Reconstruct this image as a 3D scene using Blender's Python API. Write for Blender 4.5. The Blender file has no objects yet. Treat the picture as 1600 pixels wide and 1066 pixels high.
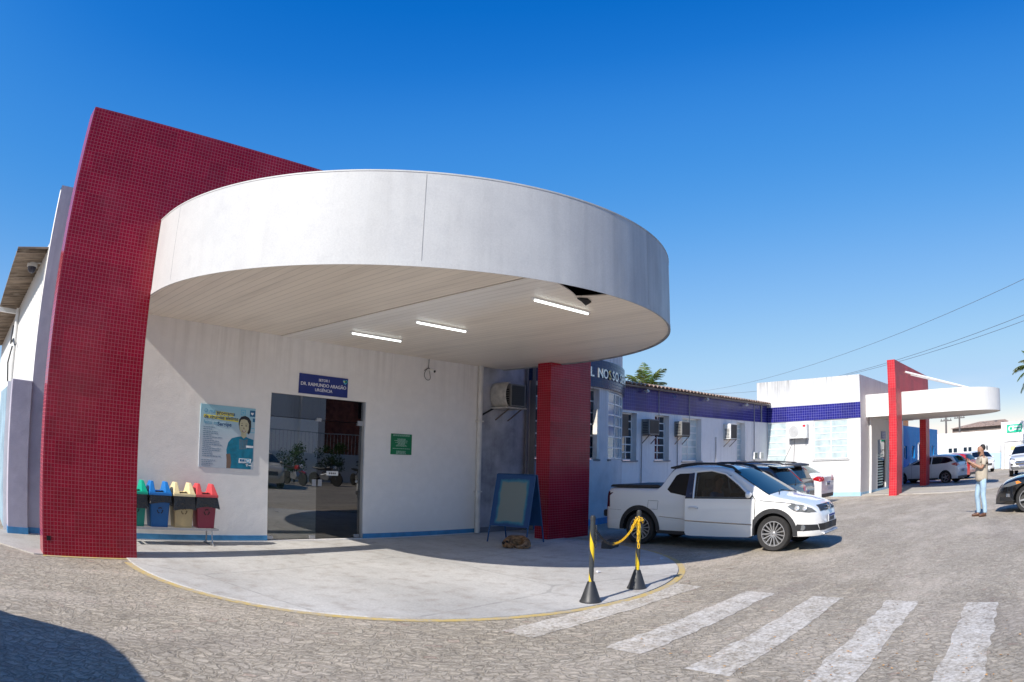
import bpy, bmesh, math, random
from mathutils import Vector, Matrix
import numpy as np
S = bpy.context.scene
C = S.collection
PI = math.pi
rad = math.radians
R = random.Random(7)

# ---------------------------------------------------------------- camera, sky, sun, exposure
AZ, PITCH, ROLL, EYE = 0.786, 0.167, 0.023, 1.65      # world X runs along the facade, Y into the building
cd = bpy.data.cameras.new('camera')
cam = bpy.data.objects.new('camera', cd); C.objects.link(cam); S.camera = cam
cd.type = 'PANO'
cd.sensor_fit = 'HORIZONTAL'; cd.sensor_width = 36.0
cd.panorama_type = 'FISHEYE_EQUISOLID'
cd.fisheye_lens = 36.0 * 1095.5 / 1600
cd.fisheye_fov = rad(200)
cd.clip_start = 0.05; cd.clip_end = 2000
sn, cs = math.sin(AZ), math.cos(AZ)
W = Matrix(((sn, cs, 0), (-cs, sn, 0), (0, 0, 1)))
sp, cp = math.sin(PITCH), math.cos(PITCH)
B = Matrix(((1, 0, 0), (0, -sp, -cp), (0, cp, -sp)))
sr, cr = math.sin(ROLL), math.cos(ROLL)
RR = Matrix(((cr, -sr, 0), (sr, cr, 0), (0, 0, 1)))
cam.matrix_world = Matrix.Translation((0, 0, EYE)) @ (W @ B @ RR).to_4x4()

SUN = Vector((-1.0, -0.10, 0.79)).normalized()        # towards the sun
SEL = math.asin(SUN.z); SROT = math.atan2(SUN.x, SUN.y)
wd = bpy.data.worlds.new('World'); S.world = wd; wd.use_nodes = True
nt = wd.node_tree; nt.nodes.clear()
sky = nt.nodes.new('ShaderNodeTexSky'); sky.sky_type = 'NISHITA'; sky.sun_disc = False
sky.sun_elevation = SEL; sky.sun_rotation = SROT
sky.air_density = 1.0; sky.dust_density = 0.15; sky.ozone_density = 3.0; sky.altitude = 0
# grade of the physical sky to the photograph's deep tropical blue (per-channel response, same for camera and light)
dn = nt.nodes.new('ShaderNodeVectorMath'); dn.operation = 'SCALE'; dn.inputs['Scale'].default_value = .14 / 4
nt.links.new(sky.outputs[0], dn.inputs[0])
cv = nt.nodes.new('ShaderNodeRGBCurve'); cv.mapping.extend = 'EXTRAPOLATED'
for ch, pts in ((0, ((0, 0), (.10, .001), (.118, .004), (.150, .020), (.184, .034), (.333, .120), (.53, .207), (.896, .31), (1.3, .62), (4, 3.0))),
                (1, ((0, 0), (.10, .03), (.211, .092), (.256, .128), (.321, .163), (.556, .263), (.822, .345), (1.196, .416), (1.5, .66), (4, 3.0))),
                (2, ((0, 0), (.2, .17), (.399, .336), (.472, .384), (.579, .418), (.89, .478), (1.117, .496), (1.258, .515), (1.5, .70), (4, 2.9)))):
    pts = [(x / 4, y / 4) for x, y in pts]
    c = cv.mapping.curves[ch]
    c.points[0].location = pts[0]; c.points[1].location = pts[-1]
    for q in pts[1:-1]: c.points.new(*q)
cv.mapping.update()
nt.links.new(dn.outputs[0], cv.inputs['Color'])
tint = nt.nodes.new('ShaderNodeVectorMath'); tint.operation = 'SCALE'; tint.inputs['Scale'].default_value = 4 / .14
nt.links.new(cv.outputs[0], tint.inputs[0])
# thin low clouds far away along the horizon
tc = nt.nodes.new('ShaderNodeTexCoord')
mp = nt.nodes.new('ShaderNodeMapping'); mp.inputs['Scale'].default_value = (1, 1, 3.2)
nt.links.new(tc.outputs['Generated'], mp.inputs['Vector'])
cn = nt.nodes.new('ShaderNodeTexNoise'); cn.inputs['Scale'].default_value = 5.5; cn.inputs['Detail'].default_value = 8; cn.inputs['Roughness'].default_value = .55
nt.links.new(mp.outputs[0], cn.inputs['Vector'])
crp = nt.nodes.new('ShaderNodeMapRange'); crp.inputs[1].default_value = .46; crp.inputs[2].default_value = .62
nt.links.new(cn.outputs[0], crp.inputs[0])
sx = nt.nodes.new('ShaderNodeSeparateXYZ'); nt.links.new(tc.outputs['Generated'], sx.inputs[0])
hm = nt.nodes.new('ShaderNodeMapRange'); hm.inputs[1].default_value = .105; hm.inputs[2].default_value = .03
nt.links.new(sx.outputs[2], hm.inputs[0])
cm_ = nt.nodes.new('ShaderNodeMath'); cm_.operation = 'MULTIPLY'
nt.links.new(crp.outputs[0], cm_.inputs[0]); nt.links.new(hm.outputs[0], cm_.inputs[1])
cm2 = nt.nodes.new('ShaderNodeMath'); cm2.operation = 'MULTIPLY'; cm2.inputs[1].default_value = .75
nt.links.new(cm_.outputs[0], cm2.inputs[0])
mx = nt.nodes.new('ShaderNodeMixRGB'); mx.inputs[2].default_value = (3.1, 3.35, 3.6, 1)
nt.links.new(cm2.outputs[0], mx.inputs[0]); nt.links.new(tint.outputs[0], mx.inputs[1])
bg = nt.nodes.new('ShaderNodeBackground'); bg.inputs['Strength'].default_value = 0.14
nt.links.new(mx.outputs[0], bg.inputs['Color'])
wo = nt.nodes.new('ShaderNodeOutputWorld'); nt.links.new(bg.outputs[0], wo.inputs['Surface'])
sl = bpy.data.lights.new('sun', 'SUN'); sl.energy = 3.4; sl.angle = rad(.53); sl.color = (1, .945, .865)
sun = bpy.data.objects.new('sun', sl); C.objects.link(sun)
sun.rotation_euler = (-SUN).to_track_quat('-Z', 'Y').to_euler()
sun.location = (-20, -10, 30)
S.view_settings.view_transform = 'Standard'; S.view_settings.look = 'None'
S.view_settings.exposure = 0.90; S.view_settings.gamma = 1
S.render.engine = 'CYCLES'
S.cycles.use_denoising = True
S.cycles.max_bounces = 8; S.cycles.transparent_max_bounces = 12
S.cycles.sample_clamp_indirect = 8

# ---------------------------------------------------------------- node helpers
class NT:
    def __init__(s, name):
        s.m = bpy.data.materials.new(name); s.m.use_nodes = True
        s.t = s.m.node_tree; s.t.nodes.clear()
        s.out = s.t.nodes.new('ShaderNodeOutputMaterial')
        s.b = s.t.nodes.new('ShaderNodeBsdfPrincipled')
        s.t.links.new(s.b.outputs[0], s.out.inputs[0])
    def n(s, ty, **k):
        x = s.t.nodes.new('ShaderNode' + ty)
        for a, v in k.items():
            setattr(x, a, v)
        return x
    def l(s, a, b): s.t.links.new(a, b)
    def setv(s, sock, v):
        if hasattr(v, 'links') or isinstance(v, bpy.types.NodeSocket): s.l(v, sock)
        else: sock.default_value = v
    def math(s, op, a, b=0.0, c=0.0):
        x = s.n('Math', operation=op)
        s.setv(x.inputs[0], a); s.setv(x.inputs[1], b); s.setv(x.inputs[2], c)
        return x.outputs[0]
    def rng(s, v, a, b, c=0.0, d=1.0):
        x = s.n('MapRange'); s.setv(x.inputs[0], v)
        for i, q in enumerate((a, b, c, d)): x.inputs[i + 1].default_value = q
        return x.outputs[0]
    def mix(s, f, a, b):
        x = s.n('MixRGB'); s.setv(x.inputs[0], f)
        for i, q in ((1, a), (2, b)):
            if isinstance(q, tuple): q = (*q[:3], 1)
            s.setv(x.inputs[i], q)
        return x.outputs[0]
    def pos(s): return s.n('NewGeometry').outputs['Position']
    def obj(s): return s.n('TexCoord').outputs['Object']
    def map(s, v, scale=(1, 1, 1), rot=(0, 0, 0), loc=(0, 0, 0)):
        x = s.n('Mapping'); s.l(v, x.inputs[0])
        x.inputs['Scale'].default_value = scale; x.inputs['Rotation'].default_value = rot; x.inputs['Location'].default_value = loc
        return x.outputs[0]
    def noise(s, v, sc, det=4, rough=.55):
        x = s.n('TexNoise'); s.l(v, x.inputs['Vector']); x.inputs['Scale'].default_value = sc
        x.inputs['Detail'].default_value = det; x.inputs['Roughness'].default_value = rough
        return x.outputs[0]
    def sep(s, v):
        x = s.n('SeparateXYZ'); s.l(v, x.inputs[0]); return x.outputs
    def comb(s, a, b, c):
        x = s.n('CombineXYZ')
        for i, q in enumerate((a, b, c)): s.setv(x.inputs[i], q)
        return x.outputs[0]
    def bump(s, h, strength=.3, dist=.01):
        x = s.n('Bump'); s.l(h, x.inputs['Height']); x.inputs['Strength'].default_value = strength; x.inputs['Distance'].default_value = dist
        s.l(x.outputs[0], s.b.inputs['Normal'])
    def set(s, color=None, rough=.6, metal=0, spec=.5, coat=0, trans=0, emit=None, es=0):
        b = s.b.inputs
        if color is not None:
            if isinstance(color, tuple): b['Base Color'].default_value = (*color[:3], 1)
            else: s.l(color, b['Base Color'])
        s.setv(b['Roughness'], rough); s.setv(b['Metallic'], metal); b['Specular IOR Level'].default_value = spec
        b['Coat Weight'].default_value = coat; b['Coat Roughness'].default_value = .03
        b['Transmission Weight'].default_value = trans
        if emit: b['Emission Color'].default_value = (*emit, 1); b['Emission Strength'].default_value = es
        return s.m

def plain(name, c, rough=.6, metal=0, spec=.5, coat=0, var=.12, scale=3., bump=0, emit=None, es=0):
    """paint or plastic with slight mottling and uneven gloss"""
    s = NT(name); v = s.obj(); n = s.noise(v, scale, 5)
    f = s.rng(n, .3, .7, 1 - var, 1 + var)
    x = s.n('MixRGB', blend_type='MULTIPLY'); x.inputs[0].default_value = 1; x.inputs[1].default_value = (*c, 1)
    s.l(s.comb(f, f, f), x.inputs[2])
    if bump: s.bump(s.noise(v, scale * 12, 4), bump, .004)
    return s.set(x.outputs[0], s.rng(n, .3, .7, max(rough - .06, 0.0), rough + .08), metal, spec, coat, 0, emit, es)

def plaster(name, base, stain=(.16, .15, .16), top=None, topamt=.8, tlen=1.2, foot=.35, mott=.35, seed=0., general=.15, damp=None, dampamt=0.):
    """painted render: trowel marks, rain streaks hanging from height `top`, splash dirt at the foot"""
    s = NT(name); p = s.pos(); z = s.sep(p)[2]
    pm = s.map(p, loc=(seed, seed * 2, 0))
    st = s.noise(s.map(pm, (5.5, 5.5, .22)), 1.6, 7, .62)
    m1 = s.noise(pm, .9, 6, .6); m2 = s.noise(pm, 6, 6, .6)
    dirt = s.math('MULTIPLY', s.rng(m1, .45, .75), general)
    if top is not None:
        mask = s.rng(s.math('ADD', z, s.math('MULTIPLY', s.math('SUBTRACT', m1, .5), 1.2)), top - tlen, top, 0, 1)
        a = s.math('MULTIPLY', s.math('MULTIPLY', s.rng(st, .42, .70), s.rng(s.noise(s.map(pm, (1, 1, .12)), .7, 3), .34, .60)), mask)
        dirt = s.math('MAXIMUM', dirt, s.math('MULTIPLY', a, topamt))
    if foot:
        mask = s.rng(s.math('ADD', z, s.math('MULTIPLY', m2, .35)), .75, .12, 0, 1)
        dirt = s.math('MAXIMUM', dirt, s.math('MULTIPLY', s.math('MULTIPLY', mask, s.rng(m2, .3, .65)), foot))
    if damp is not None:
        dirt = s.math('MAXIMUM', dirt, s.math('MULTIPLY', s.rng(s.math('ADD', s.math('MULTIPLY', m1, .75), s.math('ADD', s.math('MULTIPLY', m2, .25), s.math('MULTIPLY', st, .2))), .5, .74), dampamt))
    tone = s.rng(m2, .3, .7, 1 - .06 * mott / .35, 1.0)
    bc = s.n('MixRGB', blend_type='MULTIPLY'); bc.inputs[0].default_value = 1; bc.inputs[1].default_value = (*base, 1)
    s.l(s.comb(tone, tone, tone), bc.inputs[2])
    col = s.mix(dirt, bc.outputs[0], stain)
    h = s.math('ADD', s.math('MULTIPLY', s.noise(pm, 3, 5), 1.0), s.math('MULTIPLY', s.noise(pm, 45, 4), .25))
    s.bump(h, .35, .02)
    return s.set(col, s.rng(m2, .3, .7, .55, .8), 0, .3)

def tiles(name, c1, c2, grout, size=.05, mortar=.0035, rough=.12, curved=None, dust=.25):
    s = NT(name); p = s.pos(); x, y, z = s.sep(p)
    if curved:
        ang = s.math('ARCTAN2', s.math('SUBTRACT', x, curved[0]), s.math('SUBTRACT', curved[1], y))
        u = s.math('MULTIPLY', ang, curved[2])
    else:
        nx = s.math('ABSOLUTE', s.sep(s.n('NewGeometry').outputs['True Normal'])[0])
        g = s.math('GREATER_THAN', nx, .6)
        u = s.math('ADD', s.math('MULTIPLY', x, s.math('SUBTRACT', 1, g)), s.math('MULTIPLY', y, g))
    v = s.comb(u, z, 0)
    br = s.n('TexBrick', offset=0.0, squash=1.0); s.l(v, br.inputs['Vector'])
    br.inputs['Color1'].default_value = (*c1, 1); br.inputs['Color2'].default_value = (*c2, 1); br.inputs['Mortar'].default_value = (*grout, 1)
    br.inputs['Scale'].default_value = 1; br.inputs['Mortar Size'].default_value = mortar; br.inputs['Mortar Smooth'].default_value = .1
    br.inputs['Brick Width'].default_value = size; br.inputs['Row Height'].default_value = size
    # sheet-to-sheet tone change and chalky bloom
    cell = s.n('TexWhiteNoise', noise_dimensions='2D')
    fl = s.n('VectorMath', operation='FLOOR'); s.l(s.map(v, (1 / (size * 6), 1 / (size * 6), 1)), fl.inputs[0]); s.l(fl.outputs[0], cell.inputs['Vector'])
    tone = s.rng(cell.outputs[0], 0, 1, .86, 1.1)
    bc = s.n('MixRGB', blend_type='MULTIPLY'); bc.inputs[0].default_value = 1; s.l(br.outputs[0], bc.inputs[1]); s.l(s.comb(tone, tone, tone), bc.inputs[2])
    n = s.noise(p, 1.4, 7, .62); spots = s.rng(s.noise(p, 9, 5, .6), .66, .74)
    du = s.math('MAXIMUM', s.math('MULTIPLY', s.rng(n, .52, .78), dust), s.math('MULTIPLY', spots, dust * .8))
    col = s.mix(du, bc.outputs[0], tuple(min(1, q * .5 + .28) for q in c1))
    # each tile sits at a slightly different angle
    fl2 = s.n('VectorMath', operation='FLOOR'); s.l(s.map(v, (1 / size, 1 / size, 1)), fl2.inputs[0])
    wn = s.n('TexWhiteNoise', noise_dimensions='2D'); s.l(fl2.outputs[0], wn.inputs['Vector'])
    off = s.n('VectorMath', operation='SUBTRACT'); s.l(wn.outputs['Color'], off.inputs[0]); off.inputs[1].default_value = (.5, .5, .5)
    scn = s.n('VectorMath', operation='SCALE'); s.l(off.outputs[0], scn.inputs[0]); scn.inputs['Scale'].default_value = .022
    bmp = s.n('Bump', invert=True); s.l(br.outputs['Fac'], bmp.inputs['Height']); bmp.inputs['Strength'].default_value = .22; bmp.inputs['Distance'].default_value = .002
    ad = s.n('VectorMath', operation='ADD'); s.l(bmp.outputs[0], ad.inputs[0]); s.l(scn.outputs[0], ad.inputs[1])
    nm = s.n('VectorMath', operation='NORMALIZE'); s.l(ad.outputs[0], nm.inputs[0]); s.l(nm.outputs[0], s.b.inputs['Normal'])
    rg = s.math('ADD', s.math('MULTIPLY', br.outputs['Fac'], .5), s.math('ADD', s.math('MULTIPLY', du, .4), rough))
    return s.set(col, rg, 0, .28)

# ---------------------------------------------------------------- mesh helpers
class MB:
    def __init__(s): s.v = []; s.f = []; s.mi = []
    def add(s, vs, fs, mi=0, M=None):
        o = len(s.v)
        for p in vs:
            s.v.append(tuple(M @ Vector(p)) if M else tuple(p))
        for f in fs: s.f.append(tuple(i + o for i in f)); s.mi.append(mi)
        return s
    def box(s, x0, x1, y0, y1, z0, z1, mi=0, M=None):
        if x0 > x1: x0, x1 = x1, x0
        if y0 > y1: y0, y1 = y1, y0
        return s.add([(x0, y0, z0), (x1, y0, z0), (x1, y1, z0), (x0, y1, z0), (x0, y0, z1), (x1, y0, z1), (x1, y1, z1), (x0, y1, z1)],
              [(0, 3, 2, 1), (4, 5, 6, 7), (0, 1, 5, 4), (1, 2, 6, 5), (2, 3, 7, 6), (3, 0, 4, 7)], mi, M)
    def tube(s, pts, r, n=8, mi=0, M=None, cap=True):
        pts = [Vector(p) for p in pts]; k = len(pts); rs = r if isinstance(r, (list, tuple)) else [r] * k
        vs = []; fs = []
        ref = None
        for i, p in enumerate(pts):
            d = (pts[min(i + 1, k - 1)] - pts[max(i - 1, 0)]).normalized()
            if ref is None:
                ref = Vector((0, 0, 1)) if abs(d.z) < .9 else Vector((1, 0, 0))
            a = d.cross(ref).normalized(); b = a.cross(d).normalized(); ref = b
            for j in range(n):
                t = 2 * PI * j / n; vs.append(p + (a * math.cos(t) + b * math.sin(t)) * rs[i])
        for i in range(k - 1):
            for j in range(n):
                fs.append((i * n + j, i * n + (j + 1) % n, (i + 1) * n + (j + 1) % n, (i + 1) * n + j))
        if cap: fs.append(tuple(reversed(range(n)))); fs.append(tuple((k - 1) * n + j for j in range(n)))
        return s.add(vs, [tuple(reversed(f)) for f in fs], mi, M)
    def lathe(s, prof, n=24, mi=0, M=None, cap=True):
        """profile of (radius, height) turned about z"""
        vs = []; fs = []; k = len(prof)
        for r, z in prof:
            for j in range(n):
                t = 2 * PI * j / n; vs.append((r * math.cos(t), r * math.sin(t), z))
        for i in range(k - 1):
            for j in range(n): fs.append((i * n + j, i * n + (j + 1) % n, (i + 1) * n + (j + 1) % n, (i + 1) * n + j))
        if cap and prof[0][0] > 1e-4: fs.append(tuple(reversed(range(n))))
        if cap and prof[-1][0] > 1e-4: fs.append(tuple((k - 1) * n + j for j in range(n)))
        return s.add(vs, fs, mi, M)
    def prism(s, poly, a, b, axis='y', mi=0, M=None):
        """2D polygon pushed from a to b along an axis"""
        def P(u, v, w): return {'y': (u, w, v), 'x': (w, u, v), 'z': (u, v, w)}[axis]
        n = len(poly)
        vs = [P(u, v, a) for u, v in poly] + [P(u, v, b) for u, v in poly]
        fs = [tuple(range(n)), tuple(reversed(range(n, 2 * n)))] + [(i, i + n, (i + 1) % n + n, (i + 1) % n) for i in range(n)]
        return s.add(vs, fs, mi, M)
    def build(s, name, mats, parent=None, smooth=None, bevel=0, bseg=2, fix=True):
        me = bpy.data.meshes.new(name); me.from_pydata(s.v, [], s.f); 
        mats = mats if isinstance(mats, (list, tuple)) else [mats]
        for m in mats: me.materials.append(m)
        me.polygons.foreach_set('material_index', s.mi)
        bm = bmesh.new(); bm.from_mesh(me)
        if fix:
            bmesh.ops.remove_doubles(bm, verts=bm.verts, dist=1e-5)
            bmesh.ops.recalc_face_normals(bm, faces=bm.faces)
        if bevel:
            ed = [e for e in bm.edges if len(e.link_faces) == 2 and e.calc_face_angle(0) > .6]
            bmesh.ops.bevel(bm, geom=ed, offset=bevel, segments=bseg, profile=.5, affect='EDGES', clamp_overlap=True)
        bm.to_mesh(me); bm.free()
        if smooth:
            me.polygons.foreach_set('use_smooth', [True] * len(me.polygons))
            me.set_sharp_from_angle(angle=rad(smooth))
        o = bpy.data.objects.new(name, me); C.objects.link(o)
        me.update()
        if parent:
            o.parent = parent
            if name in EACH: explode(o)
        return o

EACH = {'door_fitting', 'panel_seam', 'bay_sill', 'wing_sill', 'drain_pipe', 'flood_lamp', 'tie_rod', 'leg', 'bracket', 'wiper', 'grille_bar', 'lower_grille_bar',
        'hood_gap', 'fender_gap', 'panel_gap', 'door_gap', 'side_strip', 'skirting', 'block_skirting', 'door_frame', 'fascia_trim', 'neck_strap'}
def explode(o):
    """give every loose piece of a mesh an object of its own beside the first"""
    bm = bmesh.new(); bm.from_mesh(o.data); bm.verts.ensure_lookup_table(); seen = set(); isl = []
    for v in bm.verts:
        if v.index in seen: continue
        st = [v]; seen.add(v.index); c = []
        while st:
            q = st.pop(); c.append(q.index)
            for e in q.link_edges:
                w = e.other_vert(q)
                if w.index not in seen: seen.add(w.index); st.append(w)
        isl.append(set(c))
    for k, ks in enumerate(isl):
        if len(isl) == 1: break
        b = bm.copy(); b.verts.ensure_lookup_table(); bmesh.ops.delete(b, geom=[v for v in b.verts if v.index not in ks], context='VERTS')
        if k == 0: first = b
        else:
            n = o.copy(); n.data = o.data.copy(); b.to_mesh(n.data); b.free(); C.objects.link(n)
    if len(isl) > 1: first.to_mesh(o.data); first.free()
    bm.free()
def tag(o, label=None, cat=None, group=None, kind=None):
    if label: o['label'] = label
    if cat: o['category'] = cat
    if group: o['group'] = group
    if kind: o['kind'] = kind
    return o
def thing(name, label, cat, loc=(0, 0, 0), rz=0, group=None):
    o = bpy.data.objects.new(name, None); C.objects.link(o); o.empty_display_size = .2
    o.location = loc; o.rotation_euler = (0, 0, rz)
    return tag(o, label, cat, group)
def copy_tree(o, parent=None):
    c = o.copy(); C.objects.link(c)
    if parent: c.parent = parent
    for ch in list(o.children): copy_tree(ch, c)
    return c
def struct(mb, name, mat, **k):
    return tag(mb.build(name, mat, **k), kind='structure')

def text_mesh(txt, size, bold=0., ext=.002, align='CENTER', spacing=1.):
    cu = bpy.data.curves.new('letters', 'FONT'); cu.body = txt; cu.size = size; cu.align_x = align; cu.align_y = 'CENTER'
    cu.extrude = ext; cu.offset = bold * size; cu.resolution_u = 3; cu.space_character = spacing
    o = bpy.data.objects.new('letters', cu); C.objects.link(o)
    dg = bpy.context.evaluated_depsgraph_get(); dg.update()
    me = bpy.data.meshes.new_from_object(o.evaluated_get(dg))
    bpy.data.objects.remove(o); bpy.data.curves.remove(cu)
    vs = [v.co.copy() for v in me.vertices]; fs = [tuple(p.vertices) for p in me.polygons]
    bpy.data.meshes.remove(me)
    return vs, fs
FACE_Y = Matrix(((1, 0, 0), (0, 0, -1), (0, 1, 0)))    # text read when looking along +Y
FACE_X = Matrix(((0, 0, -1), (-1, 0, 0), (0, 1, 0)))   # text read when looking along +X
def put_text(mb, txt, size, at, rot=FACE_Y, mi=0, **k):
    vs, fs = text_mesh(txt, size, **k)
    mb.add(vs, fs, mi, Matrix.Translation(at) @ rot.to_4x4())
    return mb

def wall_y(mb, x0, x1, z0, z1, y, holes=(), depth=.16, mi=0, flip=1):
    """wall face at Y=y looking towards -Y with openings (x0,x1,z0,z1) and their reveals"""
    xs = sorted({x0, x1, *[h[0] for h in holes], *[h[1] for h in holes]}); zs = sorted({z0, z1, *[h[2] for h in holes], *[h[3] for h in holes]})
    inh = lambda x, z: any(h[0] < x < h[1] and h[2] < z < h[3] for h in holes)
    for a, b in zip(xs, xs[1:]):
        for c, d in zip(zs, zs[1:]):
            if not inh((a + b) / 2, (c + d) / 2):
                mb.add([(a, y, c), (b, y, c), (b, y, d), (a, y, d)], [(0, 1, 2, 3)], mi)
    for a, b, c, d in holes:
        e = y + depth
        mb.add([(a, y, c), (b, y, c), (b, y, d), (a, y, d), (a, e, c), (b, e, c), (b, e, d), (a, e, d)],
               [(0, 4, 5, 1), (1, 5, 6, 2), (2, 6, 7, 3), (3, 7, 4, 0)], mi)
    return mb

# ---------------------------------------------------------------- materials of the place
def cobble_nodes(s, sc=1.0):
    """irregular hand-set granite setts bedded in sand: returns colour, roughness and height"""
    p = s.pos()
    wob = s.n('TexNoise'); s.l(p, wob.inputs['Vector']); wob.inputs['Scale'].default_value = 2.2; wob.inputs['Detail'].default_value = 4
    w2 = s.n('VectorMath', operation='SCALE'); s.l(wob.outputs['Color'], w2.inputs[0]); w2.inputs['Scale'].default_value = .40
    ad = s.n('VectorMath', operation='ADD'); s.l(p, ad.inputs[0]); s.l(w2.outputs[0], ad.inputs[1])
    w3 = s.n('TexNoise'); s.l(p, w3.inputs['Vector']); w3.inputs['Scale'].default_value = 9; w3.inputs['Detail'].default_value = 3
    w4 = s.n('VectorMath', operation='SCALE'); s.l(w3.outputs['Color'], w4.inputs[0]); w4.inputs['Scale'].default_value = .115
    ad2 = s.n('VectorMath', operation='ADD'); s.l(ad.outputs[0], ad2.inputs[0]); s.l(w4.outputs[0], ad2.inputs[1])
    v = s.map(ad2.outputs[0], (1, 1, 1), rot=(0, 0, rad(40)))
    br = s.n('TexBrick', offset=0.5, squash=.72, squash_frequency=3); s.l(v, br.inputs['Vector'])
    br.inputs['Color1'].default_value = (0, 0, 0, 1); br.inputs['Color2'].default_value = (1, 1, 1, 1); br.inputs['Mortar'].default_value = (.5, .5, .5, 1)
    for q_, val in (('Scale', 1), ('Mortar Size', .02), ('Mortar Smooth', 1.0), ('Brick Width', .15), ('Row Height', .098)): br.inputs[q_].default_value = val
    r0 = s.sep(br.outputs['Color'])[0]
    r1 = s.n('TexWhiteNoise', noise_dimensions='1D'); s.l(s.math('MULTIPLY', r0, 37.7), r1.inputs['W'])
    cr = (r0, r1.outputs[0])
    fine = s.noise(p, 26, 6, .62); mid = s.noise(p, 5.5, 5, .6); big = s.noise(p, .55, 6, .6)
    edge = s.math('ADD', s.math('MULTIPLY', s.math('SUBTRACT', 1.0, br.outputs['Fac']), .30), s.math('MULTIPLY', s.math('SUBTRACT', fine, .5), .22))
    worn = s.rng(s.math('ADD', s.math('MULTIPLY', big, .65), s.math('MULTIPLY', mid, .45)), .50, .68)   # sand has filled the joints here
    jw = s.math('ADD', .05, s.math('MULTIPLY', worn, .1))
    joint = s.n('MapRange'); s.l(edge, joint.inputs[0]); s.l(jw, joint.inputs[1]); joint.inputs[2].default_value = .0; joint.inputs[3].default_value = 0; joint.inputs[4].default_value = 1
    j = joint.outputs[0]
    ramp = s.n('ValToRGB'); s.l(cr[0], ramp.inputs[0]); e = ramp.color_ramp.elements
    e[0].position = 0; e[0].color = (0.331, 0.291, 0.238, 1); e[1].position = 1; e[1].color = (0.376, 0.327, 0.263, 1)
    for q, c in ((.25, (0.367, 0.323, 0.259, 1)), (.5, (0.421, 0.363, 0.284, 1)), (.72, (0.358, 0.323, 0.268, 1)), (.92, (0.448, 0.385, 0.297, 1)), (.975, (0.296, 0.199, 0.158, 1))):
        x = e.new(q); x.color = c
    tone = s.rng(s.noise(p, 34, 7, .7), .25, .75, .62, 1.30)
    bc = s.n('MixRGB', blend_type='MULTIPLY'); bc.inputs[0].default_value = 1; s.l(ramp.outputs[0], bc.inputs[1]); s.l(s.comb(tone, tone, tone), bc.inputs[2])
    sandc = s.mix(s.rng(mid, .35, .65), (.34, .29, .235), (.51, .45, .375))
    sand = s.mix(worn, (.30, .255, .205), sandc)
    st_ = s.rng(cr[1], 0, 1, .80, 1.22); bs_ = s.n('MixRGB', blend_type='MULTIPLY'); bs_.inputs[0].default_value = 1; s.l(bc.outputs[0], bs_.inputs[1]); s.l(s.comb(st_, s.math('MULTIPLY', st_, .985), s.math('MULTIPLY', st_, .95)), bs_.inputs[2])
    col = s.mix(s.math('MULTIPLY', j, .5), bs_.outputs[0], sand)
    # thin dusty film over everything, patchy
    film = s.math('MULTIPLY', s.rng(s.math('ADD', s.math('MULTIPLY', big, .6), s.math('MULTIPLY', fine, .4)), .34, .60), .70)
    col = s.mix(film, col, s.mix(fine, (.42, .365, .295), (.58, .51, .42)))
    # tone drifts from stone to stone and across the yard
    bt = s.rng(s.math('ADD', s.math('MULTIPLY', mid, .5), s.math('MULTIPLY', s.noise(p, 13, 4, .7), .6)), .40, .72, .74, 1.16)
    bm_ = s.n('MixRGB', blend_type='MULTIPLY'); bm_.inputs[0].default_value = 1; s.l(col, bm_.inputs[1]); s.l(s.comb(bt, bt, bt), bm_.inputs[2]); col = bm_.outputs[0]
    drift = s.noise(s.map(p, (.35, 1.1, 1), rot=(0, 0, rad(35))), 1.0, 7, .62)
    col = s.mix(s.math('MULTIPLY', s.rng(s.math('ADD', drift, s.math('MULTIPLY', fine, .25)), .62, .78), .6), col, (.60, .52, .43))
    # darker trafficked and oily patches, pale sandy drifts
    trk = s.noise(s.map(p, (.16, .5, 1), rot=(0, 0, rad(-20))), 1.3, 5, .6)
    col = s.mix(s.math('MULTIPLY', s.rng(trk, .54, .70), .38), col, (.22, .19, .165))
    oil = s.rng(s.noise(p, .9, 3, .5), .70, .78); col = s.mix(s.math('MULTIPLY', oil, .35), col, (.10, .09, .08))
    dome = s.rng(edge, 0.0, .30, 0, 1)
    dm = s.math('POWER', s.math('MAXIMUM', dome, 0.0), .9)
    tilt = s.math('MULTIPLY', s.math('SUBTRACT', cr[1], .5), .6)
    h = s.math('ADD', s.math('MULTIPLY', dm, s.math('ADD', .40, s.math('MULTIPLY', tilt, .6))), s.math('ADD', s.math('MULTIPLY', s.noise(p, 18, 7, .72), .9), s.math('MULTIPLY', mid, .8)))
    return p, col, h, fine, mid, big, j
def cobble_mat():
    s = NT('granite_setts'); p, col, h, fine, mid, big, j = cobble_nodes(s)
    s.bump(h, .85, .025)
    return s.set(col, .82, 0, .25)
def road_paint_mat():
    """white road paint worn off the tops and joints of the setts"""
    s = NT('worn_road_paint'); p, col, h, fine, mid, big, j = cobble_nodes(s)
    keep = s.math('ADD', s.math('MULTIPLY', fine, .8), s.math('ADD', s.math('MULTIPLY', mid, .55), s.math('MULTIPLY', big, .35)))
    k = s.math('MULTIPLY', s.rng(keep, .72, 1.0), s.math('SUBTRACT', 1.0, s.math('MULTIPLY', j, .3)))
    c = s.mix(s.math('MULTIPLY', k, .80), col, (.70, .67, .62))
    s.bump(h, .45, .022)
    return s.set(c, .7, 0, .3)
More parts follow.
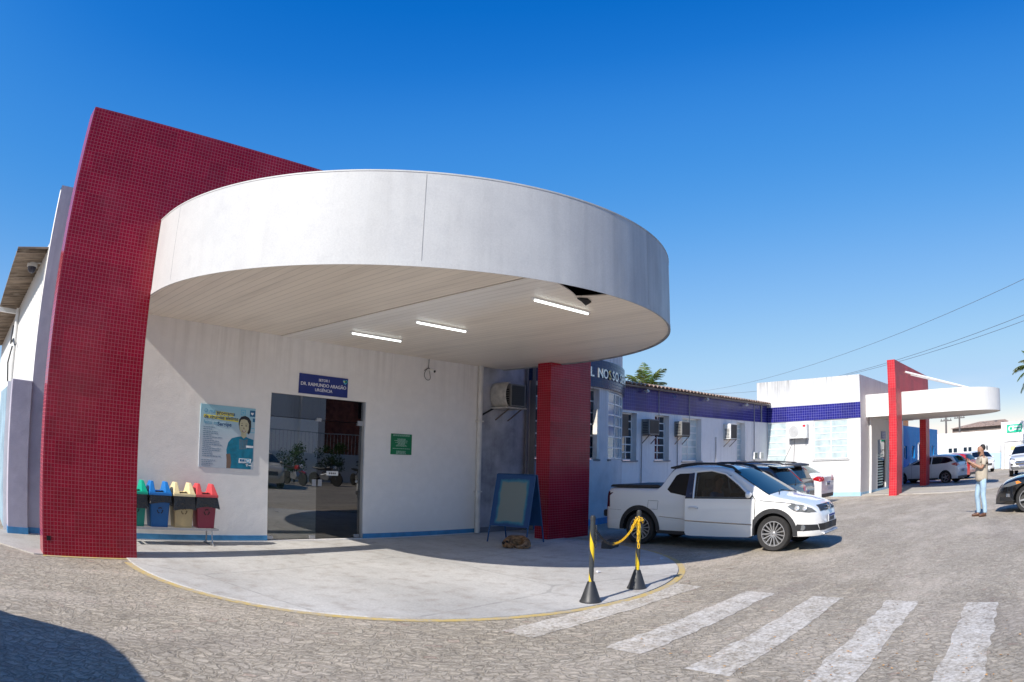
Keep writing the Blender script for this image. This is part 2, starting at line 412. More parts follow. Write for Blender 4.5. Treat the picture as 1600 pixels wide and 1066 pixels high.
def concrete_mat(name, base, seed=0, stain=.5):
    s = NT(name); p = s.map(s.pos(), loc=(seed, seed, 0))
    b = s.noise(s.map(p, (1, .45, 1), rot=(0, 0, .5)), .8, 7, .6); f = s.noise(p, 40, 5, .6); m = s.noise(p, 4, 6, .62)
    c = s.mix(s.rng(b, .35, .65), tuple(q * .8 for q in base), tuple(q * 1.08 for q in base))
    c = s.mix(s.math('MULTIPLY', s.rng(m, .5, .75), stain), c, (.26, .215, .18))
    cr = s.n('TexVoronoi', feature='DISTANCE_TO_EDGE', voronoi_dimensions='2D'); s.l(s.map(p, (.33, .33, 1)), cr.inputs['Vector']); cr.inputs['Scale'].default_value = 1
    line = s.rng(s.math('ADD', cr.outputs[0], s.math('MULTIPLY', s.math('SUBTRACT', m, .5), .05)), .008, .0)
    c = s.mix(s.math('MULTIPLY', line, .35), c, (.12, .11, .1))
    t = s.rng(f, .3, .7, .86, 1.1); x = s.n('MixRGB', blend_type='MULTIPLY'); x.inputs[0].default_value = 1; s.l(c, x.inputs[1]); s.l(s.comb(t, t, t), x.inputs[2])
    s.bump(s.math('ADD', s.math('MULTIPLY', f, .3), m), .35, .01)
    return s.set(x.outputs[0], .75, 0, .3)

M_cob = cobble_mat()
M_paint = road_paint_mat()
M_conc = concrete_mat('poured_concrete', (.49, .475, .45), 0, .6)
M_conc2 = concrete_mat('pale_concrete', (.46, .43, .385), 11, .4)
def yellow_line():
    s = NT('worn_yellow_paint'); p = s.pos(); n = s.noise(p, 14, 6, .65); b = s.noise(p, 2, 4)
    c = s.mix(s.rng(s.math('ADD', n, s.math('MULTIPLY', b, .5)), .64, .95), (.52, .38, .13), (.38, .345, .30))
    s.bump(n, .5, .01); return s.set(c, .8, 0, .2)
M_yel = yellow_line()
M_wall = plaster('white_render', (.86, .825, .79), (.36, .32, .29), 3.62, .38, 1.2, .30, .35, 0, .08)
M_damp = plaster('damp_stained_render', (.58, .57, .60), (.14, .135, .16), 4.4, .5, 2.2, .85, .5, 3, .55, 1, .75)
M_west = plaster('sunlit_white_render', (.66, .65, .63), (.45, .42, .38), 4.4, .35, .8, .3, .3, 8, .10)
M_tower = plaster('weathered_white_render', (.68, .67, .68), (.17, .165, .18), 3.5, .95, 2.2, .3, .5, 5, .45)
M_fac = plaster('facade_white_render', (.80, .79, .80), (.38, .38, .42), 1.55, .45, 1.0, .25, .4, 6, .18)
M_block = plaster('block_white_render', (.62, .62, .62), (.10, .095, .09), 5.05, 1.0, 1.05, .15, .35, 2, .05)
M_mauve = plaster('mauve_shade_render', (.50, .47, .54), (.20, .18, .25), 5.6, .55, 5, .3, .7, 9, .6)  # lavender cast of shade put into the colour of white render
M_skirt = plain('blue_skirting_paint', (.055, .23, .44), .6, var=.25, scale=5, bump=.2)
M_skirtp = plain('pale_blue_paint', (.33, .55, .72), .7, var=.15, scale=3, bump=.2)
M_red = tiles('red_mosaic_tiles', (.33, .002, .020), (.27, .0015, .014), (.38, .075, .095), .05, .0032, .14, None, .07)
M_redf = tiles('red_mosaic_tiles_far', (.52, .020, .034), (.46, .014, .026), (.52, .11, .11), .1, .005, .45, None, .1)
M_blue = tiles('blue_tiles', (.020, .020, .20), (.015, .015, .15), (.13, .13, .33), .105, .006, .25, None, .04)
M_bluet = tiles('blue_tiles_curved', (.005, .022, .105), (.004, .017, .08), (.02, .045, .12), .08, .004, .22, dust=.03, curved=(13.4, 15.3, 4.61))
M_dark = plain('dark_void', (.012, .011, .011), .9)
M_alu = plain('aluminium_frame', (.55, .56, .58), .4, .6, var=.1)
M_whitem = plain('white_painted_metal', (.74, .74, .73), .4, var=.08, scale=4)
M_grey = plain('grey_metal', (.42, .42, .43), .4, .7)
M_black = plain('black_plastic', (.018, .018, .019), .45)
M_rub = plain('tyre_rubber', (.022, .021, .021), .8, var=.3, scale=8, bump=.1)

def fascia_mat():
    s = NT('weathered_white_sheet'); p = s.pos(); x, y, z = s.sep(p)
    st = s.noise(s.map(p, (4, 4, .18)), 1.3, 7, .6); m = s.noise(s.map(p, (1.4, 1.4, .7)), 1.0, 6, .6); f = s.noise(p, 60, 4, .6)
    a = s.math('MULTIPLY', s.math('MULTIPLY', s.rng(st, .46, .70), s.rng(m, .38, .62)), .5)
    # the right-hand half goes over to a streaked grey
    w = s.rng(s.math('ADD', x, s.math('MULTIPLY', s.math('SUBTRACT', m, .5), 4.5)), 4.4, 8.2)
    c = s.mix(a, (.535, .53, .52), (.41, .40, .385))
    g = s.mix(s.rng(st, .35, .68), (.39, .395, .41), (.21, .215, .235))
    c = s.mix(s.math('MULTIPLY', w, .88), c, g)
    sp_ = s.math('ADD', s.math('MULTIPLY', s.rng(s.noise(p, 5, 7, .68), .56, .74), .40), s.math('MULTIPLY', s.rng(s.noise(s.map(p, (1, 1, 1.4)), 1.7, 8, .66), .48, .70), .30))
    c = s.mix(sp_, c, (.40, .40, .41))
    t = s.rng(f, .3, .7, .93, 1.05); q = s.n('MixRGB', blend_type='MULTIPLY'); q.inputs[0].default_value = 1; s.l(c, q.inputs[1]); s.l(s.comb(t, t, t), q.inputs[2])
    s.bump(s.math('ADD', s.math('MULTIPLY', f, .08), s.noise(s.map(p, (1.5, 1.5, .8)), 1.5, 3)), .25, .03)
    return s.set(q.outputs[0], s.rng(m, .3, .7, .38, .6), 0, .4)
M_fascia = fascia_mat()
def soffit_mat():
    s = NT('cream_pvc_lining'); p = s.pos(); x, y, z = s.sep(p)
    fr = s.math('FRACT', s.math('MULTIPLY', x, 8.0))
    ln = s.rng(s.math('ABSOLUTE', s.math('SUBTRACT', fr, .5)), .455, .492)
    idx = s.n('TexWhiteNoise', noise_dimensions='1D'); s.l(s.math('FLOOR', s.math('MULTIPLY', x, 8.0)), idx.inputs['W'])
    st = s.noise(s.map(p, (3.5, .35, 1)), 1.2, 6, .6)
    n = s.noise(p, .9, 5)
    pale = s.math('MULTIPLY', s.rng(s.math('ADD', x, s.math('MULTIPLY', s.math('SUBTRACT', n, .5), 1.6)), 6.5, 5.75), s.rng(x, 5.335, 5.34))
    c = s.mix(pale, (.87, .775, .655), (.87, .83, .775))
    t = s.rng(idx.outputs[0], 0, 1, .97, 1.02); q = s.n('MixRGB', blend_type='MULTIPLY'); q.inputs[0].default_value = 1; s.l(c, q.inputs[1]); s.l(s.comb(t, t, t), q.inputs[2])
    c = s.mix(s.math('MULTIPLY', s.rng(st, .5, .72), .25), q.outputs[0], (.36, .30, .25))
    c = s.mix(s.math('MULTIPLY', ln, .42), c, (.2, .17, .14))
    s.bump(s.math('SUBTRACT', 1.0, ln), .5, .01)
    return s.set(c, .42, 0, .4)
M_soff = soffit_mat()
def glass_mat(name, tint, refl=1.6, rough=.0, opac=.0, body=(.02, .03, .03)):
    """window glass: clear, tinted, mirroring more at a glancing angle; `opac` mixes in a solid film"""
    s = NT(name)
    tr = s.n('BsdfTransparent'); tr.inputs[0].default_value = (*tint, 1)
    gl = s.n('BsdfGlossy'); gl.inputs[0].default_value = (1, 1, 1, 1); gl.inputs['Roughness'].default_value = rough
    fr = s.n('Fresnel'); fr.inputs['IOR'].default_value = refl
    wv = s.n('Bump'); wv.inputs['Strength'].default_value = .03; wv.inputs['Distance'].default_value = .02
    s.l(s.noise(s.pos(), 1.1, 1), wv.inputs['Height']); s.l(wv.outputs[0], gl.inputs['Normal'])
    df = s.n('BsdfDiffuse'); df.inputs[0].default_value = (*body, 1)
    m0 = s.n('MixShader'); m0.inputs[0].default_value = opac; s.l(tr.outputs[0], m0.inputs[1]); s.l(df.outputs[0], m0.inputs[2])
    m1 = s.n('MixShader'); s.l(fr.outputs[0], m1.inputs[0]); s.l(m0.outputs[0], m1.inputs[1]); s.l(gl.outputs[0], m1.inputs[2])
    s.t.nodes.remove(s.b); s.l(m1.outputs[0], s.out.inputs[0]); return s.m
M_gldoor = glass_mat('greenish_door_glass', (.42, .52, .47), 2.9, 0, .16, (.10, .15, .13))
M_gldark = glass_mat('dark_door_glass', (.10, .11, .11), 2.1)
def pane_mat(name, c, rough, spec=.6):
    s = NT(name); n = s.noise(s.obj(), 3, 3); f = s.rng(n, .3, .7, .75, 1.15)
    x = s.n('MixRGB', blend_type='MULTIPLY'); x.inputs[0].default_value = 1; x.inputs[1].default_value = (*c, 1); s.l(s.comb(f, f, f), x.inputs[2])
    return s.set(x.outputs[0], rough, 0, spec)
M_pdark = pane_mat('dark_window_pane', (.02, .035, .05), .05, .8)
M_pblue = pane_mat('blue_grey_window_pane', (.20, .29, .34), .15, .6)
M_pfrost = pane_mat('frosted_window_pane', (.50, .60, .62), .3, .4)

# ---------------------------------------------------------------- ground, pavements and markings
g = MB(); g.add([(-300, -300, 0), (300, -300, 0), (300, 300, 0), (-300, 300, 0)], [(0, 1, 2, 3)])
struct(g, 'ground', M_cob)
PCX, PCY, PR = 6.6, 9.05, 4.36
def disc_pts(r, n=72, back=11.05, c=(PCX, PCY), a0=180, a1=360):
    return [(c[0] - r, back)] + [(c[0] + r * math.cos(rad(a0 + (a1 - a0) * i / n)), c[1] + r * math.sin(rad(a0 + (a1 - a0) * i / n))) for i in range(n + 1)] + [(c[0] + r, back)]
pad = MB(); pad.prism(disc_pts(PR), -.05, .014, 'z')
struct(pad, 'concrete_pavement', M_conc, bevel=.004)
yl = MB(); ci = disc_pts(PR + .012)[1:-1]; co = disc_pts(PR + .105)[1:-1]
vs = [(x, y, .006) for x, y in ci] + [(x, y, .004) for x, y in co]; n = len(ci)
yl.add(vs, [(i, i + 1, n + i + 1, n + i) for i in range(n - 1)])
yl.add([(1.03, 9.26, .006), (2.42, 9.26, .006), (2.42, 9.345, .006), (1.03, 9.345, .006)], [(0, 1, 2, 3)])
struct(yl, 'yellow_pavement_line', M_yel)
fp = MB(); fp.prism([(27.9, 8.2), (27.9, 6.1)] + [(31.3 + 3.3 * math.cos(rad(a)), 4.9 + 3.0 * math.sin(rad(a))) for a in range(180, 361, 6)] + [(40, 6.1), (40, 8.2)], -.05, .035, 'z')
struct(fp, 'far_concrete_pavement', M_conc2)
ws = MB(); ws.prism([(-.4, 11.3), (.9, 9.36), (2.2, 9.36), (2.2, 11.3)], -.05, .015, 'z')
struct(ws, 'side_pavement', M_conc2)
cw = MB()
for (xa, xb, y) in ((4.55, 7.85, 4.42), (4.75, 7.82, 3.36), (4.60, 7.80, 2.46), (4.70, 7.76, 1.52), (4.85, 7.72, .56), (4.85, 7.7, -.38)):
    pts = []
    N = 22
    for i in range(N + 1):
        x = xa + (xb - xa) * i / N; pts.append((x, y + .19 + R.uniform(-.02, .02) + .006 * i))
    for i in range(N, -1, -1):
        x = xa + (xb - xa) * i / N; pts.append((x, y - .19 + R.uniform(-.02, .02) + .006 * i))
    k = len(pts) // 2
    vs = [(x, yy, .004) for x, yy in pts]
    cw.add(vs, [(i, len(pts) - 1 - i, len(pts) - 2 - i, i + 1) for i in range(k - 1)])
struct(cw, 'crosswalk_marking', M_paint)

# ---------------------------------------------------------------- near building
YW = 11.05
bld = thing('clinic_building', 'white rendered clinic building with glass double doors under the big round canopy', 'building', (5, YW, 0))
def part(mb, name, mat, parent, **k):
    o = mb.build(name, mat, None, **k)
    o.parent = parent; o.matrix_parent_inverse = Matrix.Translation(-parent.location) if parent.parent is None else Matrix()
    if name in EACH: explode(o)
    return o
def sub(mb, name, mat, parent, **k):
    """child of a part whose mesh is already in world coordinates"""
    o = mb.build(name, mat, None, **k); o.parent = parent
    o.matrix_parent_inverse = Matrix(); return o
w = MB(); wall_y(w, .98, 10.13, 0, 5.4, YW, [(5.22, 7.22, .03, 2.6)], .2)
w.box(.98, 1.3, YW, YW + .22, 5.37, 5.4)
w.add([(.98, YW, 0), (.98, YW + .25, 0), (.98, YW + .25, 5.4), (.98, YW, 5.4)], [(0, 1, 2, 3)])
w.add([(.98, YW, 5.402), (10.13, YW, 5.402), (10.13, YW + .25, 5.402), (.98, YW + .25, 5.402)], [(0, 1, 2, 3)])
w.add([(.98, YW + .25, 4.3), (10.13, YW + .25, 4.3), (10.13, YW + .25, 5.4), (.98, YW + .25, 5.4)], [(0, 3, 2, 1)])
part(w, 'front_wall', M_wall, bld)
w = MB(); w.add([(.975, YW + .25, 0), (.975, 27, 0), (.975, 27, 4.5), (.975, YW + .25, 4.5)], [(0, 1, 2, 3)])
w.add([(.975, 27, 0), (12, 27, 0), (12, 27, 4.5), (.975, 27, 4.5)], [(0, 1, 2, 3)])
part(w, 'side_wall', M_west, bld)
w = MB(); w.add([(.972, YW - .004, .03), (2.6, YW - .004, .03), (2.6, YW - .004, 5.4), (.972, YW - .004, 5.4)], [(0, 1, 2, 3)])
part(w, 'end_shade_sheet', M_mauve, bld)  # thin sheet over the white wall end, painted in its shade colour
def eave_mat():
    s = NT('mouldy_fibre_cement'); p = s.pos(); x, y, z = s.sep(p)
    n = s.noise(s.map(p, (.8, 6, 1)), 1.5, 8, .68); m = s.noise(p, 2.5, 6, .65)
    c = s.mix(s.rng(n, .35, .65), (.05, .038, .03), (.34, .27, .21)); c = s.mix(s.math('MULTIPLY', s.rng(m, .55, .75), .5), c, (.42, .38, .33))
    s.bump(n, .5, .02); return s.set(c, .9, 0, .2)
M_eave = eave_mat()
rf = MB(); N = 150
for i in range(N):
    ya = YW + .28 + i * .105
    h = .028 * math.sin(i * 1.9)
    h2 = .028 * math.sin((i + 1) * 1.9)
    rf.add([(.44, ya, 4.33 + h), (.44, ya + .105, 4.33 + h2), (6.5, ya + .105, 5.3 + h2), (6.5, ya, 5.3 + h),
            (.44, ya, 4.36 + h), (.44, ya + .105, 4.36 + h2), (6.5, ya + .105, 5.33 + h2), (6.5, ya, 5.33 + h)],
           [(0, 1, 2, 3), (4, 7, 6, 5), (0, 4, 5, 1), (0, 3, 7, 4)])
part(rf, 'roof_sheet', M_eave, bld)
rf = MB(); rf.box(.40, .99, 17.3, 17.42, 4.20, 4.30); rf.tube([(.93, 17.1, 0), (.93, 17.1, 4.3)], .05, 8)
part(rf, 'gutter_pipe', M_whitem, bld)
sk = MB(); sk.box(.95, 5.22, YW - .006, YW + .05, .03, .118); sk.box(7.22, 10.1, YW - .006, YW + .05, .03, .118)
part(sk, 'skirting', M_skirt, bld)
dp = MB(); dp.tube([(10.06, YW - .065, .10), (10.06, YW - .065, 3.7)], .055, 14); dp.tube([(10.06, YW - .065, .03), (10.06, YW - .065, .16)], .058, 14)
for z in (.9, 2.4): dp.box(9.99, 10.13, YW - .12, YW, z, z + .03)
part(dp, 'downpipe', plain('old_white_pvc', (.62, .60, .57), .5, var=.2, scale=2), bld, smooth=40)
# room seen through the doors
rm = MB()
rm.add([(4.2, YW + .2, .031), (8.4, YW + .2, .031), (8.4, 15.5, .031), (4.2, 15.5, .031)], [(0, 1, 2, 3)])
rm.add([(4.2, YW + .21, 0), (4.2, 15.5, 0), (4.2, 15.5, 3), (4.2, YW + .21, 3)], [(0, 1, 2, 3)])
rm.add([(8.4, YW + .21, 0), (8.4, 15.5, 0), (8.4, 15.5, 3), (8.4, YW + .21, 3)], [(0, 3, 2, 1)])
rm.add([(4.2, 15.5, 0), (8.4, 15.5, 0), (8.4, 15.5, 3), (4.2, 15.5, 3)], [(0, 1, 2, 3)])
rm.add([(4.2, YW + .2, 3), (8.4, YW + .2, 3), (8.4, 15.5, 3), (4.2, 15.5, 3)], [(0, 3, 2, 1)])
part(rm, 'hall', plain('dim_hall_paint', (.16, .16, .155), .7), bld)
dr = MB(); yd = YW + .07
dr.box(5.225, 6.232, yd, yd + .01, .045, 2.19); lf = part(dr, 'door', M_gldoor, bld); lf['label'] = 'greenish fixed left door leaf'
dr = MB(); dr.box(6.244, 7.195, yd + .02, yd + .03, .045, 2.19); rl = part(dr, 'door', M_gldark, bld); rl['label'] = 'dark right door leaf with sticker'
dr = MB(); dr.box(5.225, 7.215, yd, yd + .01, 2.20, 2.597); part(dr, 'transom', glass_mat('dim_transom_glass', (.18, .22, .21), 2.2), bld)
dr = MB()
for x in (5.24, 6.10, 7.06):
    dr.box(x, x + .12, yd - .012, yd + .045, .04, .10)
dr.box(7.08, 7.22, yd - .014, yd + .05, 2.15, 2.24); dr.box(6.19, 6.29, yd - .014, yd + .05, 2.17, 2.23)
dr.box(6.14, 6.22, yd - .015, yd + .04, 1.0, 1.12)
dr.box(6.27, 6.35, yd - .0, yd + .06, 1.0, 1.12)
part(dr, 'door_fitting', M_grey, bld, bevel=.004)
dr = MB(); dr.box(6.45, 6.70, yd + .014, yd + .019, 1.20, 1.28); [dr.box(x, x + .025, yd + .0125, yd + .014, 1.225, 1.256, 1) for x in (6.50, 6.54, 6.58, 6.62)]
part(dr, 'door_sticker', [M_whitem, M_black], bld)
dr = MB(); dr.box(7.196, 7.222, YW + .01, YW + .14, .03, 2.6)
part(dr, 'door_jamb', M_alu, bld)

# low side annex with sheet metal gate, far left
ax = thing('boundary_pier', 'stained mauve masonry pier with blue foot at the corner left of the red pylon', 'wall', (.8, 11.0, 0))
a = MB(); a.box(.63, .97, 10.98, 11.28, 0, 2.31); part(a, 'pier', M_mauve, ax, bevel=.01)  # mauve here is the shade on the pier, carried by its colour
a = MB(); a.box(.625, .975, 10.974, 11.2, 0, .115); part(a, 'pier_foot', M_skirt, ax)
gt = thing('metal_gate', 'light blue corrugated sheet metal gate left of the mauve pier', 'gate', (.6, 12, 0))
a = MB()
for i in range(34):
    y0 = 11.3 + i * .07; d = .012 if i % 2 else 0
    a.box(.575 - d, .60 - d, y0, y0 + .07, .06, 2.2)
part(a, 'gate_sheet', plain('pale_blue_gate_paint', (.42, .55, .62), .5, var=.18, scale=2), gt)
a = MB(); a.box(.57, .63, 11.285, 11.32, 0, 2.28); a.box(.57, .61, 11.3, 13.7, 2.2, 2.28); part(a, 'gate_frame', M_whitem, gt)

# ---------------------------------------------------------------- round canopy and its red portal
YF = 9.35
po = thing('tiled_portal', 'tall dark red mosaic portal frame standing round the big white canopy', 'portal', (6.3, YF, 0))
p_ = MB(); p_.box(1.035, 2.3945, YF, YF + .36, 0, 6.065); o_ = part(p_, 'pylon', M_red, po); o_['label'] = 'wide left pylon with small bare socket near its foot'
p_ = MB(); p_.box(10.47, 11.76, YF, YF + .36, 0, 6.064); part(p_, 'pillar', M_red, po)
p_ = MB(); p_.box(2.3950, 10.4695, YF, YF + .36, 4.62, 6.065); part(p_, 'beam', M_red, po)
p_ = MB(); p_.box(1.09, 1.15, YF - .004, YF + .01, .20, .26); part(p_, 'socket_hole', M_dark, po)
cn_ = thing('entrance_canopy', 'huge white half round canopy with weathered metal fascia over the clinic entrance', 'canopy', (PCX, PCY, 3.6))
CR, ZB, ZT = 4.2, 3.605, 4.645
rim = disc_pts(CR, 96); rim_in = disc_pts(CR - .03, 96)
f = MB(); n = len(rim)
vs = [(x, y, ZB - .02) for x, y in rim] + [(x, y, ZT) for x, y in rim] + [(x, y, ZB - .02) for x, y in rim_in] + [(x, y, ZT) for x, y in rim_in]
for i in range(n - 1):
    f.add([vs[i], vs[i + 1], vs[n + i + 1], vs[n + i], vs[2 * n + i], vs[2 * n + i + 1], vs[3 * n + i + 1], vs[3 * n + i]],
          [(0, 1, 2, 3), (5, 4, 7, 6), (3, 2, 6, 7), (4, 5, 1, 0)])
part(f, 'fascia', M_fascia, cn_, smooth=25)
f = MB(); ro = disc_pts(CR + .005, 96); n = len(ro)
for (za, zb) in ((ZB - .03, ZB + .03), (ZT - .012, ZT + .005)):
    for i in range(n - 1):
        (xa, ya), (xb, yb) = ro[i], ro[i + 1]; (xc, yc), (xd, yd_) = rim[i], rim[i + 1]
        f.add([(xa, ya, za), (xb, yb, za), (xb, yb, zb), (xa, ya, zb), (xc, yc, za), (xd, yd_, za), (xd, yd_, zb), (xc, yc, zb)], [(0, 1, 2, 3), (3, 2, 6, 7), (4, 5, 1, 0)])
part(f, 'fascia_trim', M_fascia, cn_, smooth=25)
f = MB()
for a in (235.6, 187, 281, 312, 328, 345):
    x, y = PCX + CR * math.cos(rad(a)), PCY + CR * math.sin(rad(a))
    f.tube([(x, y, ZB + .03), (x, y, ZT - .03)], (.0035 if a in (235.6, 328) else .002), 6)
part(f, 'panel_seam', plain('seam_dirt', (.30, .30, .30), .8), cn_)
f = MB(); n = len(rim_in); f.add([(x, y, ZT - .03) for x, y in rim_in], [tuple(range(n))]); part(f, 'canopy_roof', M_grey, cn_)
XS = 5.33
circ = lambda x: PCY - math.sqrt(max(0, (CR - .02) ** 2 - (x - PCX) ** 2))
left = [(PCX - CR + .02, YW)] + [(PCX - (CR - .02) * math.cos(rad(t)), PCY - (CR - .02) * math.sin(rad(t))) for t in range(0, 90, 2) if PCX - (CR - .02) * math.cos(rad(t)) < XS - .03] + [(XS - .012, circ(XS)), (XS - .012, YW)]
right = [(XS + .006, YW), (XS + .006, circ(XS)), (5.58, circ(5.58)), (5.75, 5.03), (5.95, 5.10), (6.12, 5.16), (6.34, 5.27), (6.42, 5.15), (6.53, circ(6.53))]
right += [(PCX + (CR - .02) * math.sin(rad(t)), PCY - (CR - .02) * math.cos(rad(t))) for t in range(1, 91, 2)] + [(PCX + CR - .02, PCY), (PCX + CR - .02, YW)]
f = MB(); f.prism(left, ZB, ZB + .012, 'z'); f.prism(right, ZB - .008, ZB + .004, 'z')
part(f, 'soffit', M_soff, cn_)
f = MB(); f.prism([(6.36, 5.27), (6.52, 5.33), (6.72, 5.43), (6.62, 5.26), (6.48, 5.20)], ZB - .035, ZB - .02, 'z', M=None)
part(f, 'torn_lining', M_dark, cn_)
for (xa, xb, y, k) in ((5.88, 6.92, 9.58, 'backmost of three lit tube lamps under the canopy, nearest the wall'), (6.0, 7.0, 8.0, 'middle one of three lit tube lamps under the round canopy'), (6.03, 7.12, 5.70, 'front tube lamp by the torn soffit corner, longest of three')):
    t = thing('tube_lamp', 'white ' + k, 'lamp', ((xa + xb) / 2, y, ZB), 0, 'tube lamps under the canopy')
    m = MB(); m.box(xa, xb, y - .028, y + .028, ZB - .032, ZB - .009); part(m, 'lamp_body', M_whitem, t)
    m = MB(); m.tube([(xa + .03, y - .008, ZB - .046), (xb - .03, y - .008, ZB - .046)], .013, 10); part(m, 'tube', plain('lit_tube', (.9, .95, .92), .4, emit=(.93, 1, .97), es=1.5), t)

# ---------------------------------------------------------------- signs on the near wall
def heart(mb, x, z, y, r, mi):
    pts = []
    for i in range(24):
        t = 2 * PI * i / 24; pts.append((x + r * 16 * math.sin(t) ** 3 / 17, z + r * (13 * math.cos(t) - 5 * math.cos(2 * t) - 2 * math.cos(3 * t) - math.cos(4 * t)) / 17))
    mb.prism(pts, y - .001, y + .001, 'y', mi)
M_navy = plain('navy_sign', (.012, .028, .19), .35, var=.1)
M_ink = plain('white_lettering', (.78, .78, .8), .5, var=.03)
M_grn = plain('green_sign', (.0, .16, .055), .45, var=.1)
M_ylw = plain('yellow_print', (.70, .62, .08), .5, var=.05)
M_cyan = plain('cyan_print', (.10, .42, .60), .5, var=.08)
sg = thing('name_sign', 'navy blue sign with white lettering and small heart above the glass doors', 'sign', (6.26, YW, 2.82))
m = MB(); m.box(5.75, 6.775, YW - .02, YW, 2.642, 2.995); part(m, 'sign_board', M_navy, sg)
m = MB(); ys = YW - .021

for tx, sz, z in (('SETOR I', .066, 2.905), ('DR. RAIMUNDO ARAGÃO', .084, 2.815), ('URGÊNCIA', .075, 2.725)):
    m = MB(); put_text(m, tx, sz, (6.26, ys, z), bold=.008, spacing=.98); part(m, 'text_line', M_ink, sg)
m = MB(); heart(m, 6.715, 2.925, ys, .055, 0); heart(m, 6.728, 2.93, ys - .002, .03, 1); heart(m, 6.69, 2.93, ys - .003, .018, 2); part(m, 'heart_emblem', [M_cyan, M_grn, M_ylw], sg)
sg = thing('notice_board', 'small square green notice with faint white lines of text', 'notice', (8.06, YW, 1.85))
m = MB(); m.box(7.812, 8.312, YW - .012, YW, 1.645, 2.047); part(m, 'board', M_grn, sg)
m = MB()
def fuzz_lines(mb, xc, z0, n, dz, wmin, wmax, y, h=.009, left=None, mi=0, rr=None):
    rr = rr or R
    for i in range(n):
        wd_ = rr.uniform(wmin, wmax); x = left if left is not None else xc - wd_ / 2; z = z0 - i * dz; e = x + wd_
        while x < e - .012:
            ww = rr.uniform(.018, .06); x2 = min(e, x + ww); mb.box(x, x2, y - .0006, y + .0006, z, z + h, mi); x = x2 + .009
fuzz_lines(m, 8.06, 2.022, 2, .018, .36, .42, YW - .0125); fuzz_lines(m, 8.06, 1.945, 9, .0175, .16, .34, YW - .0125); fuzz_lines(m, 8.06, 1.757, 1, .02, .4, .42, YW - .0125); fuzz_lines(m, 8.06, 1.708, 4, .016, .2, .3, YW - .0125)
part(m, 'notice_text', plain('faded_lettering', (.36, .50, .42), .6), sg)
# poster: flat print of a woman in a teal blouse beside lines of text
sg = thing('wall_poster', 'large pale blue printed poster of smiling woman in teal blouse on the wall', 'poster', (4.41, YW, 1.76))
X0, X1, Z0, Z1 = 3.905, 4.925, 1.247, 2.285; yp = YW - .012
m = MB(); m.box(X0, X1, yp, YW, Z0, Z1)
def post_mat():
    s = NT('pale_blue_print'); z = s.sep(s.pos())[2]; n = s.noise(s.pos(), 2, 4)
    c = s.mix(s.rng(s.math('ADD', z, s.math('MULTIPLY', n, .1)), 1.75, 2.3), (.47, .52, .58), (.28, .52, .62)); return s.set(c, .35, 0, .5)
part(m, 'poster_sheet', post_mat(), sg)
UX = lambda u: X0 + u * (X1 - X0)
UZ = lambda v: Z1 - v * (Z1 - Z0)
def pz(mb, pts, lay, mi): mb.prism([(UX(u), UZ(v)) for u, v in pts], yp - .0008 * lay - .0006, yp - .0008 * lay, 'y', mi)
fig = MB()
pz(fig, [(.50, .995), (.50, .78), (.49, .70), (.52, .58), (.58, .51), (.68, .48), (.80, .46), (.90, .49), (.985, .51), (.985, .86), (.95, .90), (.95, .995)], 1, 0)   # blouse
pz(fig, [(.50, .86), (.49, .77), (.56, .76), (.585, .9), (.57, .995), (.50, .995)], 2, 1)       # bare arm
pz(fig, [(.695, .27), (.70, .20), (.74, .15), (.81, .13), (.88, .155), (.925, .21), (.93, .30), (.915, .40), (.88, .43), (.86, .40), (.72, .37)], 2, 2)   # hair
pz(fig, [(.745, .46), (.75, .40), (.84, .40), (.855, .46), (.80, .50)], 3, 3)                   # neck
pz(fig, [(.715, .25), (.735, .20), (.79, .185), (.85, .20), (.885, .26), (.885, .34), (.86, .41), (.81, .44), (.765, .43), (.725, .38), (.712, .32)], 4, 3)  # face
for u in (.755, .835): pz(fig, [(u - .022, .292), (u, .283), (u + .022, .292), (u, .302)], 5, 2); pz(fig, [(u - .028, .268), (u, .256), (u + .028, .266), (u, .263)], 5, 2)
pz(fig, [(.79, .31), (.81, .345), (.785, .347)], 5, 1)
pz(fig, [(.755, .365), (.80, .375), (.84, .362), (.82, .395), (.795, .402), (.77, .393)], 5, 4); pz(fig, [(.765, .37), (.80, .378), (.832, .368), (.80, .39)], 6, 5)
pz(fig, [(.72, .51), (.80, .53), (.88, .50), (.86, .67), (.73, .68)], 2, 6)                      # embroidered yoke
for u in (.75, .78, .81, .84): pz(fig, [(u, .53), (u + .008, .53), (u + .004, .67), (u - .004, .67)], 3, 0)
part(fig, 'poster_figure', [plain('teal_print', (.0, .16, .26), .4, var=.3, scale=9), plain('skin_shadow_print', (.17, .11, .08), .4), plain('hair_print', (.012, .013, .018), .4), plain('skin_print', (.50, .46, .30), .4, var=.15, scale=14), plain('lip_print', (.28, .15, .12), .4), M_ink, plain('grey_print', (.10, .15, .20), .4)], sg)
m = MB(); pz(m, [(.27, .095), (.60, .105), (.60, .165), (.27, .155)], 1, 0); pz(m, [(.055, .16), (.69, .185), (.69, .245), (.055, .215)], 1, 0)
part(m, 'text_highlight', M_ylw, sg)
m = MB(); K = rad(-2.2)
RT = Matrix.Rotation(K, 3, 'Y').inverted() @ FACE_Y
def pt(txt, size, u, v, mi, **k): put_text(m, txt, size * 1.0, (UX(u), yp - .003, UZ(v)), FACE_Y, mi, align='LEFT', ext=.0005, **k)
pt('O maior', .088, .06, .105, 1); pt('programa', .088, .285, .122, 0, bold=.02)
pt('de cirurgias eletivas', .083, .065, .195, 0, bold=.02, spacing=.97); pt('feito em', .086, .06, .285, 1); pt('Sergipe', .088, .31, .297, 0, bold=.02)
rr = random.Random(3)
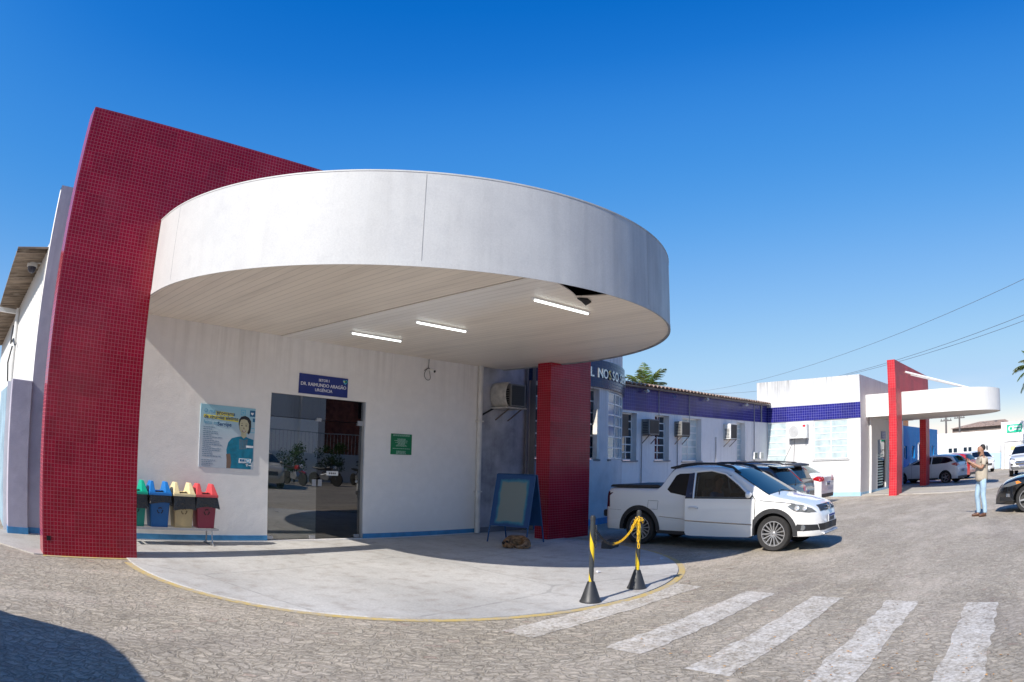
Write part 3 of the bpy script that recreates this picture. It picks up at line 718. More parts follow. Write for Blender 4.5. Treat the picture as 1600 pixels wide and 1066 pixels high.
for v in (.36, .395, .43, .46, .49, .52, .55, .58, .61, .64, .67, .70, .73, .76, .79, .82):
    fuzz_lines(m, 0, UZ(v), 1, 1, .16, .38, yp - .002, .010, UX(.055), 2, rr)
for v in (.885, .915, .945, .97): fuzz_lines(m, 0, UZ(v), 1, 1, .13, .26, yp - .002, .009, UX(.045), 2, rr)
part(m, 'poster_text', [plain('dark_blue_print', (.01, .06, .17), .5), plain('mid_blue_print', (.07, .27, .43), .5), plain('soft_blue_print', (.13, .22, .32), .5)], sg)
m = MB()
for (u, v, r_, f_) in ((.77, .08, .045, 0), (.945, .085, .05, 1), (.985, .19, .03, 1), (.96, .36, .04, 0)):
    u1 = min(.998, u + r_)
    if f_: pz(m, [(u - r_, v - r_), (u1, v - r_), (u1, v + r_), (u - r_, v + r_)], 1, 1)
    else:
        for (a, b, c, d) in ((-1, 1, -1, -.75), (-1, 1, .75, 1), (-1, -.75, -.75, .75), (.75, 1, -.75, .75)):
            pz(m, [(u + a * r_, v + c * r_), (min(.998, u + b * r_), v + c * r_), (min(.998, u + b * r_), v + d * r_), (u + a * r_, v + d * r_)], 1, 0)
heart(m, UX(.77), UZ(.085), yp - .002, .02, 0); heart(m, UX(.94), UZ(.088), yp - .003, .028, 2)
pz(m, [(.85, .61), (.985, .61), (.985, .645), (.85, .645)], 4, 2); pz(m, [(.725, .825), (.955, .825), (.945, .895), (.72, .90)], 4, 2)
pz(m, [(.865, .83), (.925, .83), (.92, .89), (.862, .89)], 5, 0); pz(m, [(.88, .845), (.912, .845), (.908, .875), (.877, .875)], 6, 2)
pz(m, [(.87, .905), (.885, .905), (.885, .95), (.87, .95)], 4, 2); pz(m, [(.855, .915), (.90, .915), (.90, .925), (.855, .925)], 4, 2); fuzz_lines(m, 0, UZ(.94), 1, 1, .07, .08, yp - .005, .014, UX(.905), 2, rr)
fuzz_lines(m, 0, UZ(.875), 1, 1, .11, .12, yp - .006, .04, UX(.74), 1, rr)
part(m, 'poster_emblem', [M_cyan, plain('deep_blue_print', (.01, .12, .26), .5), M_ink], sg)

# ---------------------------------------------------------------- wing with the curved bay and the long facade
TX, TY, TR = 13.4, 15.3, 4.55
def bend(mb, r):
    """wrap a wall drawn flat (x = arc length, y = depth behind the face) round the bay"""
    mb.v = [(TX + (r - y) * math.sin(x / r), TY - (r - y) * math.cos(x / r), z) for x, y, z in mb.v]; return mb
def wall_fine(mb, x0, x1, z0, z1, holes, depth, step=.12):
    xs = {x0, x1, *[h[0] for h in holes], *[h[1] for h in holes]}
    k = int((x1 - x0) / step) + 1
    xs = sorted(xs | {x0 + (x1 - x0) * i / k for i in range(k + 1)}); zs = sorted({z0, z1, *[h[2] for h in holes], *[h[3] for h in holes]})
    inh = lambda x, z: any(h[0] < x < h[1] and h[2] < z < h[3] for h in holes)
    for a, b in zip(xs, xs[1:]):
        if b - a < 1e-5: continue
        for c, d in zip(zs, zs[1:]):
            if not inh((a + b) / 2, (c + d) / 2): mb.add([(a, 0, c), (b, 0, c), (b, 0, d), (a, 0, d)], [(0, 1, 2, 3)])
    for a, b, c, d in holes:
        e = depth
        mb.add([(a, 0, c), (b, 0, c), (b, 0, d), (a, 0, d), (a, e, c), (b, e, c), (b, e, d), (a, e, d)], [(0, 4, 5, 1), (1, 5, 6, 2), (2, 6, 7, 3), (3, 7, 4, 0)])
    return mb
wg = thing('hospital_wing', 'long white wing with blue tile band, curved lettered bay and louvred windows behind the pickup', 'building', (18, 12.3, 0))
def window(par, x0, x1, z0, z1, y, cols, rows, pane, fn, frame=None, bar=.035, tiltrow=None, label=None):
    """window frame with glazing bars, its panes one sub-part; drawn facing -Y at depth y and passed through fn"""
    m = MB(); d = .04
    for i in range(cols + 1):
        x = x0 + (x1 - x0) * i / cols; a = max(x0, x - bar / 2); b = min(x1, x + bar / 2)
        if i == 0: b = x0 + bar
        if i == cols: a = x1 - bar
        m.box(a, b, y - d, y, z0, z1)
    for j in range(rows + 1):
        z = z0 + (z1 - z0) * j / rows; a = max(z0, z - bar / 2); b = min(z1, z + bar / 2)
        if j == 0: b = z0 + bar
        if j == rows: a = z1 - bar
        for i in range(cols):
            m.box(x0 + (x1 - x0) * i / cols + bar * .6, x0 + (x1 - x0) * (i + 1) / cols - bar * .6, y - d + .003, y - .003, a, b)
    m.v = [fn(*v) for v in m.v]
    w = part(m, 'window', frame or M_alu, par)
    if label: w['label'] = label
    p = MB()
    for i in range(cols):
        for j in range(rows):
            a, b = x0 + (x1 - x0) * i / cols + .005, x0 + (x1 - x0) * (i + 1) / cols - .005
            c, e = z0 + (z1 - z0) * j / rows + .005, z0 + (z1 - z0) * (j + 1) / rows - .005
            t = R.uniform(-.006, .006) + (0.02 if tiltrow and (i, j) in tiltrow else 0)
            p.box(a, b, y - d * .5 - .003, y - d * .5 + .003, c, e)
            for q in range(-4, 0): pass
            vs = p.v[-8:]
            p.v[-8:] = [(x, yy + (t if z > (c + e) / 2 else -t), z) for x, yy, z in vs]
    p.v = [fn(*v) for v in p.v]
    s_ = p.build('pane', pane); s_.parent = w
    return w
ident = lambda x, y, z: (x, y, z)
benf = lambda x, y, z: (TX + (TR - y) * math.sin(x / TR), TY - (TR - y) * math.cos(x / TR), z)
D2 = lambda d: rad(d) * TR
holes = [(D2(-21.6), D2(-17), 1.65, 3.41), (D2(-13), D2(6.6), 1.65, 3.41), (D2(12.6), D2(33), 1.65, 3.40)]
m = MB(); wall_fine(m, D2(-22.5), D2(49), 0, 5.2, holes, .22); bend(m, TR)
part(m, 'bay_wall', M_tower, wg, smooth=30)
m = MB(); m.prism([(TX + TR * math.sin(rad(a)), TY - TR * math.cos(rad(a))) for a in range(-22, 50, 3)] + [(16.4, 16), (11.7, 16)], 5.1, 5.19, 'z'); part(m, 'bay_roof', M_grey, wg)
rb = TR + .06
m = MB(); k = 60; a0, a1 = rad(-22.6), rad(47)
P = lambda a, r, z: (TX + r * math.sin(a), TY - r * math.cos(a), z)
for i in range(k):
    a, b = a0 + (a1 - a0) * i / k, a0 + (a1 - a0) * (i + 1) / k
    m.add([P(a, rb, 3.45), P(b, rb, 3.45), P(b, rb, 4.15), P(a, rb, 4.15), P(a, TR - .01, 3.45), P(b, TR - .01, 3.45), P(a, TR - .01, 4.15), P(b, TR - .01, 4.15)], [(0, 1, 2, 3), (0, 4, 5, 1), (3, 2, 7, 6)])
m.add([P(a0, rb, 3.45), P(a0, rb, 4.15), P(a0, TR - .01, 4.15), P(a0, TR - .01, 3.45)], [(0, 1, 2, 3)])
part(m, 'curved_tile_band', M_bluet, wg, smooth=30)
window(wg, D2(-21.5), D2(-17.1), 1.66, 3.40, .14, 1, 6, M_pdark, benf)
window(wg, D2(-12.9), D2(6.5), 1.66, 3.40, .18, 4, 6, M_pdark, benf, label='dark louvred bay window with leaning board at its side')
window(wg, D2(12.7), D2(32.9), 1.66, 3.39, .05, 3, 6, M_pblue, benf, frame=M_whitem, label='pale curtained bay window')
m = MB(); m.box(D2(5.2), D2(6.5), -.01, .12, 1.67, 2.9); m.box(D2(4.5), D2(6.5), -.03, .13, 1.66, 1.70); bend(m, TR); part(m, 'leaning_board', plain('bleached_board', (.66, .63, .57), .7, var=.25), wg)
m = MB(); m.box(D2(-13.2), D2(6.8), -.04, .1, 1.605, 1.65); m.box(D2(12.4), D2(33.2), -.04, .1, 1.605, 1.65); m.box(D2(-21.9), D2(-16.8), -.04, .1, 1.605, 1.65)
nv = []
for v in m.v: nv.append(v)
bend(m, TR); part(m, 'bay_sill', plain('grey_sill', (.22, .22, .23), .8), wg)
m = MB(); 
for i in range(60):
    a, b = D2(-22.5) + i * D2(71) / 60, D2(-22.5) + (i + 1) * D2(71) / 60
    m.box(a, b, -.008, .03, 0, .16)
bend(m, TR); part(m, 'bay_skirting', M_skirt, wg)
# letters on the band
TXT = 'HOSPITAL NOSSO SENHOR'
adv = {'I': .10, ' ': .15, 'O': .262, 'N': .245, 'H': .245, 'S': .222, 'P': .222, 'T': .215, 'A': .24, 'L': .205, 'E': .205, 'R': .235}
pos = []; a = 0
for ch in TXT: pos.append(a + adv[ch] / 2); a += adv[ch]
iN = pos[9]; rl_ = rb + .012
M_let = plain('brushed_steel_letter', (.62, .62, .60), .28, .75, var=.2, scale=6)
M_let2 = plain('tarnished_letter', (.36, .30, .13), .35, .6, var=.3, scale=9)
for i, ch in enumerate(TXT):
    if ch == ' ': continue
    th = rad(5.7) + (pos[i] - iN) / rb
    vs, fs = text_mesh(ch, .335, .014, .012)
    m = MB(); M4 = Matrix.Translation(P(th, rl_, 3.80)) @ Matrix.Rotation(th, 4, 'Z') @ FACE_Y.to_4x4()
    m.add(vs, fs, 0, M4); part(m, 'letter', M_let2 if i in (11, 4) else M_let, wg)
# stained link wall between clinic and bay
m = MB(); wall_y(m, 10.13, 11.70, 0, 5.0, 11.15)
m.box(10.13, 11.70, 11.16, 11.5, 4.9, 4.99)
part(m, 'link_wall', M_damp, wg)
m = MB(); m.add([(11.702, 11.15, 0), (11.702, 10.9, 0), (11.702, 10.9, 5), (11.702, 11.15, 5)], [(0, 1, 2, 3)]); m.tube([(11.62, 11.09, .0), (11.62, 11.09, 4.0)], .035, 8)
m.box(10.14, 11.6, 11.135, 11.148, 0, .12)
part(m, 'link_pipe', plain('dirty_pipe', (.20, .20, .22), .7), wg)
m = MB(); m.tube([(10.15, 11.12, 2.52), (10.55, 11.1, 2.72), (10.75, 11.05, 2.95), (10.95, 11.0, 2.78)], .02, 6); part(m, 'hanging_cable', M_black, wg)
# long facade
YL = 12.286
wins = [(16.75, 17.76, 1.62, 3.07), (18.78, 19.65, 1.62, 3.08), (20.50, 21.84, 1.58, 3.07), (24.70, 25.48, 1.56, 3.06)]
m = MB(); wall_y(m, 16.0, 27.66, 0, 3.95, YL, wins, .24); part(m, 'long_wall', M_fac, wg)
m = MB(); m.box(16.3, 27.66, YL - .02, YL + .0, 3.145, 3.86); part(m, 'tile_band', M_blue, wg)
m = MB(); m.box(16.3, 27.66, YL - .008, YL + .0, 0, .14); part(m, 'wing_skirting', M_skirtp, wg)
for i, (w_, pn, cols, rows) in enumerate(zip(wins, (M_pdark, M_pdark, M_pfrost, M_pfrost), (3, 2, 2, 2), (6, 6, 6, 7))):
    window(wg, w_[0] + .01, w_[1] - .01, w_[2] + .01, w_[3] - .01, YL + .22, cols, rows, pn, ident, frame=M_whitem)
m = MB()
for w_ in wins: m.box(w_[0] - .05, w_[1] + .05, YL - .035, YL + .16, w_[2] - .045, w_[2])
part(m, 'wing_sill', plain('grey_sill', (.26, .26, .27), .8), wg)
m = MB(); m.box(16.8, 17.25, YL - .05, YL + .2, 2.35, 3.0); part(m, 'window_box', M_black, wg)
m = MB()
for x in (18.0, 20.15, 22.9, 26.3): m.tube([(x, YL - .03, 0), (x, YL - .03, 2.45 if x < 24 else 3.9)], .018, 6)
m.tube([(18.95, YL - .05, 2.9), (18.95, YL - .05, 3.9)], .012, 6); m.tube([(20.9, YL - .05, 2.9), (20.9, YL - .05, 3.85)], .012, 6); m.tube([(27.0, YL - .04, 3.15), (27.0, YL - .04, 3.9)], .03, 6)
part(m, 'drain_pipe', plain('pipe_grey', (.33, .33, .35), .6), wg)
def roof_mat():
    s = NT('old_clay_roof_tile'); p = s.pos(); n = s.noise(p, 5, 6, .65); b = s.noise(p, 1.2, 4)
    c = s.mix(s.rng(n, .35, .65), (.20, .12, .085), (.48, .36, .28)); c = s.mix(s.rng(b, .55, .72), c, (.10, .09, .08)); s.bump(n, .5, .02); return s.set(c, .85, 0, .2)
M_roof = roof_mat()
m = MB(); per = .23; nx = int((27.64 - 16.6) / per); seg = 8
cols_ = []
for i in range(nx * seg + 1):
    x = 16.6 + i * per / seg; t = (i % seg) / seg
    cols_.append((x, .065 * abs(math.sin(PI * t)) ** .7 * (1 if (i // seg) % 2 == 0 else 1) + R.uniform(-.004, .004)))
for (ya, za, yb, zb) in ((YL - .32, 3.90, YL + .25, 4.015), (YL + .22, 4.02, YL + 3.4, 4.16)):
    vs = []; fs = []
    for x, h in cols_: vs += [(x, ya, za + h), (x, yb, zb + h), (x, ya, za + h - .022), (x, yb, zb + h - .022)]
    for i in range(len(cols_) - 1):
        a, b = 4 * i, 4 * i + 4
        fs += [(a, b, b + 1, a + 1), (a + 2, a + 3, b + 3, b + 2), (a, a + 2, b + 2, b)]
    m.add(vs, fs)
part(m, 'tiled_roof', M_roof, wg, smooth=50)
m = MB(); m.box(16.6, 27.64, YL - .22, YL - .02, 3.862, 3.89); part(m, 'eave_board', plain('eave_board_paint', (.30, .27, .26), .8, var=.3), wg)
m = MB()
for x in (18.1, 22.0, 25.3): m.tube([(x, YL - .06, 3.80), (x, YL - .14, 3.76), (x, YL - .2, 3.79)], [.02, .045, .06], 8)
part(m, 'flood_lamp', M_whitem, wg)
m = MB(); m.tube([(19.9 + .1 * math.cos(t), YL - .06, 3.82 - .09 * math.sin(t) - .02) for t in [i * PI / 8 for i in range(9)]], .009, 5); part(m, 'blue_hose', plain('blue_hose', (.03, .2, .5), .5), wg)

# ---------------------------------------------------------------- white block at the end, its canopy and red portal
XBK = 27.66
bk = thing('white_block', 'square white block with bright blue tile band and streaked parapet ending the facade', 'building', (31, 10, 0))
fx = lambda x, y, z: (XBK + y, -x, z)
bw = [(-12.28, -11.35, 1.45, 3.12), (-10.09, -8.54, 1.52, 3.12)]
m = MB(); wall_y(m, -12.285, -7.99, 0, 4.88, 0, bw, .08); m.v = [fx(*v) for v in m.v]
m.add([(XBK, 12.285, 3.9), (XBK, 12.75, 3.9), (XBK, 12.75, 4.88), (XBK, 12.285, 4.88)], [(0, 3, 2, 1)])
part(m, 'end_wall', M_block, bk)
m = MB(); wall_y(m, XBK, 36.0, 0, 4.88, 7.99, [(30.5, 32.12, .03, 2.28)], .15)
m.add([(XBK, 7.99, 4.88), (36, 7.99, 4.88), (36, 12.75, 4.88), (XBK, 12.75, 4.88)], [(0, 1, 2, 3)]); m.add([(36, 7.99, 0), (36, 12.75, 0), (36, 12.75, 4.88), (36, 7.99, 4.88)], [(0, 1, 2, 3)])
part(m, 'flank_wall', plaster('flank_white_render', (.70, .69, .69), (.24, .22, .22), 5.0, .7, 1.4, .3, .4, 7, .12), bk)
m = MB(); m.box(XBK - .02, XBK, 7.985, 12.26, 3.14, 3.772); m.v = [tuple(v) for v in m.v]; part(m, 'tile_band', M_blue, bk)
m = MB(); m.box(XBK - .008, XBK + .002, 7.98, 12.28, 0, .16); m.box(XBK, 36, 7.98, 7.992, 0, .13); part(m, 'block_skirting', M_skirtp, bk)
for (a, b, c, d), cl in zip(bw, (1, 2)):
    window(bk, a + .01, b - .01, c + .01, d - .01, .06, cl, 6, M_pfrost, fx, frame=M_whitem, bar=.03)
m = MB(); m.box(XBK - .04, XBK + .05, 8.49, 10.14, 1.47, 1.52); part(m, 'block_sill', plain('pale_sill', (.5, .5, .5), .8), bk)
m = MB(); m.tube([(29.0, 7.92, .0), (29.0, 7.92, 3.2)], .055, 10); part(m, 'downpipe', M_whitem, bk)
m = MB(); m.box(30.52, 32.10, 8.04, 8.05, .04, 2.27); dd = part(m, 'glass_door', M_gldark, bk)
m = MB()
for i in range(12): m.box(30.55, 31.7, 8.034, 8.038, .25 + i * .12, .31 + i * .12)
s_ = m.build('door_stripe', plain('frosted_stripe', (.42, .55, .52), .5)); s_.parent = dd
m = MB(); m.box(30.4, 32.2, 8.15, 11, .0, .03); m.box(30.3, 30.4, 8.15, 11, 0, 2.5); m.box(32.2, 32.3, 8.15, 11, 0, 2.5); m.box(30.3, 32.3, 11, 11.1, 0, 2.5); m.box(30.3, 32.3, 8.15, 11, 2.4, 2.5)
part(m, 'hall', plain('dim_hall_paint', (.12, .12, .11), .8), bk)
sg = thing('door_sign', 'small navy blue sign above the striped glass door of the white block', 'sign', (31.5, 7.99, 2.5))
m = MB(); m.box(31.1, 31.95, 7.965, 7.989, 2.32, 2.65); part(m, 'sign_board', M_navy, sg)
m = MB()
for z, t in ((2.56, 'SETOR II'), (2.485, 'DR. AMBULATÓRIO'), (2.41, 'RECEPÇÃO')): pass
rr = random.Random(5); fuzz_lines(m, 31.52, 2.55, 3, .075, .35, .6, 7.963, .03, rr=rr); part(m, 'sign_text', plain('dim_lettering', (.25, .27, .45), .5), sg)

pf = thing('tiled_portal', 'bright red tiled portal frame with two slender legs at the far white canopy', 'portal', (31.2, 6.35, 0))
YP = 6.36
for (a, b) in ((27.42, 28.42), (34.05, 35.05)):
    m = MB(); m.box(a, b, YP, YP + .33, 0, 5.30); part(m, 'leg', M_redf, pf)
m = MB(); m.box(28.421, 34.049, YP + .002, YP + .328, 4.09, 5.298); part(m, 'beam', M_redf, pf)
cf = thing('round_canopy', 'smaller white canopy with smooth rounded end and two white tie rods', 'canopy', (31.3, 5, 3.2))
fc, fr_ = (31.28, 5.0), 2.74
rim = [(fc[0] - fr_, 7.985)] + [(fc[0] + fr_ * math.cos(rad(a)), fc[1] + fr_ * math.sin(rad(a))) for a in range(180, 361, 3)] + [(fc[0] + fr_, 7.985)]
m = MB(); n = len(rim)
for i in range(n - 1):
    (xa, ya), (xb, yb) = rim[i], rim[i + 1]
    m.add([(xa, ya, 3.18), (xb, yb, 3.18), (xb, yb, 4.10), (xa, ya, 4.10)], [(0, 1, 2, 3)])
part(m, 'fascia', plaster('white_canopy_render', (.76, .755, .74), (.42, .41, .40), 4.1, .35, .9, 0, .3, 12, .08), cf, smooth=25)
m = MB(); m.add([(x, y, 3.2) for x, y in rim], [tuple(range(n))]); m.add([(x, y, 4.07) for x, y in rim], [tuple(range(n))]); part(m, 'soffit', plain('soffit_paint', (.58, .53, .47), .6), cf)
m = MB()
for (a, b) in (((29.3, 6.33, 4.98), (31.6, 3.15, 4.09)), ((30.5, 6.33, 4.98), (32.3, 3.05, 4.09))): m.tube([a, b], .045, 8)
part(m, 'tie_rod', M_whitem, cf)

# ---------------------------------------------------------------- buildings beyond
bb = thing('blue_building', 'low bright blue building with small white framed windows behind the parked cars', 'building', (42, 8.3, 0))
M_bluew = plaster('bright_blue_paint', (.0, .20, .52), (.0, .08, .22), 3.1, .3, 1.5, .2, .4, 15, .2)
Hs = [(x, x + .8, 1.3, 2.0) for x in (37.6, 39.8, 44.6, 46.6)] + [(41.7, 42.6, .0, 2.1)]
m = MB(); wall_y(m, 36.05, 49.0, 0, 3.08, 8.3, Hs, .2); m.add([(36.05, 8.3, 3.08), (49, 8.3, 3.08), (49, 15, 3.08), (36.05, 15, 3.08)], [(0, 1, 2, 3)]); m.add([(49, 8.3, 0), (49, 15, 0), (49, 15, 3.08), (49, 8.3, 3.08)], [(0, 1, 2, 3)])
part(m, 'wall', M_bluew, bb)
for (a, b, c, d) in Hs[:4]: window(bb, a + .01, b - .01, c + .01, d - .01, 8.44, 2, 1, M_pdark, ident, frame=M_whitem, bar=.07)
m = MB(); m.box(41.72, 42.58, 8.42, 8.46, .02, 2.08); part(m, 'door', M_pdark, bb)
m = MB(); m.box(41.6, 41.78, 8.26, 8.32, 0, 2.2); m.box(41.6, 42.75, 8.262, 8.318, 2.1, 2.2); part(m, 'door_frame', M_whitem, bb)
oh = thing('orange_house', 'distant house with pale orange gable seen just above the blue building', 'house', (52, 13, 0))
m = MB(); m.box(50, 58, 12.4, 18, 0, 4.25); part(m, 'wall', plain('orange_render', (.55, .26, .13), .8, var=.2), oh)
m = MB(); m.prism([(49.6, 4.25), (58.4, 4.25), (54, 5.0)], 12.0, 18.3, 'y'); part(m, 'roof', M_roof, oh)
lw = thing('perimeter_building', 'long low white building with pale blue painted foot and small paired windows across the yard', 'building', (57, 2, 0))
fx2 = lambda x, y, z: (56.5 + y, -x, z)
Wn = [(-8.75, -7.75, 1.30, 1.90), (-7.45, -6.5, 1.32, 1.92), (-5.75, -5.1, 1.34, 1.94)]
M_lw = plaster('glaring_white_render', (.82, .81, .80), (.5, .5, .48), 3.0, .3, .6, .2, .3, 21, .05)
m = MB(); wall_y(m, -14, 22, 1.22, 2.95, 0, Wn, .12); m.v = [fx2(*v) for v in m.v]; m.add([(56.5, 14, 2.95), (56.5, -22, 2.95), (64, -22, 2.95), (64, 14, 2.95)], [(0, 1, 2, 3)]); part(m, 'wall', M_lw, lw)
m = MB(); wall_y(m, -14, 22, 0, 1.22, -.01); m.v = [fx2(*v) for v in m.v]; part(m, 'blue_foot', plaster('pale_blue_foot', (.42, .60, .74), (.4, .4, .4), None, 0, 1, .4, .3, 23, .1), lw)
for (a, b, c, d) in Wn: window(lw, a + .01, b - .01, c + .01, d - .01, .08, 2, 1, M_pdark, fx2, frame=M_whitem, bar=.12)
m = MB(); m.box(56.46, 56.5, 3.5, 4.4, 1.3, 2.05); m.tube([(56.4, 3.95, 0), (56.4, 3.95, 1.9)], .035, 6); m.box(56.42, 56.5, 3.4, 3.5, 1.2, 2.1); part(m, 'wall_panel', plain('pale_panel', (.66, .66, .66), .7), lw)
sp_ = thing('sign_pillar', 'tall white square pillar bearing a green sign at the right edge', 'pillar', (54.5, 3.0, 0))
m = MB(); m.box(54.3, 55.2, 2.05, 3.9, 0, 3.42); part(m, 'pillar', M_lw, sp_)
m = MB(); m.box(54.25, 54.3, 2.2, 2.26, 0, 2.0); m.box(54.25, 54.3, 3.6, 3.66, 0, 2.0); m.box(54.25, 54.3, 2.26, 3.6, 1.95, 2.0); m.box(54.255, 54.295, 2.75, 3.15, 1.35, 1.62, 1); part(m, 'doorway', [M_grey, plain('pale_yellow_sticker', (.7, .65, .3), .6)], sp_)
sg = thing('green_sign', 'green rectangular sign with white emblem and two white text lines on the far white pillar', 'sign', (54.3, 3.5, 2.95))
m = MB(); m.box(54.25, 54.299, 2.18, 3.42, 2.62, 3.20); part(m, 'sign_board', plain('bright_green_sign', (.0, .48, .27), .4, var=.05), sg)
m = MB(); cz, cyy = 2.91, 3.10
ring = [(cyy + .21 * math.cos(t), cz + .21 * math.sin(t)) for t in [i * 2 * PI / 24 for i in range(24)]]; ri = [(cyy + .11 * math.cos(t) - .02, cz + .12 * math.sin(t)) for t in [i * 2 * PI / 24 for i in range(24)]]
vs = [(54.246, y, z) for y, z in ring] + [(54.246, y, z) for y, z in ri]
m.add(vs, [(i, (i + 1) % 24, 24 + (i + 1) % 24, 24 + i) for i in range(24)])
m.box(54.244, 54.248, 2.86, 2.95, 2.71, 3.13)
part(m, 'sign_emblem', M_ink, sg)
m = MB()
for z in (2.98, 2.78):
    for y0, y1 in ((2.82, 2.69), (2.66, 2.56), (2.53, 2.41), (2.38, 2.26)): m.box(54.244, 54.248, y1, y0, z, z + .11)
part(m, 'sign_text', M_ink, sg)
bh = thing('brown_house', 'weathered brown house with low tiled roof behind the white perimeter building', 'house', (80, 6, 0))
m = MB(); m.box(78, 90, 4.6, 11.4, 0, 3.95); part(m, 'wall', plaster('sooty_brown_render', (.26, .21, .18), (.08, .07, .07), 4.6, .8, 2, 0, .5, 31, .6), bh)
m = MB(); m.add([(77.6, 11.6, 3.9), (77.6, 4.3, 3.9), (91, 4.3, 3.9), (91, 11.6, 3.9), (82, 8.6, 4.6), (82, 5.4, 4.65), (88, 5.4, 4.65), (88, 8.6, 4.6)], [(0, 1, 5, 4), (1, 2, 6, 5), (2, 3, 7, 6), (3, 0, 4, 7), (4, 5, 6, 7)]); part(m, 'roof', M_roof, bh)
for (x, y, h, lb) in ((70, 10.9, 5.0, 'thin far utility pole with short crossarm, left of two'), (74, 10.0, 5.35, 'thin far utility pole close to the brown house, right of two')):
    t = thing('utility_pole', lb, 'pole', (x, y, 0), 0, 'far utility poles')
    m = MB(); m.tube([(0, 0, 0), (0, 0, h)], [.13, .09], 8); m.box(-.06, .06, -.6, .6, h - .55, h - .45)
    for q in (-.5, -.2, .2, .5): m.tube([(0, q, h - .45), (0, q, h - .3)], .04, 6)
    o = m.build('pole', plain('pole_wood', (.12, .11, .11), .8)); o.parent = t
# houses and walls all round the yard, so that it is closed off and shows in the glass
wl2 = thing('yard_wall', 'long white yard wall with fence bars opposite the clinic, mirrored in the glass doors', 'wall', (15, -9, 0))
m = MB(); wall_y(m, -30, 70, 0, 1.5, 0); m.v = [(-x + 40, -9.5 - y, z) for x, y, z in m.v]; m.box(-30, 70, -9.9, -9.51, 0, 1.5)
part(m, 'wall', M_lw, wl2)
m = MB()
for i in range(120): m.tube([(2 + i * .22, -9.7, 1.5), (2 + i * .22, -9.7, 2.6)], .012, 4)
m.box(2, 28.5, -9.72, -9.68, 2.55, 2.6); part(m, 'fence_bars', M_grey, wl2)
h2 = thing('street_house', 'two storey house with brick upper wall opposite the clinic, mirrored in the glass doors', 'house', (16, -16, 0))
m = MB(); m.box(6, 19.5, -22, -15, 0, 6.8); m.box(19.5, 21.2, -22, -14.7, 0, 8.5); part(m, 'wall', M_wall, h2)
m = MB(); m.box(21.2, 38, -22, -15.4, 0, 8.2); part(m, 'brick_wall', plain('brick_red', (.23, .075, .05), .85, var=.4, scale=4, bump=.3), h2)
for x in (8, 11, 15, 24, 30):
    m = MB(); m.box(x, x + 1.4, -15.5 if x > 16 else -15.1, -14.95, 3.8, 5.4); part(m, 'window', M_pdark, h2)
lf_ = thing('far_left_wall', 'pale sunlit wall far beyond the metal gate at the left edge', 'wall', (0, 40, 0))
m = MB(); m.box(-30, 8, 40, 40.3, 0, 3.4); part(m, 'wall', M_west, lf_)

# ---------------------------------------------------------------- air conditioners
def window_ac(label, x, y, z, w=.66, h=.46, d=.55, hood=False, group='window air conditioners on the wing', light=False):
    """box unit through the wall; local -Y is outwards"""
    t = thing('air_conditioner', label, 'air conditioner', (x, y, z), 0, group)
    m = MB(); m.box(-w / 2, w / 2, -d, 0, 0, h)
    case = m.build('casing', plain('ac_casing', (.20, .195, .185) if not light else (.6, .6, .58), .5, var=.25, scale=5), t, bevel=.012)
    m = MB(); m.box(-w / 2 + .035, w / 2 - .035, -d - .004, -d + .002, .035, h - .035)
    for i in range(1): pass
    g_ = m.build('grille', plain('ac_grille', (.02, .02, .021), .55), t)
    m = MB()
    for i in range(9): m.box(-w / 2 + .04, w / 2 - .04, -d - .008, -d - .004, .05 + i * (h - .1) / 9, .058 + i * (h - .1) / 9)
    f_ = m.build('grille_fin', plain('ac_fin', (.032, .032, .033), .6), None); f_.parent = g_
    m = MB()
    for i in range(7): m.box(-w / 2 - .003, -w / 2 + .002, -d + .05, -.06, .06 + i * .05, .085 + i * .05)
    m.build('side_vent', M_black, t)
    m = MB()
    for s_ in (-1, 1):
        q = s_ * (w / 2 - .04); m.tube([(q, 0, -.28), (q, -d * .9, -.02)], .014, 6); m.tube([(q, 0, -.02), (q, -d, -.012)], .014, 6)
    m.build('bracket', plain('rusty_bracket', (.13, .10, .085), .8, var=.3), t)
    if hood:
        m = MB(); pts = [(-w / 2 - .15 * math.sin(a), -d * .5 + .2, h * .5 + (h * .5 + .02) * math.cos(a)) for a in [i * PI / 10 for i in range(11)]]
        for a, b in zip(pts, pts[1:]): m.add([(a[0], -d, a[2]), (b[0], -d, b[2]), (b[0], -.02, b[2]), (a[0], -.02, a[2]), (a[0] - .01, -d, a[2] + .012), (b[0] - .01, -d, b[2] + .012), (b[0] - .01, -.02, b[2] + .012), (a[0] - .01, -.02, a[2] + .012)], [(0, 1, 2, 3), (7, 6, 5, 4), (0, 4, 5, 1), (3, 2, 6, 7)])
        m.box(-w / 2 - .13, w / 2 + .02, -d - .02, -.02, -.045, -.01)
        m.build('rain_hood', plain('stained_hood', (.50, .47, .42), .7, var=.3, scale=6), t, smooth=40)
    return t
window_ac('old window air conditioner in a curved stained hood on the damp link wall', 10.86, 11.14, 2.76, .46, .50, .50, True, None)
window_ac('dark window air conditioner nearest the curved bay', 18.30, YL, 2.42, .58, .48, .30)
window_ac('window air conditioner between the second and third facade windows', 20.25, YL, 2.43, .56, .48, .30)
window_ac('pale window air conditioner beside the last facade window', 23.82, YL, 2.38, .56, .58, .32, light=True)
t = thing('condenser_unit', 'white split air conditioner condenser with round fan and red badge on the sunlit block', 'air conditioner', (XBK, 10.75, 2.42))
m = MB(); m.box(-.32, -.04, -.44, .44, 0, .58); m.build('casing', M_whitem, t, bevel=.015)
m = MB(); M4 = Matrix.Translation((-.322, .14, .29)) @ Matrix.Rotation(-PI / 2, 4, 'Y')
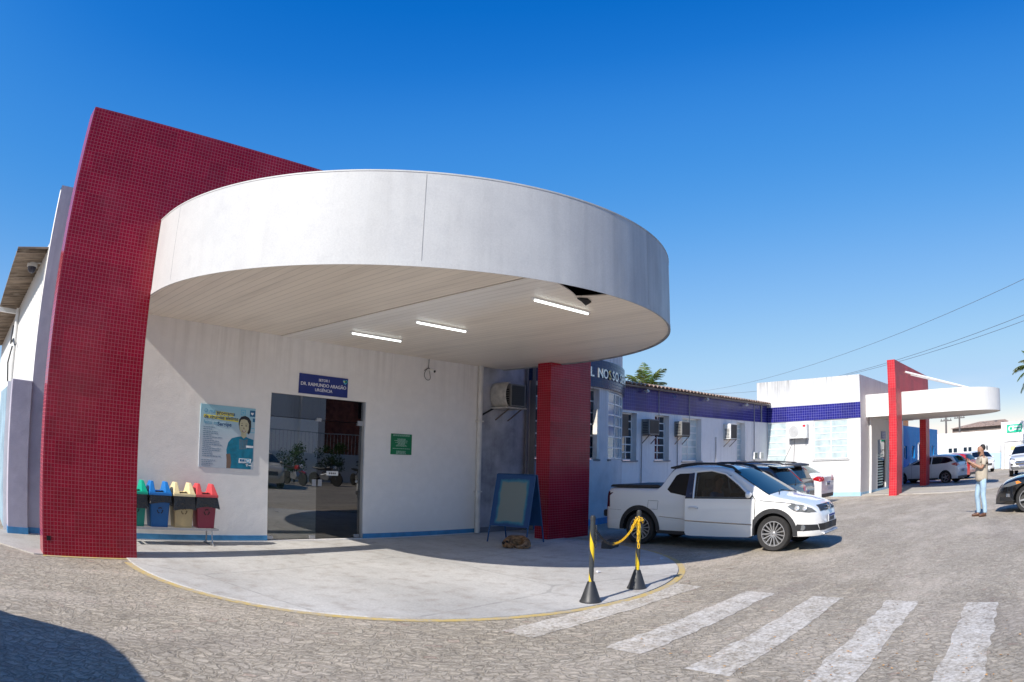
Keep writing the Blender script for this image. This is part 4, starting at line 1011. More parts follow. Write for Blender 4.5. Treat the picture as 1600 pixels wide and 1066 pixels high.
m.lathe([(.235, -.01), (.235, .012), (.22, .016), (.21, .008)], 28, 0, M4); m.lathe([(.05, 0), (.05, .02), (.0, .022)], 16, 0, M4)
for r_ in (.09, .13, .17): m.lathe([(r_, .004), (r_ + .008, .012), (r_ + .012, .004)], 24, 0, M4)
m.build('fan_guard', plain('guard_grey', (.5, .5, .5), .5), t)
m = MB(); m.lathe([(.21, .0), (0, .002)], 24, 0, M4); m.build('fan', plain('fan_beige', (.33, .30, .25), .6), t)
m = MB(); m.box(-.324, -.32, -.40, -.27, .46, .55); m.build('badge', plain('red_badge', (.6, .03, .05), .5), t)
m = MB(); m.box(-.32, 0, -.35, -.31, -.04, 0); m.box(-.32, 0, .31, .35, -.04, 0); m.tube([(-.02, -.30, -.3), (-.02, -.30, 0)], .012, 5); m.tube([(-.02, .22, .0), (-.015, .26, -1.0), (-.015, .3, -2.3)], .012, 5); m.build('bracket', M_grey, t)
for i, (x, lb) in enumerate(((26.35, 'small dark faced meter box on the facade, nearer the last window'), (26.95, 'small grey faced meter box on the facade, next to the corner'))):
    t = thing('meter_box', lb, 'meter box', (x, YL, 1.60), 0, 'meter boxes in the corner')
    m = MB(); m.box(-.16, .16, -.10, 0, 0, .30); m.build('box', M_whitem, t, bevel=.008)
    m = MB(); m.box(-.13, .13, -.104, -.1, .03, .27); m.build('face', M_pdark if i == 0 else M_grey, t)

# ---------------------------------------------------------------- cameras and loose wire
t = thing('security_camera', 'white dome camera hanging under the mouldy eave left of the pylon', 'camera', (.93, 12.35, 4.30))
m = MB(); m.tube([(.04, 0, .1), (-.12, 0, .1)], .025, 8); m.lathe([(.02, .16), (.085, .13), (.10, .06), (.10, .0), (.0, .0)], 20, 0, Matrix.Translation((-.12, 0, 0))); m.build('housing', M_whitem, t, smooth=40)
m = MB(); m.lathe([(.085, 0), (.075, -.06), (.04, -.10), (0, -.11)], 20, 0, Matrix.Translation((-.12, 0, 0))); m.build('dome', plain('smoked_dome', (.03, .03, .05), .08), t, smooth=60)
t = thing('wall_camera', 'small white camera with looped loose cable under the canopy edge, right of the notice', 'camera', (8.66, YW, 3.36))
m = MB(); m.tube([(0, 0, 0.02), (0, -.10, .0), (0.0, -.12, -.02)], .012, 6); m.tube([(.02, -.08, .0), (.03, -.18, -.03)], .032, 10); m.build('camera_body', M_whitem, t)
m = MB(); m.tube([(.032, -.18, -.03), (.034, -.19, -.033)], .026, 10); m.build('lens', M_black, t)
m = MB(); m.tube([(-.02 - .075 * math.sin(a) + .02 * math.sin(2.3 * a), -.03 - .01 * math.cos(3 * a), -.08 + .12 * math.cos(a)) for a in [i * PI / 9 for i in range(22)]], .006, 5); m.tube([(0, -.02, .03), (.01, -.02, .23)], .006, 5); m.build('loose_cable', plain('grey_cable', (.15, .14, .13), .6), t)
t = thing('electric_cable', 'loose dark cables looping down the sunlit side wall left of the pylon', 'cable', (.9, 18, 3))
m = MB()
m.tube([(0, 0, 1.0), (-.05, -.6, .5), (-.02, -1.2, .55), (0, -1.8, .35)], .02, 5); m.tube([(-.02, -1.0, .4), (-.1, -1.2, .0), (-.05, -1.1, -.5), (-.03, -1.4, -1.0)], .02, 5)
m.build('cable', M_black, t); 

# ---------------------------------------------------------------- recycling bins on their stand
st = thing('bin_stand', 'low grey metal stand carrying four recycling bins against the wall', 'stand', (3.3, 10.72, .014))
m = MB(); m.box(-.82, .80, -.19, -.15, .245, .275); m.box(-.82, .80, .13, .17, .245, .275); m.box(-.82, -.78, -.15, .13, .248, .272); m.box(.76, .80, -.15, .13, .248, .272); m.build('rail', M_grey, st)
m = MB()
for x in (-.78, .70):
    for y in (-.15, .14): m.tube([(x, y * .8, .25), (x, y * 1.05, .028)], .013, 8)
    m.tube([(x, -.24, .014), (x, .24, .014)], .013, 8)
m.build('leg', M_grey, st)
def bin_(x, c, clid, word, label, sag, mess):
    t = thing('recycling_bin', label, 'bin', (x, 10.72, .290), 0, 'recycling bins on the stand')
    mc = plain('bin_plastic', c, .4, var=.12, scale=3); ml = plain('bin_lid_plastic', clid, .35, var=.08, scale=4)
    w0, w1, d0, d1, h = .145, .178, .13, .165, .50
    m = MB()
    def ring(k, z): 
        w_, d_ = w0 + (w1 - w0) * k, d0 + (d1 - d0) * k; r_ = .03; o = []
        for cx, cy, a0 in ((w_ - r_, d_ - r_, 0), (-w_ + r_, d_ - r_, 90), (-w_ + r_, -d_ + r_, 180), (w_ - r_, -d_ + r_, 270)):
            for q in range(4): o.append((cx + r_ * math.cos(rad(a0 + q * 30)), cy + r_ * math.sin(rad(a0 + q * 30)), z))
        return o
    rs = [ring(k, h * k) for k in (0, .5, .93, .935, 1)]; rs[3] = [(a * 1.04, b * 1.04, z) for a, b, z in rs[3]]; rs[4] = [(a * 1.04, b * 1.04, z) for a, b, z in rs[4]]
    vs = sum(rs, []); n = 16; fs = [tuple(reversed(range(n)))]
    for k in range(4): fs += [(k * n + i, k * n + (i + 1) % n, (k + 1) * n + (i + 1) % n, (k + 1) * n + i) for i in range(n)]
    m.add(vs, fs); m.build('bin_body', mc, t, smooth=35)
    # lid: flat collar and two end gables with an opening through between them
    m = MB(); W2, D2_, zt = .192, .178, h + .205
    m.box(-W2, W2, -D2_, D2_, h - .005, h + .04)
    for s_ in (-1, 1):
        a, b = s_ * W2 * .97, s_ * W2 * .42
        tp0, tp1 = s_ * W2 * .74, s_ * W2 * .50
        m.add([(a, -D2_ * .95, h + .04), (b, -D2_ * .95, h + .04), (b, D2_ * .95, h + .04), (a, D2_ * .95, h + .04), (tp0, -D2_ * .40, zt), (tp1, -D2_ * .40, zt), (tp1, D2_ * .40, zt), (tp0, D2_ * .40, zt)],
              [(0, 1, 2, 3), (4, 7, 6, 5), (0, 4, 5, 1), (1, 5, 6, 2), (2, 6, 7, 3), (3, 7, 4, 0)])
    m.box(-W2 * .5, W2 * .5, D2_ * .78, D2_ * .9, h + .04, h + .055)
    m.build('lid', ml, t, bevel=.008)
    m = MB(); m.box(-W2 * .40, W2 * .40, -D2_ * .7, D2_ * .72, h + .0405, h + .0425); m.build('lid_opening', M_dark, t)
    # bag folded over the rim
    m = MB(); N = 64; rows = 7; vs = []
    top = ring(1.0, 0)
    for j in range(rows):
        f = j / (rows - 1)
        for i in range(N):
            u = i / N * 16; a = top[int(u) % 16]; b = top[(int(u) + 1) % 16]; k = u % 1
            px, py = a[0] * (1 - k) + b[0] * k, a[1] * (1 - k) + b[1] * k
            wv = math.sin(i * 1.1 + j * .7) * .5 + math.sin(i * .43 + mess) * .7
            drop = .155 + sag * max(0, math.cos((i / N - .72) * 2 * PI)) + .022 * wv
            ex = 1.07 + .05 * f + .035 * wv * f + (.12 * f if (mess == 4 and px > .1) else 0)
            vs.append((px * ex, py * ex, h - .004 - drop * f))
    m.add(vs, [(j * N + i, j * N + (i + 1) % N, (j + 1) * N + (i + 1) % N, (j + 1) * N + i) for j in range(rows - 1) for i in range(N)])
    bag = NT('black_bin_bag'); bag.bump(bag.noise(bag.obj(), 22, 4, .7), .6, .02); m.build('bin_bag', bag.set((.012, .012, .013), .22, 0, .6), t, smooth=60)
    m = MB(); yb = -(d0 + (d1 - d0) * .5) - .004; zc = .26
    for q in range(3):
        a0 = q * 120 + 90
        pts = []
        for k in range(7):
            a = rad(a0 - 42 + k * 11); pts.append((a, .052, .034))
        vs = [(r1 * math.cos(a), yb, zc + r1 * math.sin(a)) for a, r1, r2 in pts] + [(r2 * math.cos(a), yb, zc + r2 * math.sin(a)) for a, r1, r2 in pts]
        m.add(vs, [(i, i + 1, 8 + i, 7 + i) for i in range(6)])
        a = rad(a0 + 26); e = rad(a0 + 52)
        m.add([(.062 * math.cos(a), yb, zc + .062 * math.sin(a)), (.022 * math.cos(a), yb, zc + .022 * math.sin(a)), (.044 * math.cos(e), yb, zc + .044 * math.sin(e))], [(0, 1, 2)])
    put_text(m, word, .046, (0, yb, zc - .09), ext=.001, bold=.01)
    m.v = [(x, y + (zc - z) * .035 / .25 * 1.0, z) for x, y, z in m.v]
    m.build('recycling_print', plain('bin_print', tuple(q * .12 for q in c), .5) if word != 'METAL' else plain('bin_print_orange', (.16, .10, .03), .5), t)
bin_(2.70, (.0, .22, .16), (.0, .38, .25), 'VIDRO', 'green recycling bin half hidden behind the red pylon', .05, 1)
bin_(3.10, (.0, .10, .30), (.01, .17, .52), 'PAPEL', 'blue recycling bin with its bag tucked under the lid', -.04, 2)
bin_(3.51, (.50, .37, .18), (.74, .62, .36), 'METAL', 'cream recycling bin with bag hanging low in front', .06, 3)
bin_(3.90, (.26, .025, .05), (.60, .07, .08), 'PLÁSTICO', 'red recycling bin with bag flaring out at its side', .02, 4)

# ---------------------------------------------------------------- bollards and chain
def spiral_mat():
    s = NT('black_post_yellow_tape'); x, y, z = s.sep(s.obj())
    a = s.math('DIVIDE', s.math('ARCTAN2', y, x), 2 * PI)
    fr = s.math('FRACT', s.math('ADD', s.math('ADD', s.math('MULTIPLY', z, 2.15), a), .24))
    band = s.math('MULTIPLY', s.math('LESS_THAN', fr, .36), s.math('LESS_THAN', z, .86))
    n = s.noise(s.obj(), 9, 4)
    c = s.mix(band, (.035, .04, .043), s.mix(s.rng(n, .4, .8), (.72, .50, .01), (.50, .36, .03)))
    return s.set(c, .4, 0, .5)
M_spiral = spiral_mat()
M_cone = plain('black_rubber_cone', (.028, .029, .031), .5, var=.25, scale=6)
for (x, y, rz, lb) in ((6.195, 4.86, .2, 'black and yellow chain post nearer the camera, at the pavement edge'), (7.24, 4.95, 2.0, 'black and yellow chain post with yellow chain knotted at its top')):
    t = thing('chain_post', lb, 'post', (x, y, .014), rz, 'striped chain posts')
    m = MB(); m.tube([(0, 0, .2), (0, 0, .95)], .028, 16); m.build('post', M_spiral, t, smooth=40)
    m = MB(); m.lathe([(.125, 0), (.125, .012), (.112, .03), (.046, .225), (.040, .24), (.0, .242)], 28); m.build('cone_base', M_cone, t, smooth=35)
    m = MB(); m.tube([(0, 0, .945), (0, 0, .985)], .031, 16); m.lathe([(.027, .985), (.024, 1.0), (0, 1.002)], 14); m.build('cap', M_cone, t, smooth=40)
t = thing('plastic_chain', 'yellow and black plastic chain sagging between the two striped posts', 'chain', (6.195, 4.86, -.014))
def link(mb, p, d, roll, mi, L=.048, Wd=.025, r=.0045):
    d = d.normalized(); up = Vector((0, 0, 1)); s_ = d.cross(up).normalized(); u = s_.cross(d); a = s_ * math.cos(roll) + u * math.sin(roll)
    pts = []
    for k in range(13):
        q = 2 * PI * k / 12; pts.append(p + d * (L * .5 * math.cos(q) + (.012 if math.cos(q) > 0 else -.012)) + a * (Wd * .5 * math.sin(q)))
    mb.tube(pts, r, 6, mi)
A0, A1 = Vector((0, 0, .93)), Vector((1.045, .09, .93)); cp_ = []
for k in range(31):
    f = k / 30; p = A0.lerp(A1, f); p.z -= .27 * 4 * f * (1 - f) * (1 + .25 * (.5 - f)); cp_.append(p)
m = MB(); acc = 0; i = 0
for a, b in zip(cp_, cp_[1:]):
    link(m, (a + b) / 2, b - a, (i % 2) * PI / 2, 0 if i < 13 else 1); i += 1
for q in range(5): link(m, Vector((.02, -.03, .88 - q * .045)), Vector((.02, 0, -1)), (q % 2) * PI / 2, 0)
for q in range(9): link(m, Vector((.985 + .012 * math.sin(q), .05, .92 - q * .042)), Vector((.05, .02, -1)), (q % 2) * PI / 2, 1)
for q in range(8):
    an = q * 2 * PI / 8; link(m, Vector((1.045 + .045 * math.cos(an), .09 + .045 * math.sin(an), .90 + .02 * math.sin(an * 2))), Vector((-math.sin(an), math.cos(an), .2)), (q % 2) * PI / 2, 1)
for q in range(4): link(m, Vector((.96 - q * .022, .08, .89 - q * .02)), Vector((1, .2, .8)), (q % 2) * PI / 2 + .6, 1)
m.build('chain_links', [plain('black_chain', (.03, .03, .03), .5), plain('yellow_chain', (.78, .46, .01), .45)], t, smooth=50)

# ---------------------------------------------------------------- A-frame board and sleeping dog
t = thing('sandwich_board', 'blue A-frame board with blank faded grey panel by the red pillar', 'sign board', (9.66, 9.45, .014), rad(-78))
M_bfr = plain('dark_blue_board', (.008, .06, .17), .5, var=.2, scale=4)
def faded_mat():
    s = NT('faded_board_panel'); p = s.obj(); x, y, z = s.sep(p); n = s.noise(p, 5, 5)
    a = s.math('ABSOLUTE', x); e = s.math('MAXIMUM', s.math('SUBTRACT', a, .30), s.math('SUBTRACT', s.math('ABSOLUTE', s.math('SUBTRACT', z, .80)), .40))
    k = s.rng(s.math('ADD', e, s.math('MULTIPLY', s.math('SUBTRACT', n, .5), .1)), -.035, .045)
    r = s.n('ValToRGB'); s.l(k, r.inputs[0]); q = r.color_ramp.elements; q[0].color = (.17, .205, .20, 1); q[1].color = (.008, .055, .18, 1); w = q.new(.45); w.color = (.03, .18, .26, 1)
    return s.set(r.outputs[0], .5, 0, .4)
W2 = .43
def panel(mb, sgn, x0, x1, z0, z1, off=0, th=.012):
    f = lambda z: sgn * (.03 + (1.31 - z) * .23)
    vs = []
    for o in (off, off + sgn * th):
        vs += [(x0, f(z0) + o, z0), (x1, f(z0) + o, z0), (x1, f(z1) + o, z1), (x0, f(z1) + o, z1)]
    mb.add(vs, [(0, 1, 2, 3), (7, 6, 5, 4), (0, 4, 5, 1), (1, 5, 6, 2), (2, 6, 7, 3), (3, 7, 4, 0)])
m = MB(); panel(m, -1, -W2, W2, .32, 1.31); m.build('front_panel', faded_mat(), t)
m = MB(); panel(m, 1, -W2, W2, .32, 1.31); m.build('back_panel', M_bfr, t)
for s_ in (-1, 1):
    for x in (-W2, W2):
        m = MB(); f = lambda z: s_ * (.03 + (1.31 - z) * .23)
        m.tube([(x, f(0), 0), (x, f(1.32), 1.32)], .015, 6); m.build('leg', M_bfr, t)
m = MB(); m.tube([(-W2, 0, 1.32), (W2, 0, 1.32)], .014, 6); m.build('hinge', M_bfr, t)

def skin(name, verts, edges, rads, mat, parent=None, sub=2, root=0, M=None):
    """smooth continuous surface grown round a jointed skeleton"""
    me = bpy.data.meshes.new(name); me.from_pydata([tuple(M @ Vector(v)) if M else v for v in verts], edges, [])
    o = bpy.data.objects.new(name, me); C.objects.link(o)
    o.modifiers.new('skin', 'SKIN'); o.modifiers['skin'].use_smooth_shade = True
    sm = o.modifiers.new('sub', 'SUBSURF'); sm.levels = sub; sm.render_levels = sub
    if not me.skin_vertices: me.skin_vertices.new()
    for i, d in enumerate(me.skin_vertices[0].data):
        r_ = rads[i]; d.radius = r_ if isinstance(r_, tuple) else (r_, r_); d.use_root = (i == root)
    dg = bpy.context.evaluated_depsgraph_get(); dg.update()
    nm = bpy.data.meshes.new_from_object(o.evaluated_get(dg)); o.modifiers.clear(); o.data = nm; nm.name = name
    bpy.data.meshes.remove(me)
    nm.materials.clear(); nm.materials.append(mat); nm.polygons.foreach_set('use_smooth', [True] * len(nm.polygons))
    if parent: o.parent = parent
    return o
class Chain:
    def __init__(s): s.v = []; s.e = []; s.r = []
    def pt(s, p, r, prev=None):
        s.v.append(tuple(p)); s.r.append(r); i = len(s.v) - 1
        if prev is not None: s.e.append((prev, i))
        return i
    def run(s, pts, prev=None):
        for p, r in pts: prev = s.pt(p, r, prev)
        return prev
def fur_mat():
    s = NT('brindle_fur'); p = s.obj(); n = s.noise(s.map(p, (1, 3.2, 1.4)), 11, 6, .7); b = s.noise(p, 5, 3)
    r = s.n('ValToRGB'); s.l(n, r.inputs[0]); q = r.color_ramp.elements; q[0].position = .36; q[0].color = (.04, .022, .014, 1); q[1].position = .62; q[1].color = (.36, .20, .10, 1)
    s.bump(s.noise(p, 60, 4, .7), .6, .01); return s.set(s.mix(s.rng(b, .55, .7), r.outputs[0], (.30, .20, .13)), .9, 0, .1)
t = thing('sleeping_dog', 'brown brindle dog curled up asleep on the pavement before the A-frame board', 'dog', (9.02, 8.82, .014), rad(-42))
c = Chain()
a = c.run([((.19, .03, .10), (.085, .095)), ((.14, .12, .115), (.105, .11)), ((.02, .16, .12), (.105, .115)), ((-.10, .13, .115), (.10, .11)), ((-.17, .05, .10), (.085, .095))])
h = c.run([((-.21, -.02, .08), (.06, .065)), ((-.19, -.09, .065), (.062, .06)), ((-.13, -.12, .05), (.045, .042)), ((-.07, -.125, .038), (.03, .03)), ((-.035, -.12, .032), (.022, .02))], a)
hip = c.run([((.20, -.05, .08), (.075, .08)), ((.13, -.11, .05), (.045, .045)), ((.05, -.12, .035), (.026, .028)), ((-.01, -.085, .03), (.022, .024))], 0)
c.run([((.245, -.03, .06), (.03, .03)), ((.255, -.10, .035), (.02, .02)), ((.19, -.165, .025), (.016, .016)), ((.10, -.19, .02), (.012, .012)), ((.03, -.185, .018), (.008, .008))], 0)
c.run([((-.10, .02, .06), (.04, .045)), ((-.02, -.03, .04), (.028, .028)), ((.05, -.05, .035), (.022, .022))], 4)
skin('body', c.v, c.e, c.r, fur_mat(), t, 2, 2)
for s_ in ((-.225, -.10, .105), (-.165, -.06, .115)):
    m = MB(); m.lathe([(.03, -.0), (.026, .02), (.008, .05), (0, .055)], 10, 0, Matrix.Translation(s_) @ Matrix.Rotation(rad(70), 4, 'X')); m.build('ear', plain('dark_ear_fur', (.03, .02, .016), .9), t, smooth=60)
m = MB(); m.lathe([(.0, -.012), (.012, -.004), (.013, .004), (0, .012)], 10, 0, Matrix.Translation((-.022, -.117, .032))); m.build('nose', M_black, t, smooth=60)
# scraps lying on the ground
M_pap = plain('scrap_paper', (.6, .6, .62), .8)
for (x, y, lb) in ((7.85, 6.05, 'crumpled white scrap of paper in shade behind the chain posts'), (9.6, 6.1, 'tiny white paper scrap on the setts under the canopy shadow')):
    m = MB(); m.add([(0, 0, 0), (.10, .01, .012), (.09, .06, .004), (.02, .05, .02), (.05, .03, .03)], [(0, 1, 4), (1, 2, 4), (2, 3, 4), (3, 0, 4), (0, 3, 2, 1)])
    o = m.build('paper_scrap', M_pap); o.location = (x, y, 0.018 if x < 8 else .012); tag(o, lb, 'litter')
m = MB(); m.box(-.22, .22, -.10, .10, 0, .15); o = m.build('stone_block', plain('dark_kerb_stone', (.08, .075, .07), .9, var=.3, bump=.4), bevel=.02); o.location = (10.35, 7.7, .0); o.rotation_euler = (0, 0, .3); tag(o, 'dark stone block lying beside the rear wheel of the pickup', 'block')

# fallen petals and leaf bits on the setts by the crossing
m = MB(); rr = random.Random(77)
for i in range(170):
    x = 5.0 + rr.gauss(0, 1.0); y = 1.3 + rr.gauss(0, .9); a = rr.uniform(0, 2 * PI); q = rr.uniform(.008, .02); z = .012 + rr.random() * .006
    c_, s_ = math.cos(a) * q, math.sin(a) * q
    m.add([(x - c_, y - s_, z), (x + s_ * .5, y - c_ * .5, z + .004), (x + c_, y + s_, z), (x - s_ * .5, y + c_ * .5, z + .006)], [(0, 1, 2, 3)], 0 if rr.random() < .7 else 1)
tag(m.build('fallen_petals', [plain('orange_petal', (.62, .33, .10), .8), plain('dry_leaf_bit', (.22, .13, .07), .9)], fix=False), 'scattered tiny orange petals and leaf bits on the paving by the crosswalk', 'petals', None, 'stuff')

# ---------------------------------------------------------------- cars
M_glcar = NT('tinted_car_glass').set((.005, .008, .012), .03, 0, .42)
M_glclear = glass_mat('door_window_glass', (.68, .72, .75), 1.45)
M_chrome = plain('chrome', (.7, .7, .7), .12, 1, var=.03)
M_alloy = plain('alloy_wheel', (.48, .48, .49), .3, .8, var=.08)
M_trim = plain('black_trim', (.022, .022, .024), .5, var=.15, scale=6)
M_lamp = NT('headlamp_lens').set((.16, .17, .18), .06, .2, .8)
M_lampin = NT('headlamp_bowl').set((.75, .76, .78), .1, .6, .8)
M_tail = NT('red_tail_lamp').set((.38, .008, .012), .12, 0, .7, 1)
M_taild = NT('dark_tail_lamp').set((.06, .006, .010), .12, 0, .7, 1)
M_amber = NT('amber_lamp').set((.75, .22, .02), .15, 0, .7)
M_plate = plain('plate_grey', (.55, .56, .58), .5, var=.05)
M_plateb = plain('plate_blue', (.03, .07, .32), .5)
def paint(name, c, rough=.28, metal=0, coat=1, dusty=.35):
    s = NT(name); n = s.noise(s.obj(), 2.2, 5, .6); z = s.sep(s.obj())[2]
    dust = s.math('MULTIPLY', s.rng(s.math('ADD', z, s.math('MULTIPLY', n, .35)), .85, .3), dusty)
    s.setv(s.b.inputs['Base Color'], s.mix(dust, c, (.34, .29, .24)))
    s.set(None, s.math('ADD', rough, s.math('MULTIPLY', dust, .8)), metal, .5, coat); return s.m

class Car:
    def __init__(s, name, label, cat, P, loc, rz, group=None):
        s.P = P; s.t = thing(name, label, cat, loc, rz, group)
        s.wb = P['wb']; s.xr = -P['ro']; s.xf = s.wb + P['fo']
        xs = np.linspace(s.xr, s.xf, 420)
        def prof(key, sig):
            a = np.array(P[key]); y = np.interp(xs, a[:, 0], a[:, 1]); k = max(1, int(sig / (xs[1] - xs[0]))); w = np.hanning(2 * k + 1); w /= w.sum()
            e = np.concatenate([2 * y[0] - y[k:0:-1], y, 2 * y[-1] - y[-2:-k - 2:-1]]); return np.convolve(e, w, 'valid')
        s.xs = xs; s._t = prof('top', P.get('sig', .07)); s._h = prof('hw', .08); s.zb = P.get('zb', .24); s.belt = P.get('belt', .95); s.tum = P.get('tum', .36)
        s.roofz = max(q[1] for q in P['top'])
    def top(s, x): return float(np.interp(x, s.xs, s._t))
    def hw(s, x, z):
        w = float(np.interp(x, s.xs, s._h))
        if z > s.belt: w -= s.tum * (z - s.belt) + .12 * (z - s.belt) ** 2
        d = (z - .62); w -= .10 * d * d * (1 if z < .62 else .35)
        if .66 < z < .80: w += .006 * math.sin((z - .66) / .14 * PI)
        return w
    def ztop(s, x, y):
        w = max(.2, s.hw(x, s.top(x) - .1)); return s.top(x) - s.P.get('camber', .045) * min(1, (y / w) ** 2) ** 1.2
    def build_body(s, mat, cuts=()):
        ns = s.P.get('ns', 64); X = []
        for i in range(ns + 1):
            f = i / ns; X.append(s.xr + (s.xf - s.xr) * (f + .035 * math.sin(2 * PI * f) * -1))
        K, A, T = 9, 5, 4; secs = []
        for x in X:
            t = s.top(x); r = min(.09, (t - s.zb) * .25); pts = []
            zs = t - r - s.P.get('camber', .045)
            for k in range(K): z = s.zb + (zs - s.zb) * k / (K - 1); pts.append((s.hw(x, z) - (.02 if k == 0 else 0), z))
            w0 = s.hw(x, zs); ze = s.ztop(x, w0 - 1.3 * r)
            for k in range(1, A + 1):
                a = k / A * PI / 2; pts.append((w0 - 1.3 * r * (1 - math.cos(a)), zs + (ze - zs) * math.sin(a)))
            y1 = pts[-1][0]
            for k in range(1, T + 1): y = y1 * (1 - k / T); pts.append((y, s.ztop(x, y)))
            secs.append([(x, y, z) for y, z in pts] + [(x, -y, z) for y, z in reversed(pts[:-1])])
        n = len(secs[0]); m = MB(); vs = sum(secs, [])
        fs = [(i * n + j, i * n + (j + 1) % n, (i + 1) * n + (j + 1) % n, (i + 1) * n + j) for i in range(ns) for j in range(n)]
        fs += [tuple(range(n)), tuple(reversed(range(ns * n, ns * n + n)))]
        m.add(vs, fs)
        o = m.build('body', [mat, M_trim], s.t)
        cut = MB(); ra = s.P.get('ra', s.P['wr'] + .05)
        for wx in (0, s.wb):
            for sg_ in (-1, 1):
                M4 = Matrix.Translation((wx, sg_ * .46, s.P['wr'] * .98)) @ Matrix.Rotation(-sg_ * PI / 2, 4, 'X')
                cut.lathe([(ra, 0), (ra, .8)], 40, 0, M4)
        cutters = [cut] + list(cuts)
        tmp = []
        for i, c in enumerate(cutters):
            q = c.build('cutter', M_trim); tmp.append(q)
            b = o.modifiers.new('cut', 'BOOLEAN'); b.object = q; b.operation = 'DIFFERENCE'; b.solver = 'EXACT'
        q_par = o.parent; o.parent = None
        dg = bpy.context.evaluated_depsgraph_get(); dg.update()
        nm = bpy.data.meshes.new_from_object(o.evaluated_get(dg)); o.modifiers.clear(); old = o.data; o.data = nm; bpy.data.meshes.remove(old); nm.name = 'body'
        o.parent = q_par
        for q in tmp:
            me = q.data; bpy.data.objects.remove(q); bpy.data.meshes.remove(me)
        nm.materials.clear(); nm.materials.append(mat); nm.materials.append(M_trim)
        for p in nm.polygons:
            x, y, z = p.center; dk = 0
            for wx in (0, s.wb):
                if math.hypot(x - wx, z - s.P['wr'] * .98) < ra + .012 and abs(y) < s.hw(x, max(z, s.zb)) - .012: dk = 1
            if cuts and s.P['cabin'][0] < x < s.P['cabin'][1] and abs(y) < s.hw(x, z) - .03 and .42 < z < s.top(x) - .06: dk = 1
            if z < s.zb + .01: dk = 1
            p.material_index = dk; p.use_smooth = True
        nm.set_sharp_from_angle(angle=rad(32))
        s.body = o; return o
    # surface patches ------------------------------------------------------------
    def _grid(s, poly, step=.05):
        bm = bmesh.new(); f = bm.faces.new([bm.verts.new((u, v, 0)) for u, v in poly])
        us = [p[0] for p in poly]; vs = [p[1] for p in poly]
        for ax, lo, hi in ((0, min(us), max(us)), (1, min(vs), max(vs))):
            k = int((hi - lo) / step)
            for i in range(1, k + 1):
                co = [0, 0, 0]; co[ax] = lo + (hi - lo) * i / (k + 1); no = [0, 0, 0]; no[ax] = 1
                bmesh.ops.bisect_plane(bm, geom=bm.verts[:] + bm.edges[:] + bm.faces[:], plane_co=co, plane_no=no)
        bm.verts.index_update(); V = [(v.co.x, v.co.y) for v in bm.verts]; F = [[v.index for v in f.verts] for f in bm.faces]; bm.free(); return V, F
    def _solid(s, P0, F, n, th):
        """give a patch a little thickness along n(p)"""
        m = MB(); k = len(P0); vs = [tuple(p) for p in P0] + [tuple(Vector(p) - Vector(n) * th) for p in P0]
        edges = {}
        for f in F:
            for a, b in zip(f, f[1:] + f[:1]): edges[(a, b)] = 1
        fs = [tuple(f) for f in F] + [tuple(k + i for i in reversed(f)) for f in F]
        for a, b in edges:
            if (b, a) not in edges: fs.append((a, k + a, k + b, b))
        m.add(vs, fs); return m
    def side(s, name, poly, mat, sides=(1, -1), off=.004, parent=None, step=.05, M=None, th=.012):
        out = []
        for sd in sides:
            V, F = s._grid(poly, step)
            P0 = [(x, sd * (s.hw(x, z) + off), z) for x, z in V]
            m = s._solid(P0, F, (0, sd, 0), th)
            if M: m.v = [tuple(M @ Vector(v)) for v in m.v]
            o = m.build(name, mat, parent or s.t, smooth=40); out.append(o)
        return out
    def roofglass(s, name, x0, x1, mat, m0=.06, m1=.06, off=.006):
        n, k = 10, 10; vs = []
        e = .01
        for i in range(n + 1):
            x = x0 + (x1 - x0) * i / n; t = s.top(x); r = min(.09, (t - s.zb) * .25); w = s.hw(x, t - r - .045) - (m0 + (m1 - m0) * i / n)
            sl = (s.top(x + e) - s.top(x - e)) / (2 * e); L = math.hypot(1, sl)
            for j in range(k + 1):
                y = w * (2 * j / k - 1); vs.append((x - sl / L * off, y, s.ztop(x, y) + off / L))
        fs = [[i * (k + 1) + j, i * (k + 1) + j + 1, (i + 1) * (k + 1) + j + 1, (i + 1) * (k + 1) + j] for i in range(n) for j in range(k)]
        return s._solid(vs, fs, (0, 0, 1), .012).build(name, mat, s.t, smooth=40)
    def end(s, name, poly, mat, front=True, off=.006, parent=None, step=.05, th=.02):
        V, F = s._grid(poly, step); P0 = []
        for y, z in V:
            X = np.linspace(s.xf, s.wb * .5, 400) if front else np.linspace(s.xr, s.wb * .5, 400)
            hit = X[0]
            for x in X:
                if s.ztop(x, y) >= z and s.hw(x, z) >= abs(y): hit = x; break
            P0.append((hit + (off if front else -off), y, z))
        return s._solid(P0, F, (1 if front else -1, 0, 0), th).build(name, mat, parent or s.t, smooth=50)
    def line(s, name, pts, r, mat, sides=(1, -1), off=0, parent=None):
        m = MB()
        for sd in sides:
            P0 = []
            for (a, b), (c, d) in zip(pts, pts[1:]):
                k = max(2, int(math.hypot(c - a, d - b) / .06))
                for i in range(k): f = i / k; P0.append((a + (c - a) * f, b + (d - b) * f))
            P0.append(pts[-1]); m.tube([(x, sd * (s.hw(x, z) + off), z) for x, z in P0], r, 5)
        return m.build(name, mat, parent or s.t)
